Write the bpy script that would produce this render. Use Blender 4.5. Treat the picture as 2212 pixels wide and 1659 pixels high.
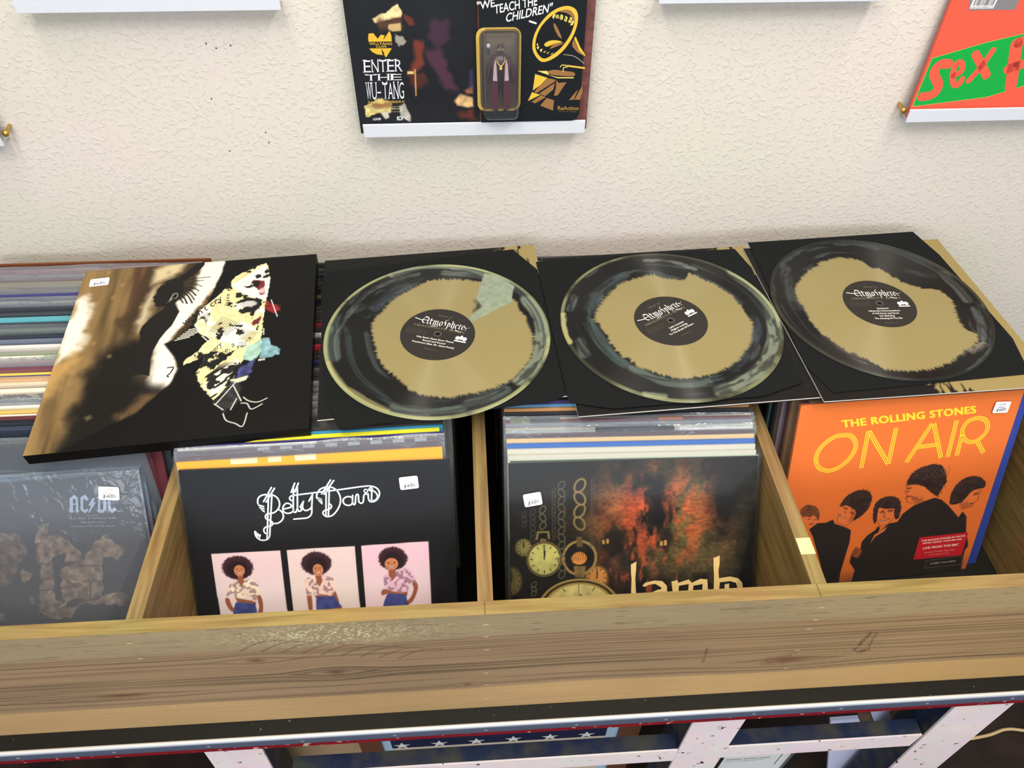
import bpy, bmesh, math, random
import numpy as np
from mathutils import Matrix, Vector
from mathutils.geometry import tessellate_polygon

for o in list(bpy.data.objects):
    bpy.data.objects.remove(o)
S = bpy.context.scene
COL = S.collection

# ---------------------------------------------------------------- camera
cam_d = bpy.data.cameras.new('camera')
cam_d.sensor_width = 36.0
cam_d.lens = 1614.3217 / 2212 * 36.0
cam_d.clip_start = 0.01
cam = bpy.data.objects.new('camera', cam_d)
COL.objects.link(cam)
yaw, pitch, roll = 0.0714, 0.8151, 0.0144
fw = Vector((math.sin(yaw) * math.cos(pitch), math.cos(yaw) * math.cos(pitch), -math.sin(pitch)))
rt = Vector((math.cos(yaw), -math.sin(yaw), 0))
up = rt.cross(fw)
r2 = rt * math.cos(roll) + up * math.sin(roll)
u2 = up * math.cos(roll) - rt * math.sin(roll)
cam.matrix_world = Matrix(((r2.x, u2.x, -fw.x, -0.1032), (r2.y, u2.y, -fw.y, -0.3643), (r2.z, u2.z, -fw.z, 0.7417), (0, 0, 0, 1)))
S.camera = cam

# ---------------------------------------------------------------- world, lamps, exposure
FLOOR_Z = -1.02
CEIL_Z = 1.72
wd = bpy.data.worlds.new('world')
S.world = wd
wd.use_nodes = True
wd.node_tree.nodes['Background'].inputs[0].default_value = (0.92, 0.95, 1.0, 1)
wd.node_tree.nodes['Background'].inputs[1].default_value = 0.40

def area(name, loc, rot, sx, sy, power, color):
    l = bpy.data.lights.new(name, 'AREA')
    l.shape = 'RECTANGLE'
    l.size, l.size_y = sx, sy
    l.energy = power
    l.color = color
    o = bpy.data.objects.new(name, l)
    COL.objects.link(o)
    o.location = loc
    o.rotation_euler = rot
    return o

area('ceiling_light', (0.62, -0.10, CEIL_Z - 0.03), (0, 0, 0), 0.045, 1.2, 14.0, (1.0, 0.92, 0.80))
area('ceiling_light', (-0.50, -0.05, CEIL_Z - 0.03), (0, 0, 0), 0.045, 1.2, 11.5, (1.0, 0.92, 0.80))
area('ceiling_light', (0.0, -0.85, CEIL_Z - 0.03), (0, 0, 0), 2.4, 0.9, 30, (1.0, 0.96, 0.90))  # broad unseen panel, placed over the aisle to brighten covers inside the bins
area('shop_window', (-0.1, -3.2, 1.18), (math.radians(78), 0, math.radians(-2)), 3.2, 0.95, 48, (0.86, 0.92, 1.0))

S.view_settings.view_transform = 'Standard'
S.view_settings.look = 'None'
S.view_settings.exposure = 0.40
S.view_settings.gamma = 1
S.view_settings.use_curve_mapping = False

# ---------------------------------------------------------------- helpers
rng = random.Random(7)

def lin(c):
    a = np.asarray(c, dtype=np.float64) / 255.0
    return np.where(a <= 0.04045, a / 12.92, ((a + 0.055) / 1.055) ** 2.4)

def _h(ix, iy, seed):
    n = (ix * 374761393 + iy * 668265263 + seed * 1442695041) & 0xFFFFFFFF
    n = ((n ^ (n >> 13)) * 1274126177) & 0xFFFFFFFF
    return ((n ^ (n >> 16)) & 0xFFFF) / 65535.0

def noise(x, y, seed=0):
    x = np.asarray(x, dtype=np.float64); y = np.asarray(y, dtype=np.float64)
    ix = np.floor(x).astype(np.int64); iy = np.floor(y).astype(np.int64)
    fx = x - ix; fy = y - iy
    fx = fx * fx * (3 - 2 * fx); fy = fy * fy * (3 - 2 * fy)
    return (_h(ix, iy, seed) * (1 - fx) + _h(ix + 1, iy, seed) * fx) * (1 - fy) + (_h(ix, iy + 1, seed) * (1 - fx) + _h(ix + 1, iy + 1, seed) * fx) * fy

def fbm(x, y, seed=0, o=4):
    t = 0; a = 0.5; s = 0
    for k in range(o):
        t = t + a * noise(x * 2 ** k, y * 2 ** k, seed + 17 * k); s += a; a *= 0.5
    return t / s

def sstep(a, b, x):
    t = np.clip((x - a) / (b - a), 0, 1)
    return t * t * (3 - 2 * t)

def smooth_path(pts, n=6, closed=False):
    P = [np.array(p, float) for p in pts]
    m = len(P); out = []
    rngk = range(m) if closed else range(m - 1)
    for i in rngk:
        if closed:
            a, b, c, d = P[(i - 1) % m], P[i], P[(i + 1) % m], P[(i + 2) % m]
        else:
            a, b, c, d = P[max(i - 1, 0)], P[i], P[i + 1], P[min(i + 2, m - 1)]
        for k in range(n):
            t = k / n
            out.append(tuple(0.5 * ((2 * b) + (c - a) * t + (2 * a - 5 * b + 4 * c - d) * t * t + (3 * b - a - 3 * c + d) * t ** 3)))
    if not closed:
        out.append(tuple(P[-1]))
    return out

class Art:
    """A printed picture: colours (0-255) sampled on a grid of points in metres."""
    def __init__(s, w, h, n, base):
        s.w, s.h = w, h
        s.nx = n; s.ny = max(2, int(round(n * h / w)))
        s.X, s.Y = np.meshgrid(np.linspace(0, w, s.nx), np.linspace(0, h, s.ny))
        s.img = np.zeros((s.ny, s.nx, 3)) + np.array(base, float)
        s.px = w / (s.nx - 1)
    def win(s, pts, pad):
        p = np.array(pts); i0 = max(0, int((p[:, 0].min() - pad) / s.px)); i1 = min(s.nx, int((p[:, 0].max() + pad) / s.px) + 2)
        j0 = max(0, int((p[:, 1].min() - pad) / s.px)); j1 = min(s.ny, int((p[:, 1].max() + pad) / s.px) + 2)
        return slice(j0, max(j0, j1)), slice(i0, max(i0, i1))
    def dist(s, pts, X, Y, closed):
        d = np.full(X.shape, 1e9); m = len(pts)
        for i in range(m if closed else m - 1):
            ax, ay = pts[i]; bx, by = pts[(i + 1) % m]
            ex, ey = bx - ax, by - ay
            t = np.clip(((X - ax) * ex + (Y - ay) * ey) / (ex * ex + ey * ey + 1e-12), 0, 1)
            d = np.minimum(d, (X - ax - t * ex) ** 2 + (Y - ay - t * ey) ** 2)
        return np.sqrt(d)
    def inside(s, pts, X, Y):
        r = np.zeros(X.shape, bool); m = len(pts)
        for i in range(m):
            ax, ay = pts[i]; bx, by = pts[(i + 1) % m]
            if ay == by: continue
            c = ((ay > Y) != (by > Y)) & (X < (bx - ax) * (Y - ay) / (by - ay) + ax)
            r ^= c
        return r
    def put(s, sl, m, col, a=1.0):
        m = (m * a)[..., None]
        c = np.asarray(col, float)
        s.img[sl] = s.img[sl] * (1 - m) + c * m
    def poly(s, pts, col, soft=0.0004, a=1.0, wob=0.0, ws=120, seed=1, tex=0.0, smooth=0):
        if smooth: pts = smooth_path(pts, smooth, True)
        sl = s.win(pts, soft + wob + 0.001)
        X, Y = s.X[sl], s.Y[sl]
        if X.size == 0: return
        if wob:
            X = X + wob * (fbm(s.X[sl] * ws, s.Y[sl] * ws, seed) - 0.5) * 2; Y = Y + wob * (fbm(s.X[sl] * ws, s.Y[sl] * ws, seed + 5) - 0.5) * 2
        d = s.dist(pts, X, Y, True); sd = np.where(s.inside(pts, X, Y), d, -d)
        m = sstep(-soft, soft, sd)
        c = np.asarray(col, float)
        if tex:
            f = 1 + tex * (fbm(s.X[sl] * 160, s.Y[sl] * 160, seed + 3) - 0.5) * 2
            c = np.clip(c * f[..., None], 0, 255)
        s.put(sl, m, c, a)
    def line(s, pts, w, col, soft=0.0003, a=1.0):
        sl = s.win(pts, w + soft)
        if s.X[sl].size == 0: return
        s.put(sl, 1 - sstep(w / 2 - soft, w / 2 + soft, s.dist(pts, s.X[sl], s.Y[sl], False)), col, a)
    def ell(s, c, rx, ry, col, soft=0.0005, a=1.0, fuzz=0.0, seed=2):
        sl = s.win([(c[0] - rx, c[1] - ry), (c[0] + rx, c[1] + ry)], soft + fuzz * rx + 0.002)
        X, Y = s.X[sl], s.Y[sl]
        if X.size == 0: return
        k = np.hypot((X - c[0]) / rx, (Y - c[1]) / ry)
        if fuzz: k = k + fuzz * (fbm(X * 900, Y * 900, seed, 2) - 0.5) * 2
        s.put(sl, 1 - sstep(1 - soft / rx, 1 + soft / rx, k), col, a)

_tc = {}
def text_mesh(body, bold=0.0, space=1.0):
    k = (body, bold, space)
    if k in _tc: return _tc[k]
    cu = bpy.data.curves.new('t', 'FONT'); cu.body = body; cu.offset = bold; cu.space_character = space
    cu.resolution_u = 3
    ob = bpy.data.objects.new('t', cu); COL.objects.link(ob)
    bpy.context.view_layer.update()
    ev = ob.evaluated_get(bpy.context.evaluated_depsgraph_get())
    me = ev.to_mesh()
    V = np.array([(v.co.x, v.co.y) for v in me.vertices]).reshape(-1, 2); F = [tuple(p.vertices) for p in me.polygons]
    ev.to_mesh_clear()
    bpy.data.objects.remove(ob); bpy.data.curves.remove(cu)
    _tc[k] = (V, F)
    return V, F
CAP = 0.729

class MB:
    """Collects coloured faces; build() links them as ONE mesh object."""
    def __init__(s): s.v = []; s.f = []; s.c = []; s.n = 0
    def add(s, v, f, col):
        v = np.asarray(v, float).reshape(-1, 3)
        s.v.append(v)
        f = np.asarray(f, np.int64) if not isinstance(f, np.ndarray) and len(set(len(q) for q in f)) == 1 else f
        if isinstance(f, np.ndarray): s.f.append(f + s.n)
        else:
            for q in f: s.f.append(np.array([q]) + s.n)
        c = lin(col)
        s.c.append(np.broadcast_to(c, (len(v), 3)) if c.ndim == 1 else c.reshape(-1, 3))
        s.n += len(v)
    def box(s, a, b, col, skip=()):
        x0, y0, z0 = a; x1, y1, z1 = b
        v = [(x0, y0, z0), (x1, y0, z0), (x1, y1, z0), (x0, y1, z0), (x0, y0, z1), (x1, y0, z1), (x1, y1, z1), (x0, y1, z1)]
        F = {'b': (3, 2, 1, 0), 't': (4, 5, 6, 7), 'f': (0, 1, 5, 4), 'r': (1, 2, 6, 5), 'k': (2, 3, 7, 6), 'l': (3, 0, 4, 7)}
        s.add(v, [F[k] for k in F if k not in skip], col)
    def grid(s, art, z=0.0, x0=0.0, y0=0.0):
        ny, nx = art.ny, art.nx
        v = np.stack([art.X + x0, art.Y + y0, np.zeros_like(art.X) + z], -1).reshape(-1, 3)
        i = np.arange(ny * nx).reshape(ny, nx)
        f = np.stack([i[:-1, :-1], i[:-1, 1:], i[1:, 1:], i[1:, :-1]], -1).reshape(-1, 4)
        s.add(v, f, np.clip(art.img, 0, 255).reshape(-1, 3))
    def sheet(s, fn, nu, nv, col):
        U, V = np.meshgrid(np.linspace(0, 1, nu), np.linspace(0, 1, nv))
        P = fn(U, V); i = np.arange(nu * nv).reshape(nv, nu)
        f = np.stack([i[:-1, :-1], i[:-1, 1:], i[1:, 1:], i[1:, :-1]], -1).reshape(-1, 4)
        s.add(np.stack(P, -1).reshape(-1, 3), f, col)
    def poly(s, pts, col, z=0.0):
        p3 = [Vector((p[0], p[1], 0)) for p in pts]
        tr = tessellate_polygon([p3])
        fs = []
        for t in tr:
            a, b, c = (p3[k] for k in t)
            fs.append(tuple(t) if (b - a).cross(c - a).z > 0 else (t[0], t[2], t[1]))
        if fs: s.add([(p[0], p[1], z) for p in pts], fs, col)
    def prism(s, pts, z0, z1, col):
        s.poly(pts, col, z1)
        ar = sum(pts[i][0] * pts[(i + 1) % len(pts)][1] - pts[(i + 1) % len(pts)][0] * pts[i][1] for i in range(len(pts)))
        if ar < 0: pts = pts[::-1]
        m = len(pts)
        v = [(p[0], p[1], z0) for p in pts] + [(p[0], p[1], z1) for p in pts]
        s.add(v, [(i, (i + 1) % m, (i + 1) % m + m, i + m) for i in range(m)], col)
        s.add([(p[0], p[1], z0) for p in pts[::-1]], [tuple(range(m))], col)
    def stroke(s, pts, w, col, z=0.0, closed=False, cap=True):
        P = [np.array(p, float) for p in pts]; Q = [P[0]]
        for p in P[1:]:
            if np.hypot(*(p - Q[-1])) > 2e-5: Q.append(p)
        if closed and np.hypot(*(Q[0] - Q[-1])) < 1e-4: Q.pop()
        m = len(Q)
        if m < 2: return
        Q = np.array(Q)
        d = (np.roll(Q, -1, 0) - Q) if closed else np.diff(Q, axis=0)
        d = d / np.hypot(d[:, 0], d[:, 1])[:, None]; n = np.c_[-d[:, 1], d[:, 0]]
        if closed: a, b = np.roll(n, 1, 0), n
        else: a, b = np.vstack([n[:1], n]), np.vstack([n, n[-1:]])
        mt = a + b; L = np.maximum(np.hypot(mt[:, 0], mt[:, 1]), 0.7)[:, None]; mt = mt / L; mt = mt / np.maximum((mt * b).sum(1), 0.6)[:, None]
        A_, B_ = Q - mt * w / 2, Q + mt * w / 2
        v = [(x, y, z) for x, y in A_] + [(x, y, z) for x, y in B_]
        s.add(v, [(i, (i + 1) % m, (i + 1) % m + m, i + m) for i in range(m if closed else m - 1)], col)
        if cap and not closed:
            for p, n0, sg in ((Q[0], n[0], 1), (Q[-1], n[-1], -1)):
                th = math.atan2(n0[1], n0[0]); k = [(p[0] + w / 2 * math.cos(th + sg * t), p[1] + w / 2 * math.sin(th + sg * t), z) for t in np.linspace(0, math.pi, 7)]
                s.add(k if sg > 0 else k[::-1], [tuple(range(7))], col)
    def nib(s, pts, nv, col, z=0.0):
        for a, b in zip(pts[:-1], pts[1:]):
            q = [(a[0] - nv[0], a[1] - nv[1]), (b[0] - nv[0], b[1] - nv[1]), (b[0] + nv[0], b[1] + nv[1]), (a[0] + nv[0], a[1] + nv[1])]
            if (q[1][0] - q[0][0]) * (q[2][1] - q[0][1]) - (q[1][1] - q[0][1]) * (q[2][0] - q[0][0]) < 0: q = q[::-1]
            s.add([(x, y, z) for x, y in q], [(0, 1, 2, 3)], col)
    def text(s, body, p0, p1, p2, col, z=0.0, bold=0.0, space=1.0):
        """baseline p0 -> p1, top-left p2 (metres on the surface)."""
        V, F = text_mesh(body, bold, space)
        if len(V) == 0: return
        x0, x1 = V[:, 0].min(), V[:, 0].max()
        p0, p1, p2 = (np.array(p, float) for p in (p0, p1, p2))
        Q = p0 + np.outer((V[:, 0] - x0) / (x1 - x0), p1 - p0) + np.outer(V[:, 1] / CAP, p2 - p0)
        for F1 in ([f for f in F if len(f) == 3], [f for f in F if len(f) == 4]):
            if F1:
                s.add(np.c_[Q, np.full(len(Q), z)], F1, col)
        o = [f for f in F if len(f) > 4]
        if o: s.add(np.c_[Q, np.full(len(Q), z)], o, col)
    def lathe(s, prof, n, col, axis=2, org=(0, 0, 0)):
        A = np.linspace(0, 2 * np.pi, n, endpoint=False); m = len(prof)
        v = []
        for r, h in prof:
            for a in A:
                q = (r * math.cos(a), r * math.sin(a), h)
                if axis == 1: q = (q[0], h, q[1])
                if axis == 0: q = (h, q[0], q[1])
                v.append((q[0] + org[0], q[1] + org[1], q[2] + org[2]))
        s.add(v, [(i * n + k, i * n + (k + 1) % n, (i + 1) * n + (k + 1) % n, (i + 1) * n + k) for i in range(m - 1) for k in range(n)], col)
    def tube(s, pts, r, col, n=8):
        P = [Vector(p) for p in pts]; v = []
        for i, p in enumerate(P):
            d = (P[min(i + 1, len(P) - 1)] - P[max(i - 1, 0)]).normalized()
            a = d.orthogonal().normalized() if i == 0 else (a - d * a.dot(d)).normalized()
            b = d.cross(a)
            v += [tuple(p + (a * math.cos(2 * math.pi * k / n) + b * math.sin(2 * math.pi * k / n)) * r) for k in range(n)]
        m = len(P)
        s.add(v, [(i * n + k, i * n + (k + 1) % n, (i + 1) * n + (k + 1) % n, (i + 1) * n + k) for i in range(m - 1) for k in range(n)], col)
        s.add(v[:n][::-1], [tuple(range(n))], col); s.add(v[-n:], [tuple(range(n))], col)
    def build(s, name, mat, parent=None, mw=None, smooth=False, bevel=0.0):
        me = bpy.data.meshes.new(name)
        V = np.concatenate(s.v); C = np.concatenate(s.c)
        lens = np.concatenate([np.full(len(f), f.shape[1]) for f in s.f]); L = np.concatenate([f.reshape(-1) for f in s.f])
        me.vertices.add(len(V)); me.vertices.foreach_set('co', V.astype(np.float32).reshape(-1))
        me.loops.add(len(L)); me.loops.foreach_set('vertex_index', L.astype(np.int32))
        me.polygons.add(len(lens))
        st = np.concatenate([[0], np.cumsum(lens)[:-1]])
        me.polygons.foreach_set('loop_start', st.astype(np.int32)); me.polygons.foreach_set('loop_total', lens.astype(np.int32))
        me.update(calc_edges=True)
        at = me.color_attributes.new('Col', 'FLOAT_COLOR', 'POINT')
        at.data.foreach_set('color', np.c_[C, np.ones(len(C))].astype(np.float32).reshape(-1))
        me.polygons.foreach_set('use_smooth', np.full(len(lens), bool(smooth)))
        me.materials.append(mat)
        me.validate()
        o = bpy.data.objects.new(name, me); COL.objects.link(o)
        if parent: o.parent = parent
        if mw is not None: o.matrix_world = mw if not parent else o.matrix_world; 
        if bevel:
            b = o.modifiers.new('bevel', 'BEVEL'); b.width = bevel; b.segments = 2; b.limit_method = 'ANGLE'
        return o

def tag(o, label=None, cat=None, group=None, kind=None):
    if label: o['label'] = label
    if cat: o['category'] = cat
    if group: o['group'] = group
    if kind: o['kind'] = kind
    return o

def empty(name, mw, label, cat, group=None):
    o = bpy.data.objects.new(name, None); COL.objects.link(o)
    o.empty_display_size = 0.02
    o.matrix_world = mw
    return tag(o, label, cat, group)

def frame(org, ex, ey):
    ex = Vector(ex).normalized(); ey = Vector(ey); ey = (ey - ex * ey.dot(ex)).normalized(); n = ex.cross(ey)
    return Matrix(((ex.x, ey.x, n.x, org[0]), (ex.y, ey.y, n.y, org[1]), (ex.z, ey.z, n.z, org[2]), (0, 0, 0, 1)))

# ---------------------------------------------------------------- materials
def mat(name):
    m = bpy.data.materials.new(name); m.use_nodes = True
    nt = m.node_tree; b = nt.nodes['Principled BSDF']
    return m, nt, b, nt.nodes.new, nt.links.new

def attr_mat(name, rough=0.5, spec=0.4, coat=0.0, coat_rough=0.1, bump=0.0, bscale=400):
    m, nt, b, N, L = mat(name)
    a = N('ShaderNodeAttribute'); a.attribute_name = 'Col'
    L(a.outputs['Color'], b.inputs['Base Color'])
    b.inputs['Roughness'].default_value = rough; b.inputs['Specular IOR Level'].default_value = spec
    b.inputs['Coat Weight'].default_value = coat; b.inputs['Coat Roughness'].default_value = coat_rough
    if bump:
        tc = N('ShaderNodeTexCoord'); n = N('ShaderNodeTexNoise'); n.inputs['Scale'].default_value = bscale; n.inputs['Detail'].default_value = 3
        L(tc.outputs['Object'], n.inputs['Vector'])
        bp = N('ShaderNodeBump'); bp.inputs['Strength'].default_value = bump; bp.inputs['Distance'].default_value = 0.001
        L(n.outputs['Fac'], bp.inputs['Height']); L(bp.outputs['Normal'], b.inputs['Normal'])
    return m

M_PRINT = attr_mat('printed_card', 0.45, 0.16)
M_MATTE = attr_mat('matte_card', 0.75, 0.1, bump=0.15, bscale=600)
M_BOX = attr_mat('laminated_board', 0.42, 0.15)
M_PAPER = attr_mat('sticker_paper', 0.6, 0.3)
M_WOODFACE = attr_mat('planed_pine', 0.6, 0.3, bump=0.25, bscale=260)
M_PLAIN = attr_mat('painted_metal', 0.35, 0.5)
M_GLOSS = attr_mat('gloss_plastic', 0.22, 0.5)

def plastic(name, haze, bump, dist, rough=0.12, refl=0.05, gain=1.0):
    m, nt, b, N, L = mat(name)
    nt.nodes.remove(b)
    out = nt.nodes['Material Output']
    tr = N('ShaderNodeBsdfTransparent'); tr.inputs[0].default_value = (0.97, 0.98, 0.98, 1)
    gl = N('ShaderNodeBsdfGlossy'); gl.inputs['Roughness'].default_value = rough
    df = N('ShaderNodeBsdfDiffuse'); df.inputs[0].default_value = (0.62, 0.70, 0.82, 1)  # milky plastic haze; bluish tint also puts window reflections into the colour
    fr = N('ShaderNodeFresnel'); fr.inputs[0].default_value = 1.45
    ad = N('ShaderNodeMath'); ad.operation = 'MULTIPLY_ADD'; ad.inputs[1].default_value = gain; ad.inputs[2].default_value = refl
    m1 = N('ShaderNodeMixShader'); m1.inputs[0].default_value = haze
    m2 = N('ShaderNodeMixShader')
    L(tr.outputs[0], m1.inputs[1]); L(df.outputs[0], m1.inputs[2])
    L(fr.outputs[0], ad.inputs[0]); L(ad.outputs[0], m2.inputs[0]); L(m1.outputs[0], m2.inputs[1]); L(gl.outputs[0], m2.inputs[2])
    L(m2.outputs[0], out.inputs[0])
    tc = N('ShaderNodeTexCoord'); n = N('ShaderNodeTexNoise'); n.inputs['Scale'].default_value = 38; n.inputs['Detail'].default_value = 3; n.inputs['Distortion'].default_value = 1.2
    L(tc.outputs['Object'], n.inputs['Vector'])
    bp = N('ShaderNodeBump'); bp.inputs['Strength'].default_value = bump; bp.inputs['Distance'].default_value = dist
    L(n.outputs['Fac'], bp.inputs['Height'])
    L(bp.outputs['Normal'], gl.inputs['Normal']); L(bp.outputs['Normal'], fr.inputs['Normal'])
    return m

M_CLEAR = plastic('clear_sleeve', 0.010, 0.03, 0.002, 0.16, 0.0, 0.2)
M_CRINKLE = plastic('crinkled_clear_sleeve', 0.12, 0.32, 0.008, 0.10, 0.01, 0.8)  # extra haze stands in for window light reflected off the crinkles
M_BLISTER = plastic('clear_blister', 0.03, 0.0, 0.001, 0.06, 0.05)

def vinyl():
    m, nt, b, N, L = mat('vinyl')
    a = N('ShaderNodeAttribute'); a.attribute_name = 'Col'; L(a.outputs['Color'], b.inputs['Base Color'])
    b.inputs['Roughness'].default_value = 0.42; b.inputs['Specular IOR Level'].default_value = 0.32
    b.inputs['Anisotropic'].default_value = 1.0; b.inputs['Anisotropic Rotation'].default_value = 0.25
    t = N('ShaderNodeTangent'); t.direction_type = 'RADIAL'; t.axis = 'Z'; L(t.outputs[0], b.inputs['Tangent'])
    b.inputs['Coat Weight'].default_value = 0.06; b.inputs['Coat Roughness'].default_value = 0.03
    return m
M_VINYL = vinyl()

def wood(name, c1, c2, sx, sy, sz, rough=0.6):
    m, nt, b, N, L = mat(name)
    tc = N('ShaderNodeTexCoord'); mp = N('ShaderNodeMapping'); mp.inputs['Scale'].default_value = (sx, sy, sz)
    L(tc.outputs['Object'], mp.inputs['Vector'])
    n = N('ShaderNodeTexNoise'); n.inputs['Scale'].default_value = 1; n.inputs['Detail'].default_value = 5; n.inputs['Distortion'].default_value = 0.6
    L(mp.outputs[0], n.inputs['Vector'])
    cr = N('ShaderNodeValToRGB'); e = cr.color_ramp.elements
    e[0].position = 0.32; e[0].color = (*lin(c2), 1); e[1].position = 0.62; e[1].color = (*lin(c1), 1)
    L(n.outputs['Fac'], cr.inputs[0])
    n2 = N('ShaderNodeTexNoise'); n2.inputs['Scale'].default_value = 9; n2.inputs['Detail'].default_value = 2
    L(tc.outputs['Object'], n2.inputs['Vector'])
    mx = N('ShaderNodeMix'); mx.data_type = 'RGBA'; mx.blend_type = 'MULTIPLY'; mx.inputs[0].default_value = 0.35
    L(cr.outputs[0], mx.inputs[6]); L(n2.outputs['Color'], mx.inputs[7])
    hs = N('ShaderNodeHueSaturation'); hs.inputs['Saturation'].default_value = 1.05; hs.inputs['Value'].default_value = 1.12
    L(mx.outputs[2], hs.inputs['Color'])
    L(hs.outputs[0], b.inputs['Base Color']); b.inputs['Roughness'].default_value = rough; b.inputs['Specular IOR Level'].default_value = 0.3
    bp = N('ShaderNodeBump'); bp.inputs['Strength'].default_value = 0.2; bp.inputs['Distance'].default_value = 0.001
    L(n.outputs['Fac'], bp.inputs['Height']); L(bp.outputs[0], b.inputs['Normal'])
    return m
M_WOOD_Y = wood('pine_along_depth', (140, 117, 76), (110, 87, 53), 120, 7, 120)
M_WOOD_X = wood('pine_along_width', (142, 122, 76), (116, 94, 52), 8, 130, 130)
M_PLY = wood('brown_backboard', (150, 92, 58), (110, 62, 38), 10, 60, 60)

def flat(name, col, rough=0.6, metal=0.0, spec=0.4):
    m, nt, b, N, L = mat(name)
    b.inputs['Base Color'].default_value = (*lin(col), 1); b.inputs['Roughness'].default_value = rough
    b.inputs['Metallic'].default_value = metal; b.inputs['Specular IOR Level'].default_value = spec
    return m

def chipped(name, paint, under, scale, lo, hi, rough=0.55, detail=6):
    m, nt, b, N, L = mat(name)
    tc = N('ShaderNodeTexCoord'); n = N('ShaderNodeTexNoise'); n.inputs['Scale'].default_value = scale; n.inputs['Detail'].default_value = detail
    L(tc.outputs['Object'], n.inputs['Vector'])
    cr = N('ShaderNodeValToRGB'); e = cr.color_ramp.elements
    e[0].position = lo; e[0].color = (*lin(under), 1); e[1].position = hi; e[1].color = (*lin(paint), 1)
    L(n.outputs['Fac'], cr.inputs[0])
    n2 = N('ShaderNodeTexNoise'); n2.inputs['Scale'].default_value = scale * 0.3; L(tc.outputs['Object'], n2.inputs['Vector'])
    mx = N('ShaderNodeMix'); mx.data_type = 'RGBA'; mx.blend_type = 'MULTIPLY'; mx.inputs[0].default_value = 0.25
    L(cr.outputs[0], mx.inputs[6]); L(n2.outputs['Color'], mx.inputs[7])
    L(mx.outputs[2], b.inputs['Base Color']); b.inputs['Roughness'].default_value = rough; b.inputs['Specular IOR Level'].default_value = 0.2
    return m
M_WHITEPAINT = chipped('chipped_white_paint', (248, 232, 232), (60, 55, 70), 70, 0.31, 0.345)
M_NAVY = chipped('worn_navy_paint', (30, 40, 68), (66, 66, 62), 24, 0.36, 0.6)
M_TOP = chipped('black_tabletop', (26, 25, 22), (120, 116, 105), 130, 0.27, 0.3, 0.5)
M_RED = chipped('chipped_red_paint', (134, 22, 34), (200, 170, 150), 90, 0.34, 0.36, 0.45)
M_FLOOR = chipped('dark_floor', (48, 34, 28), (28, 20, 18), 12, 0.35, 0.65, 0.5)
M_WHITE = flat('white_acrylic', (200, 204, 212), 0.3)
M_BRASS = flat('brass', (196, 160, 80), 0.3, 0.9)
M_STEEL = flat('brushed_steel', (196, 198, 204), 0.32, 0.85)

def stucco():
    m, nt, b, N, L = mat('stucco_wall')
    tc = N('ShaderNodeTexCoord')
    n1 = N('ShaderNodeTexNoise'); n1.inputs['Scale'].default_value = 150; n1.inputs['Detail'].default_value = 4; n1.inputs['Roughness'].default_value = 0.55; n1.inputs['Distortion'].default_value = 0.25
    n2 = N('ShaderNodeTexNoise'); n2.inputs['Scale'].default_value = 420; n2.inputs['Detail'].default_value = 2
    n3 = N('ShaderNodeTexNoise'); n3.inputs['Scale'].default_value = 3.2; n3.inputs['Detail'].default_value = 2
    for n in (n1, n2, n3): L(tc.outputs['Object'], n.inputs['Vector'])
    cr = N('ShaderNodeValToRGB'); e = cr.color_ramp.elements; e[0].position = 0.53; e[1].position = 0.63
    L(n1.outputs['Fac'], cr.inputs[0])
    ad = N('ShaderNodeMath'); ad.operation = 'MULTIPLY_ADD'; ad.inputs[1].default_value = 0.22
    L(n2.outputs['Fac'], ad.inputs[0]); L(cr.outputs[0], ad.inputs[2])
    bp = N('ShaderNodeBump'); bp.inputs['Strength'].default_value = 0.42; bp.inputs['Distance'].default_value = 0.0013
    L(ad.outputs[0], bp.inputs['Height']); L(bp.outputs[0], b.inputs['Normal'])
    c2 = N('ShaderNodeValToRGB'); e = c2.color_ramp.elements
    e[0].position = 0.4; e[0].color = (*lin((207, 199, 190)), 1); e[1].position = 0.6; e[1].color = (*lin((203, 199, 186)), 1)
    L(n3.outputs['Fac'], c2.inputs[0]); L(c2.outputs[0], b.inputs['Base Color'])
    b.inputs['Roughness'].default_value = 0.75; b.inputs['Specular IOR Level'].default_value = 0.25
    return m
M_WALL = stucco()
GREY = (128, 128, 128)

# ---------------------------------------------------------------- room
WALL_Y = 0.612
NAILS = [(-0.4248, 0.348), (-0.4138, 0.3421), (-0.3952, 0.3452), (-0.4378, 0.2764), (-0.3783, 0.227), (-0.3773, 0.2117), (-0.4341, 0.2004)]
m = MB(); m.box((-2.4, WALL_Y, FLOOR_Z), (2.4, WALL_Y + 0.1, CEIL_Z), GREY); wl = tag(m.build('wall_back', M_WALL), 'cream knockdown textured plaster wall behind the bin', None, None, 'structure')
for x, z in NAILS:
    m = MB(); m.lathe([(0.0, -0.0006), (0.0009, -0.0004), (0.0011, 0.0002)], 10, (52, 44, 40), 1, (x, WALL_Y, z)); m.build('nail_hole', M_MATTE, wl)
m = MB(); m.box((-2.4, -3.6, FLOOR_Z - 0.05), (2.4, WALL_Y, FLOOR_Z), GREY); tag(m.build('floor', M_FLOOR), None, None, None, 'structure')
m = MB(); m.box((-2.4, -3.6, CEIL_Z), (2.4, WALL_Y, CEIL_Z + 0.05), (236, 232, 222)); tag(m.build('ceiling', M_MATTE), None, None, None, 'structure')

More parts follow.
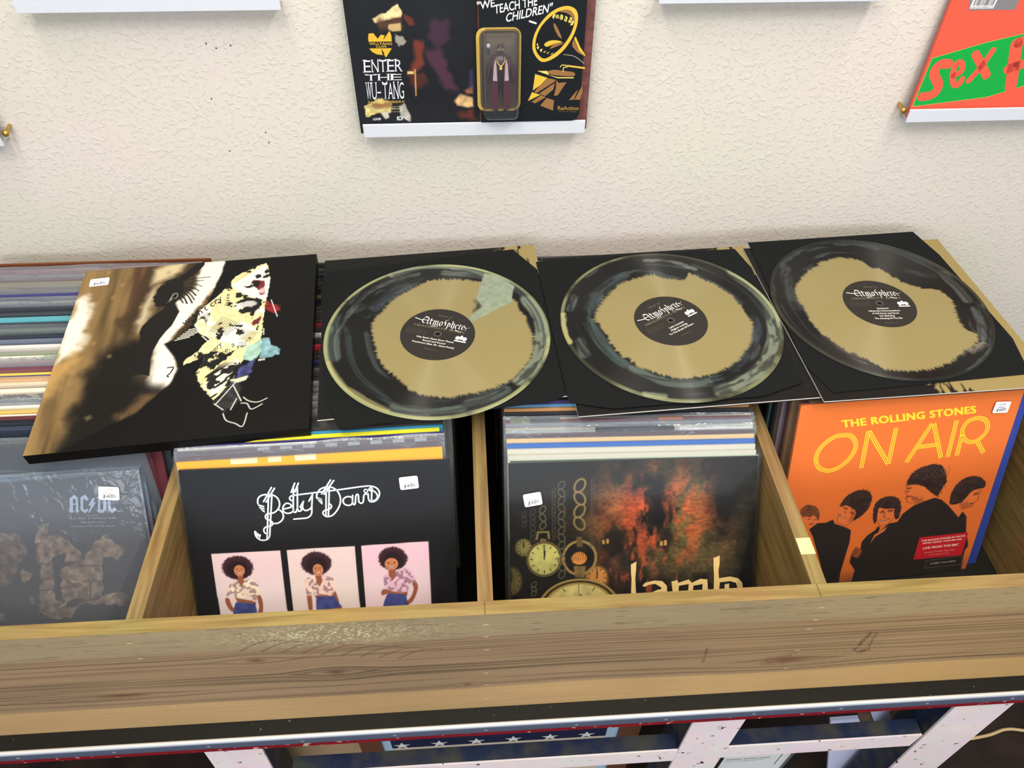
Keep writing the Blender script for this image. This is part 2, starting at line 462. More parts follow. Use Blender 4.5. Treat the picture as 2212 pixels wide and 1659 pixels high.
# ---------------------------------------------------------------- table
TOP_Z = -0.262
TX0, TX1 = -1.15, 0.80
tb = empty('painted_table', Matrix.Translation((0, 0.3, FLOOR_Z)), 'worn table with black top, metal edge, red trim line and chipped white legs', 'table')
def child(mb, name, mt, par, **k):
    o = mb.build(name, mt, None, None, **k)
    o.parent = par; o.matrix_parent_inverse = par.matrix_world.inverted()
    return o
m = MB(); m.box((TX0, -0.0205, TOP_Z - 0.035), (TX1, 0.600, TOP_Z), GREY); child(m, 'tabletop', M_TOP, tb)
m = MB(); pr = [(-0.0195, 0.0003), (-0.0208, 0.0012), (-0.0226, 0.0010), (-0.0246, -0.0012), (-0.0252, -0.0032), (-0.0252, -0.019)]
v = [(x, y, TOP_Z + z) for x in (TX0, TX1) for y, z in pr]; k = len(pr)
m.add(v, [(i, i + 1, i + 1 + k, i + k) for i in range(k - 1)], [(222, 219, 212)] * 0 or np.array([((150, 148, 138), (196, 194, 188), (200, 200, 198), (150, 156, 168), (78, 86, 106), (78, 86, 106))[q % k] for q in range(2 * k)]))  # pale upper points: chipped white paint plus metal shine put into the colour
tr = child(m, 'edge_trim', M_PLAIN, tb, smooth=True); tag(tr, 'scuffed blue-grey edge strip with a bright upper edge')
for x in np.arange(TX0 + 0.1, TX1, 0.118):
    m = MB(); m.lathe([(0.0, -0.0262), (0.0022, -0.026), (0.0034, -0.0251)], 12, (150, 150, 150), 1, (x, 0, TOP_Z - 0.012)); child(m, 'screw', M_STEEL, tb, smooth=True)
m = MB(); m.box((TX0, -0.0249, TOP_Z - 0.0305), (TX1, -0.0206, TOP_Z - 0.0190), GREY); child(m, 'red_trim', M_RED, tb)
for x0, x1 in ((-0.49, -0.412), (0.186, 0.262), (0.566, 0.654)):
    dx = 0.02 if x0 > 0.5 else (-0.02 if x0 < 0 else 0.0)
    for yb, nm in ((-0.005, 'leg'), (0.48, 'leg')):
        m = MB(); zt, z0 = TOP_Z - 0.036, FLOOR_Z
        v = [(x0, yb, zt), (x1, yb, zt), (x1, yb + 0.003, zt), (x0, yb + 0.003, zt), (x0 + dx * 2, yb, z0), (x1 + dx * 2, yb, z0), (x1 + dx * 2, yb + 0.003, z0), (x0 + dx * 2, yb + 0.003, z0)]
        m.add(v, [(0, 1, 2, 3), (7, 6, 5, 4), (4, 5, 1, 0), (5, 6, 2, 1), (6, 7, 3, 2), (7, 4, 0, 3)], GREY); child(m, nm, M_WHITEPAINT, tb)
        m = MB(); v = [(a + (0.003 if i % 2 == 0 else -0.003) * 0, b + 0.0031, c) for i, (a, b, c) in enumerate(v)]
        v = [(a, b if i in (0, 1, 4, 5) else b + 0.05, c) for i, (a, b, c) in enumerate(v)]
        m.add(v, [(0, 1, 2, 3), (7, 6, 5, 4), (4, 5, 1, 0), (5, 6, 2, 1), (6, 7, 3, 2), (7, 4, 0, 3)], GREY); child(m, 'leg_brace', M_NAVY, tb)
RZ = -0.476
for a, b in ((-0.40, 0.188), (0.262, 0.572)):
    m = MB(); m.box((a, -0.004, RZ - 0.05), (b, -0.0015, RZ), GREY); child(m, 'rail', M_WHITEPAINT, tb)
    m = MB(); m.box((a, -0.0014, RZ - 0.045), (b, 0.021, RZ + 0.0005), GREY); child(m, 'rail_back', M_NAVY, tb)
m = MB(); m.box((-0.40, 0.48, -0.5), (0.60, 0.51, -0.44), GREY); child(m, 'rail', M_NAVY, tb)

# things stored under the table
def slab(name, label, cat, x0, x1, y, z0, z1, lean, mtb, th=0.02, rz=0.0):
    H = (z1 - z0)
    mw = Matrix.Translation(((x0 + x1) / 2, y, z0)) @ Matrix.Rotation(rz, 4, 'Z') @ Matrix.Rotation(-lean, 4, 'X')
    return empty(name, mw, label, cat), (x1 - x0) / 2, H
# framed picture: brown frame, pale blue mat, navy band with white stars
e, hw, H = slab('framed_picture', 'large brown-framed picture with pale blue mat under the table', 'picture', -0.325, 0.163, 0.09, FLOOR_Z + 0.001, -0.52, 0.0, None)
m = MB(); W2 = hw
for a, b in (((-W2, -0.012, 0), (-W2 + 0.036, 0.012, H)), ((W2 - 0.036, -0.012, 0), (W2, 0.012, H)), ((-W2 + 0.024, -0.012, 0), (W2 - 0.024, 0.012, 0.024)), ((-W2 + 0.024, -0.012, H - 0.024), (W2 - 0.024, 0.012, H))): m.box(a, b, (104, 66, 46))
o = m.build('frame', M_PRINT, e)
m = MB(); m.box((-W2 + 0.024, -0.004, 0.024), (W2 - 0.024, 0.004, H - 0.024), (168, 196, 214)); m.build('mat_board', M_MATTE, e)
m = MB(); zb_ = -0.660 - (FLOOR_Z + 0.001)
m.box((-W2 + 0.052, -0.006, 0.052), (W2 - 0.058, -0.0042, H - 0.06), (206, 190, 166)); m.box((-W2 + 0.052, -0.0075, zb_), (W2 - 0.058, -0.0061, H - 0.06), (36, 40, 66))
for i in range(6):
    for j in range(2):
        cx, cz = -W2 + 0.07 + i * 0.065 + 0.03 * j, zb_ + 0.012 + j * 0.045
        st = [(cx + (0.016 if k % 2 == 0 else 0.006) * math.sin(k * math.pi / 5), cz + (0.016 if k % 2 == 0 else 0.006) * math.cos(k * math.pi / 5)) for k in range(10)]
        m.add([(cx, -0.0078, cz)] + [(x, -0.0078, z) for x, z in st], [(0, 1 + (k + 1) % 10, 1 + k) for k in range(10)], (228, 222, 214))
m.build('picture', M_MATTE, e)
# framed certificate
e, hw, H = slab('framed_certificate', 'black-framed business licence certificate leaning under the table', 'certificate', 0.312, 0.476, 0.06, FLOOR_Z + 0.001, -0.700, 0.0, None)
m = MB(); W2 = hw
for a, b in (((-W2, -0.008, 0), (-W2 + 0.016, 0.008, H)), ((W2 - 0.016, -0.008, 0), (W2, 0.008, H)), ((-W2 + 0.016, -0.008, 0), (W2 - 0.016, 0.008, 0.016)), ((-W2 + 0.016, -0.008, H - 0.016), (W2 - 0.016, 0.008, H))): m.box(a, b, (24, 24, 27))
m.build('frame', M_GLOSS, e)
m = MB(); m.box((-W2 + 0.016, -0.003, 0.016), (W2 - 0.016, 0.004, H - 0.016), (226, 228, 226))
V, F = text_mesh('MUNICIPAL BUSINESS LICENSE')
for body, x0, x1, z, h in (('MUNICIPAL BUSINESS LICENSE', -0.055, 0.028, H - 0.058, 0.0055), ('ISSUED TO THE BUSINESS NAMED BELOW', -0.055, 0.02, H - 0.068, 0.0032)):
    V, F = text_mesh(body); s = (x1 - x0) / V[:, 0].max()
    P = [(x0 + a * s, -0.0035, z + b / CAP * h) for a, b in V]
    for q in F: m.add([P[i] for i in q], [tuple(range(len(q)))], (70, 70, 76))
m.box((0.048, -0.0036, H - 0.10), (0.0492, -0.0031, H - 0.03), (60, 60, 66))
m.build('certificate_sheet', M_PAPER, e)
for q, y, col, lab in (([(0.487, -0.590), (0.536, -0.588), (0.748, -1.019), (0.618, -1.019)], 0.062, (204, 206, 236), 'pale lavender board leaning between the certificate and the right table leg'), ([(0.563, -0.5925), (0.594, -0.586), (0.800, -1.019), (0.770, -1.019)], 0.075, (204, 206, 236), 'narrow lavender board right beside the wider one'), ([(0.538, -0.590), (0.561, -0.5925), (0.764, -1.019), (0.752, -1.019)], 0.069, (104, 84, 70), 'thin brown strip between the two lavender boards')):
    e = empty('leaning_board', Matrix(((1, 0, 0, 0.5), (0, 0, -1, y), (0, 1, 0, FLOOR_Z), (0, 0, 0, 1))), lab, 'board')
    m = MB(); m.prism([(a - 0.5, b - FLOOR_Z) for a, b in q], -0.006, 0.0, col); m.build('sheet', M_MATTE, e)
e, hw, H = slab('cardboard_box', 'tan cardboard box under the left part of the table', 'box', -0.56, -0.3275, 0.20, FLOOR_Z + 0.001, -0.60, 0.0, None)
m = MB(); m.box((-hw, -0.10, 0), (hw, 0.10, H), (176, 146, 112)); m.build('carton', M_MATTE, e)
m = MB(); m.box((-hw, -0.025, H + 0.0002), (hw, 0.025, H + 0.0008), (200, 178, 140)); m.build('packing_tape', M_GLOSS, e)
m = MB(); m.tube([(x, y, FLOOR_Z + 0.0036) for x, y in smooth_path([(0.86, 0.16), (0.94, 0.142), (1.017, 0.1466), (1.066, 0.157), (1.108, 0.152), (1.2, 0.13), (1.35, 0.14)], 6)], 0.0035, (190, 165, 120))
tag(m.build('power_cord', M_GLOSS, smooth=True), 'thin tan cord lying on the dark floor beside the right leg', 'cord')

# ---------------------------------------------------------------- record bin
TF = 0.0157
bn = empty('record_bin', Matrix.Translation((0, 0, TOP_Z)), 'long pine record bin with four compartments standing on the black tabletop', 'bin')
BX0, BX1 = -0.868, 0.6842
FB = Art(BX1 - BX0, -TOP_Z - 0.0003, 1500, (160, 135, 102))
def paint_front(A):
    X = A.X + BX0; Z = A.Y - (-TOP_Z - 0.0003)          # Z: 0 at the top edge, -0.262 at the bottom
    knots = [(-0.5315, -0.1585), (-0.2779, -0.1249), (-0.3597, -0.0816), (0.2705, -0.1631), (-0.1267, -0.1826)]
    size = [(0.035, 0.006), (0.014, 0.009), (0.012, 0.006), (0.03, 0.01), (0.006, 0.004)]
    warp = np.zeros_like(X); dark = np.zeros_like(X)
    for (kx, kz), (a, b) in zip(knots, size):
        q = ((X - kx) / (a * 3.0)) ** 2 + ((Z - kz) / (b * 3.0)) ** 2
        warp += np.sign(Z - kz) * b * 1.5 * np.exp(-q)
        dark = np.maximum(dark, np.exp(-(((X - kx) / a) ** 2 + ((Z - kz) / b) ** 2) * 1.6))
    w = 0.012 * (fbm(X * 2.2, Z * 5, 3, 3) - 0.5)
    Zw = Z - warp + w
    f = -Zw / 0.262
    g1 = fbm(X * 3, Zw * 420, 11, 3); g2 = fbm(X * 14, Zw * 900, 12, 2); g3 = fbm(X * 5, Z * 12, 13, 4); g4 = noise(X * 0.6, Zw * 210, 15)
    top = np.array((152, 134, 104.)); mid = np.array((148, 122, 93.)); bot = np.array((180, 147, 102.))
    k1 = sstep(0.17, 0.24, f + 0.02 * (g3 - 0.5)); k2 = sstep(0.735, 0.765, f + 0.012 * (g3 - 0.5))
    c = top + (mid - top) * k1[..., None]; c = c + (bot - c) * k2[..., None]
    core = k1 * (1 - k2)
    c = c * (1 - (0.22 * core * sstep(0.50, 0.74, g1) + 0.12 * core * sstep(0.55, 0.8, g4) + 0.05 * (g2 - 0.5) + 0.12 * (1 - core) * sstep(0.6, 0.85, g1) * 0.5)[..., None])
    c = c * (0.93 + 0.14 * g3)[..., None]
    warm = sstep(-0.1, 0.7, X)
    c = c * np.stack([1 + 0.05 * warm, 1 + 0.03 * warm, 1 - 0.06 * warm], -1)
    fl = sstep(0.78, 0.86, noise(X * 44, Z * 640, 21)) * (1 - k1) * 0.14
    c = c * (1 - fl[..., None])
    c = c * (1 - dark * 0.55)[..., None] + np.array((78, 46, 30.)) * (dark * 0.55)[..., None]
    # rippled grain arcs and a pale sanded patch under the top edge
    for i in range(9):
        x0 = -0.37 + i * 0.021; zc = -0.045 - i * 0.0052
        arc = [(x0 + t * 0.05 - BX0, A.h + zc - 0.010 + 0.026 * math.sin(t * 1.9) - 0.006 * t) for t in np.linspace(0, 1, 9)]
        A.img = c; A.line(arc, 0.0016, (92, 70, 56), 0.0012, 0.75); c = A.img
    sp = np.exp(-(((X + 0.27) / 0.10) ** 2 + ((Z + 0.026) / 0.022) ** 2)) * sstep(0.55, 0.75, noise(X * 420, Z * 420, 31))
    c = c + (np.array((214, 205, 165.)) - c) * (sp * 0.75)[..., None]
    feather = A.inside([(p[0] - BX0, p[1] + A.h) for p in [(0.2374, -0.1753), (0.2424, -0.1499), (0.2641, -0.1447), (0.2752, -0.1355), (0.2773, -0.1545), (0.2676, -0.1780)]], A.X, A.Y) * sstep(0.3, 0.6, noise(X * 160, Z * 420, 33))
    c = c + (np.array((120, 84, 62.)) - c) * (feather * 0.6)[..., None]
    A.img = c
paint_front(FB)
m = MB()
# front board: printed face is turned to -Y
m2 = MB(); m2.grid(FB)
m2.box((0, 0, -TF), (BX1 - BX0, -TOP_Z - 0.0018, -0.00002), (172, 140, 92), skip=('t',))
hh = -TOP_Z
def fbp(p): return (p[0] - BX0, p[1] + hh - 0.0003)
for line, hh_ in (([(0.1639, -0.1571), (0.1615, -0.1170), (0.1601, -0.1552)], 0), ):
    m2.text('155113999', fbp(line[0]), fbp(line[1]), fbp(line[2]), (104, 82, 62), 0.0003)
q = [(0.3502, -0.1492), (0.3547, -0.0983), (0.3451, -0.1445)]
m2.text('241 2IBTROOM', fbp(q[0]), fbp(q[1]), fbp(q[2]), (74, 60, 48), 0.0003)
q = [(0.3653, -0.1379), (0.3612, -0.0991), (0.3613, -0.1347)]
m2.text('KD-HT 0123', fbp(q[0]), fbp(q[1]), fbp(q[2]), (96, 78, 60), 0.0003)
for c in [(0.3569, -0.1501), (0.3602, -0.1478), (0.3646, -0.1470)]:
    m2.stroke([(fbp(c)[0] + 0.0035 * math.cos(a), fbp(c)[1] + 0.0035 * math.sin(a)) for a in np.linspace(0, 6.28, 13)], 0.0007, (84, 66, 52), 0.0003)
for p in [(-0.1014, -0.0226), (-0.1019, -0.0521), (-0.1019, -0.0857), (-0.1034, -0.1506), (-0.1040, -0.1874), (-0.1053, -0.2325), (-0.4766, -0.0215), (-0.4787, -0.0596), (0.2691, -0.0245), (0.2715, -0.0539), (0.2712, -0.0773), (0.2740, -0.1354), (0.2754, -0.1890), (-0.4865, -0.1979)]:
    x, y = fbp(p); m2.add([(x - 0.003, y - 0.0006, 0.0003), (x + 0.003, y - 0.0006, 0.0003), (x + 0.003, y + 0.0006, 0.0003), (x - 0.003, y + 0.0006, 0.0003)], [(0, 1, 2, 3)], (226, 212, 180))
fo = m2.build('front_board', M_WOODFACE)
fo.matrix_world = Matrix(((1, 0, 0, BX0), (0, 0, -1, 0), (0, 1, 0, TOP_Z + 0.0003), (0, 0, 0, 1)))
fo.parent = bn; fo.matrix_parent_inverse = bn.matrix_world.inverted()
m = MB(); m.box((BX0, 0.0001, -0.0014), (BX1, TF, 0.0002), GREY); o = child(m, 'top_edge', M_WOOD_X, bn)
m = MB(); m.box((-0.1025, 0.0, 0.00005), (-0.1018, TF, 0.0005), (90, 66, 40)); child(m, 'joint', M_MATTE, bn)
m = MB(); m.box((0.2605, 0.0, 0.00005), (0.2612, TF, 0.0005), (90, 66, 40)); child(m, 'joint', M_MATTE, bn)
DIV = [-0.868, -0.4783, -0.1098, 0.2561, 0.667]
TD = 0.0171
for x in DIV:
    m = MB(); m.box((x, TF + 0.0002, TOP_Z + 0.0005), (x + TD, 0.574, -0.0005), GREY)
    o = child(m, 'divider', M_WOOD_Y, bn, bevel=0.0008)
m = MB(); m.box((0.2562, 0.0525, -0.0004), (0.2731, 0.0735, 0.0002), (214, 186, 138)); child(m, 'patch', M_WOODFACE, bn)
m = MB(); m.box((BX0, 0.5745, TOP_Z + 0.0005), (BX1, 0.588, -0.002), GREY); child(m, 'back_board', M_PLY, bn)

# ---------------------------------------------------------------- record albums
def sleeve_mesh(W, H, t, flap, seed, side=0.003, amp=0.0007, lid=False):
    m = MB(); r = random.Random(seed)
    a, b, c = r.uniform(0, 50), r.uniform(0, 50), r.uniform(0, 50)
    def fr(U, V):
        X = -side + U * (W + 2 * side); Y = V * (H + flap) + V ** 8 * 0.003 * (noise(U * 9, V * 0 + a, seed) - 0.5)
        Z = 0.0008 + amp * (0.4 + 1.2 * fbm(U * 7 + a, V * 7, seed)) * np.minimum(1, 8 * np.minimum(U, 1 - U)) + 0.0006 * V
        return X, Y, Z
    def bk(U, V):
        X = -side + U * (W + 2 * side); Y = (1 - V) * (H + flap + 0.002) + (1 - V) ** 8 * 0.003 * (noise(U * 8, V * 0 + b, seed + 1) - 0.5)
        Z = -t - 0.0008 - amp * 0.4 * fbm(U * 6 + b, V * 6, seed + 2)
        return X, Y, Z
    def cap(U, V):
        X = -side + U * (W + 2 * side)
        yf = (H + flap) + 0.003 * (noise(U * 9, 0 * U + a, seed) - 0.5); yb = (H + flap + 0.002) + 0.003 * (noise(U * 8, 0 * U + b, seed + 1) - 0.5)
        zf = 0.0014 + amp * (0.4 + 1.2 * fbm(U * 7 + a, 0 * U + 7, seed)) * np.minimum(1, 8 * np.minimum(U, 1 - U)); zb = -t - 0.0008 - amp * 0.4 * fbm(U * 6 + b, 0 * U, seed + 2)
        Y = yf + (yb - yf) * V - 0.0025 * np.sin(np.pi * V) * (0.4 + noise(U * 14, V * 2 + c, seed + 3)); Z = zf + (zb - zf) * V
        return X, Y, Z
    m.sheet(fr, 30, 26, GREY); m.sheet(bk, 12, 6, GREY)
    if lid: m.sheet(cap, 30, 5, GREY)
    for x in (-side, W + side):
        m.add([(x, 0, 0.0008), (x, H + flap, 0.0014), (x, H + flap, -t - 0.0008), (x, 0, -t - 0.0008)], [(0, 1, 2, 3)], GREY)
    return m

def lpose(x, yb, tilt, yaw=0.0, rollz=0.0, zb=-0.2612):
    ex = Vector((math.cos(yaw), math.sin(yaw), 0)); fwd = Vector((-math.sin(yaw), math.cos(yaw), 0))
    ey = Vector((0, 0, 1)) * math.cos(tilt) + fwd * math.sin(tilt)
    e1 = ex * math.cos(rollz) + ey * math.sin(rollz); e2 = ey * math.cos(rollz) - ex * math.sin(rollz)
    return frame((x, yb, zb), e1, e2)

def sticker(par, c, ex, w, h, price, z, lines=('SOUND', 'ANNEX')):
    """white price sticker; c = centre on the cover, ex = direction of its writing."""
    ex = np.array(ex, float); ex /= np.hypot(*ex); ey = np.array([-ex[1], ex[0]]); c = np.array(c, float)
    P = lambda a, b: tuple(c + ex * a + ey * b)
    r = 0.0022; pts = []
    for sx, sy, a0 in ((1, 1, 0), (-1, 1, 90), (-1, -1, 180), (1, -1, 270)):
        for k in range(4):
            an = math.radians(a0 + k * 30); pts.append(P(sx * (w / 2 - r) + r * math.cos(an), sy * (h / 2 - r) + r * math.sin(an)))
    m = MB(); m.prism(pts, z - 0.0002, z, (236, 234, 240))
    for i, t in enumerate(lines):
        y = h * (0.20 - 0.26 * i); hh = h * 0.17
        m.text(t, P(-w * 0.28, y), P(w * 0.22, y), P(-w * 0.28, y + hh), (150, 146, 156), z + 0.0004)
    y = -h * 0.36; hh = h * 0.27
    m.text(price, P(-w * 0.32, y), P(w * 0.12, y + h * 0.04), P(-w * 0.26, y + hh), (52, 50, 58), z + 0.0004)
    m.text('00', P(w * 0.15, y + h * 0.16), P(w * 0.30, y + h * 0.17), P(w * 0.17, y + h * 0.30), (52, 50, 58), z + 0.0004)
    m.stroke([P(w * 0.13, y + h * 0.08), P(w * 0.36, y + h * 0.12)], h * 0.035, (52, 50, 58), z + 0.0004)
    return m.build('price_sticker', M_PAPER, par)

def album(mw, label, W=0.312, H=0.312, t=0.004, col=(60, 60, 64), edge=None, art=None, decals=None, sl=True, flap=0.006, bands=(), group=None, smat=None, seed=0, side=0.003, cat='record album', name='record_album', z_st=0.0016):
    e = empty(name, mw, label, cat, group)
    m = MB(); edge = edge or col
    if art is not None:
        m.box((0, 0, -t), (W, H, 0), edge, skip=('t',)); m.grid(art)
    else:
        m.box((0, 0, -t), (W, H, 0), edge, skip=('t',)); m.add([(0, 0, 0), (W, 0, 0), (W, H, 0), (0, H, 0)], [(0, 1, 2, 3)], col)
    for x0, x1, c, dep in bands:
        m.add([(x0 * W, H - dep, 0.0002), (x1 * W, H - dep, 0.0002), (x1 * W, H, 0.0002), (x0 * W, H, 0.0002)], [(0, 1, 2, 3)], c)
        m.add([(x0 * W, H + 0.0002, 0), (x1 * W, H + 0.0002, 0), (x1 * W, H + 0.0002, -t), (x0 * W, H + 0.0002, -t)], [(0, 1, 2, 3)], c)
    if decals: decals(m)
    m.build('cover', M_PRINT, e)
    if sl:
        s = sleeve_mesh(W, H, t, flap, seed + 3, side, lid=(smat is M_CRINKLE)).build('outer_sleeve', smat or M_CLEAR, e, smooth=True); s['label'] = 'clear plastic outer sleeve'
    return e

WHITE = (232, 230, 228)
POSE = {'betty': lpose(-0.4586, 0.0163, 0.5267, 0.0227, -0.0214, -0.2605), 'lamb': lpose(-0.0683, 0.0175, 0.6021, -0.0248, 0.0076, -0.2612), 'on': lpose(0.3112, 0.1375, 0.3369, 0.0816, -0.0146, -0.2565), 'ac': lpose(-0.8282, 0.0219, 0.5800, 0.0300, 0.0000, -0.2612), 'wu': lpose(-0.2455, 0.5915, 0.0500, 0.0000, 0.0000, 0.2335), 'sex': lpose(0.5155, 0.5915, 0.0500, 0.0000, 0.0000, 0.2390)}
# ---- wall ledges and the things on them
def ledge(x0, x1, zl, label, hook=None, album_on=True):
    e = empty('picture_ledge', Matrix.Translation(((x0 + x1) / 2, WALL_Y, zl)), label, 'ledge', None)
    w = (x1 - x0) / 2
    m = MB(); m.box((-w, -0.0262, 0.0), (w, -0.0232, 0.0185), GREY); m.build('lip', M_WHITE, e, bevel=0.0006)
    m = MB(); m.box((-w + 0.004, -0.0230, 0.0), (w - 0.004, -0.0002, 0.003), GREY); m.build('shelf', M_WHITE, e)
    for hx in (hook or ()):
        m = MB(); sx = -1 if hx < 0 else 1
        m.lathe([(0.0, 0), (0.0035, 0.0002), (0.0045, 0.002), (0.004, 0.0065), (0.002, 0.0085), (0, 0.009)], 14, GREY, 1, (sx * (w + 0.0045), -0.020, 0.0135))
        m.tube([(sx * (w + 0.0045), -0.012, 0.0135), (sx * (w + 0.0045), -0.0004, 0.0165)], 0.0022, GREY); m.build('brass_hook', M_BRASS, e, smooth=True)
    return e
ledge(-0.2412, 0.0598, 0.2300, 'white picture ledge under the dark album with the carded toy figure')
ledge(-0.6233, -0.3175, 0.3960, 'white picture ledge high on the left, cut off by the top of the photo')
ledge(0.1377, 0.4230, 0.3975, 'white picture ledge high on the right between the toy card and the orange album')
ledge(0.5130, 0.8150, 0.2355, 'white picture ledge with a brass hook holding the orange and green album', (-1,))
ledge(-1.02, -0.7162, 0.2288, 'white picture ledge end with a brass hook at the far left edge', (1,))

# album at far left (only its edge shows)
album(lpose(-1.023, 0.592, 0.05, 0, 0, 0.2322), 'brown-edged album on the far left ledge, almost out of frame', 0.303, 0.31, 0.004, (118, 98, 84), edge=(150, 128, 106), seed=90)

# ---- dark album with gold emblem (left half) behind the toy card
WU = lpose(-0.2455, 0.5915, 0.05, 0, 0, 0.2335)
A = Art(0.308, 0.31, 330, (20, 20, 24))
n = fbm(A.X * 40, A.Y * 40, 5); A.img = A.img * (0.7 + 0.7 * n)[..., None]
P = A.poly
P([(0.162, -1), (1, -1), (1, 1), (0.162, 1)], (112, 66, 60), 0.001, tex=0.25, seed=4)
P([(0.1024, 0.1431), (0.1256, 0.1455), (0.1287, 0.1219), (0.1089, 0.1093), (0.1009, 0.1223)], (66, 38, 56), 0.004, 0.9, 0.004)
P([(0.0940, 0.1081), (0.1148, 0.1092), (0.1291, 0.0675), (0.1347, 0.0550), (0.1179, 0.0569), (0.1016, 0.0890)], (78, 42, 60), 0.004, 0.9, 0.004)
P([(0.0803, 0.1211), (0.0934, 0.1195), (0.0911, 0.0892), (0.0832, 0.0834), (0.0691, 0.0776), (0.0814, 0.0982)], (126, 52, 34), 0.003, 0.9, 0.003)
P([(0.0715, 0.1516), (0.0826, 0.1474), (0.0848, 0.1392), (0.0774, 0.1379), (0.0723, 0.1448)], (120, 50, 34), 0.002, 0.8, 0.002)
P([(0.0706, 0.0776), (0.0904, 0.0802), (0.0954, 0.0650), (0.0751, 0.0592)], (88, 40, 28), 0.003, 0.8, 0.004)
P([(0.1280, 0.0426), (0.1377, 0.0518), (0.1530, 0.0468), (0.1534, 0.0341), (0.1448, 0.0335), (0.1323, 0.0361)], (214, 172, 120), 0.002, 1, 0.002, tex=0.3)
P([(0.1425, 0.0564), (0.1534, 0.0616), (0.1539, 0.0515), (0.1454, 0.0517)], (150, 92, 62), 0.002)
P([(0.0331, 0.1467), (0.0489, 0.1539), (0.0656, 0.1640), (0.0709, 0.1530), (0.0683, 0.1476), (0.0509, 0.1458), (0.0361, 0.1412)], (226, 206, 148), 0.001, 1, 0.002, tex=0.25)
P([(0.0394, 0.1453), (0.0683, 0.1476), (0.0698, 0.1339), (0.0557, 0.1368), (0.0394, 0.1329)], (96, 60, 34), 0.003, 0.8, 0.004)
P([(0.0511, 0.1410), (0.0677, 0.1415), (0.0667, 0.1318), (0.0566, 0.1313), (0.0505, 0.1355)], (214, 180, 120), 0.001, 0.9, 0.002)
P([(0.0599, 0.1285), (0.0704, 0.1241), (0.0705, 0.1170), (0.0620, 0.1129), (0.0590, 0.1200)], (190, 182, 168), 0.0008, 0.8, 0.003, 300)
P([(0.0083, 0.0378), (0.0327, 0.0483), (0.0473, 0.0410), (0.0428, 0.0283), (0.0304, 0.0286), (0.0141, 0.0224), (0.0081, 0.0242)], (226, 206, 130), 0.001, 1, 0.003, tex=0.3)
P([(0.0196, 0.0415), (0.0459, 0.0426), (0.0467, 0.0354), (0.0217, 0.0335)], (120, 66, 34), 0.002, 0.7, 0.003)
P([(0.0546, 0.0369), (0.0627, 0.0407), (0.0695, 0.0213), (0.0682, 0.0148), (0.0562, 0.0215)], (196, 190, 180), 0.001, 0.9, 0.001, tex=0.2)
P([(0.0296, 0.0286), (0.0399, 0.0300), (0.0406, 0.0219), (0.0357, 0.0195)], (220, 210, 190), 0.001, 0.9, 0.001)
P([(0.0700, 0.0824), (0.0782, 0.0822), (0.0779, 0.0787), (0.0697, 0.0788)], (232, 190, 130), 0.0006); P([(0.0791, 0.0849), (0.0809, 0.0849), (0.0792, 0.0498), (0.0777, 0.0498)], (222, 160, 92), 0.0006)
P([(0.1304, 0.0265), (0.1525, 0.0309), (0.1560, 0.0145), (0.1348, 0.0199)], (104, 44, 30), 0.004, 0.8, 0.004, tex=0.3)
P([(0.1503, 0.0822), (0.1543, 0.0822), (0.1537, 0.0609), (0.1495, 0.0578)], (74, 66, 110), 0.004, 0.8)
SER = {'E': ((.0, .3), (.0, .3)), 'N': ((.1, 1.), (.12, .9)), 'T': ((.06, .94), (.5,)), 'R': ((.05,), (.1, .95)), 'H': ((.1, .9), (.1, .9)), 'W': ((.03, .5, .97), ()), 'U': ((.08, .92), ()), 'A': ((), (.05, .95)), 'G': ((), ())}
def serif(m, body, p0, p1, p2, col, z, bold=-0.006):
    p0, p1, p2 = (np.array(q, float) for q in (p0, p1, p2)); n = len(body); dx = (p1 - p0) / n; up_ = p2 - p0
    for i, ch in enumerate(body):
        a = p0 + dx * (i + 0.06); b = p0 + dx * (i + 0.94)
        if ch == '-': m.poly([tuple(a + up_ * .35), tuple(b - dx * .2 + up_ * .35), tuple(b - dx * .2 + up_ * .43), tuple(a + up_ * .43)], col, z); continue
        m.text(ch, a, b, a + up_, col, z, bold)
        tp, bt = SER.get(ch, ((), ()))
        for k_, ys_ in ((tp, 0.955), (bt, 0.035)):
            for f in k_:
                c_ = a + (b - a) * f + up_ * ys_; w_ = dx * 0.13; h_ = up_ * 0.028
                m.poly([tuple(c_ - w_ - h_), tuple(c_ + w_ - h_), tuple(c_ + w_ + h_), tuple(c_ - w_ + h_)], col, z)
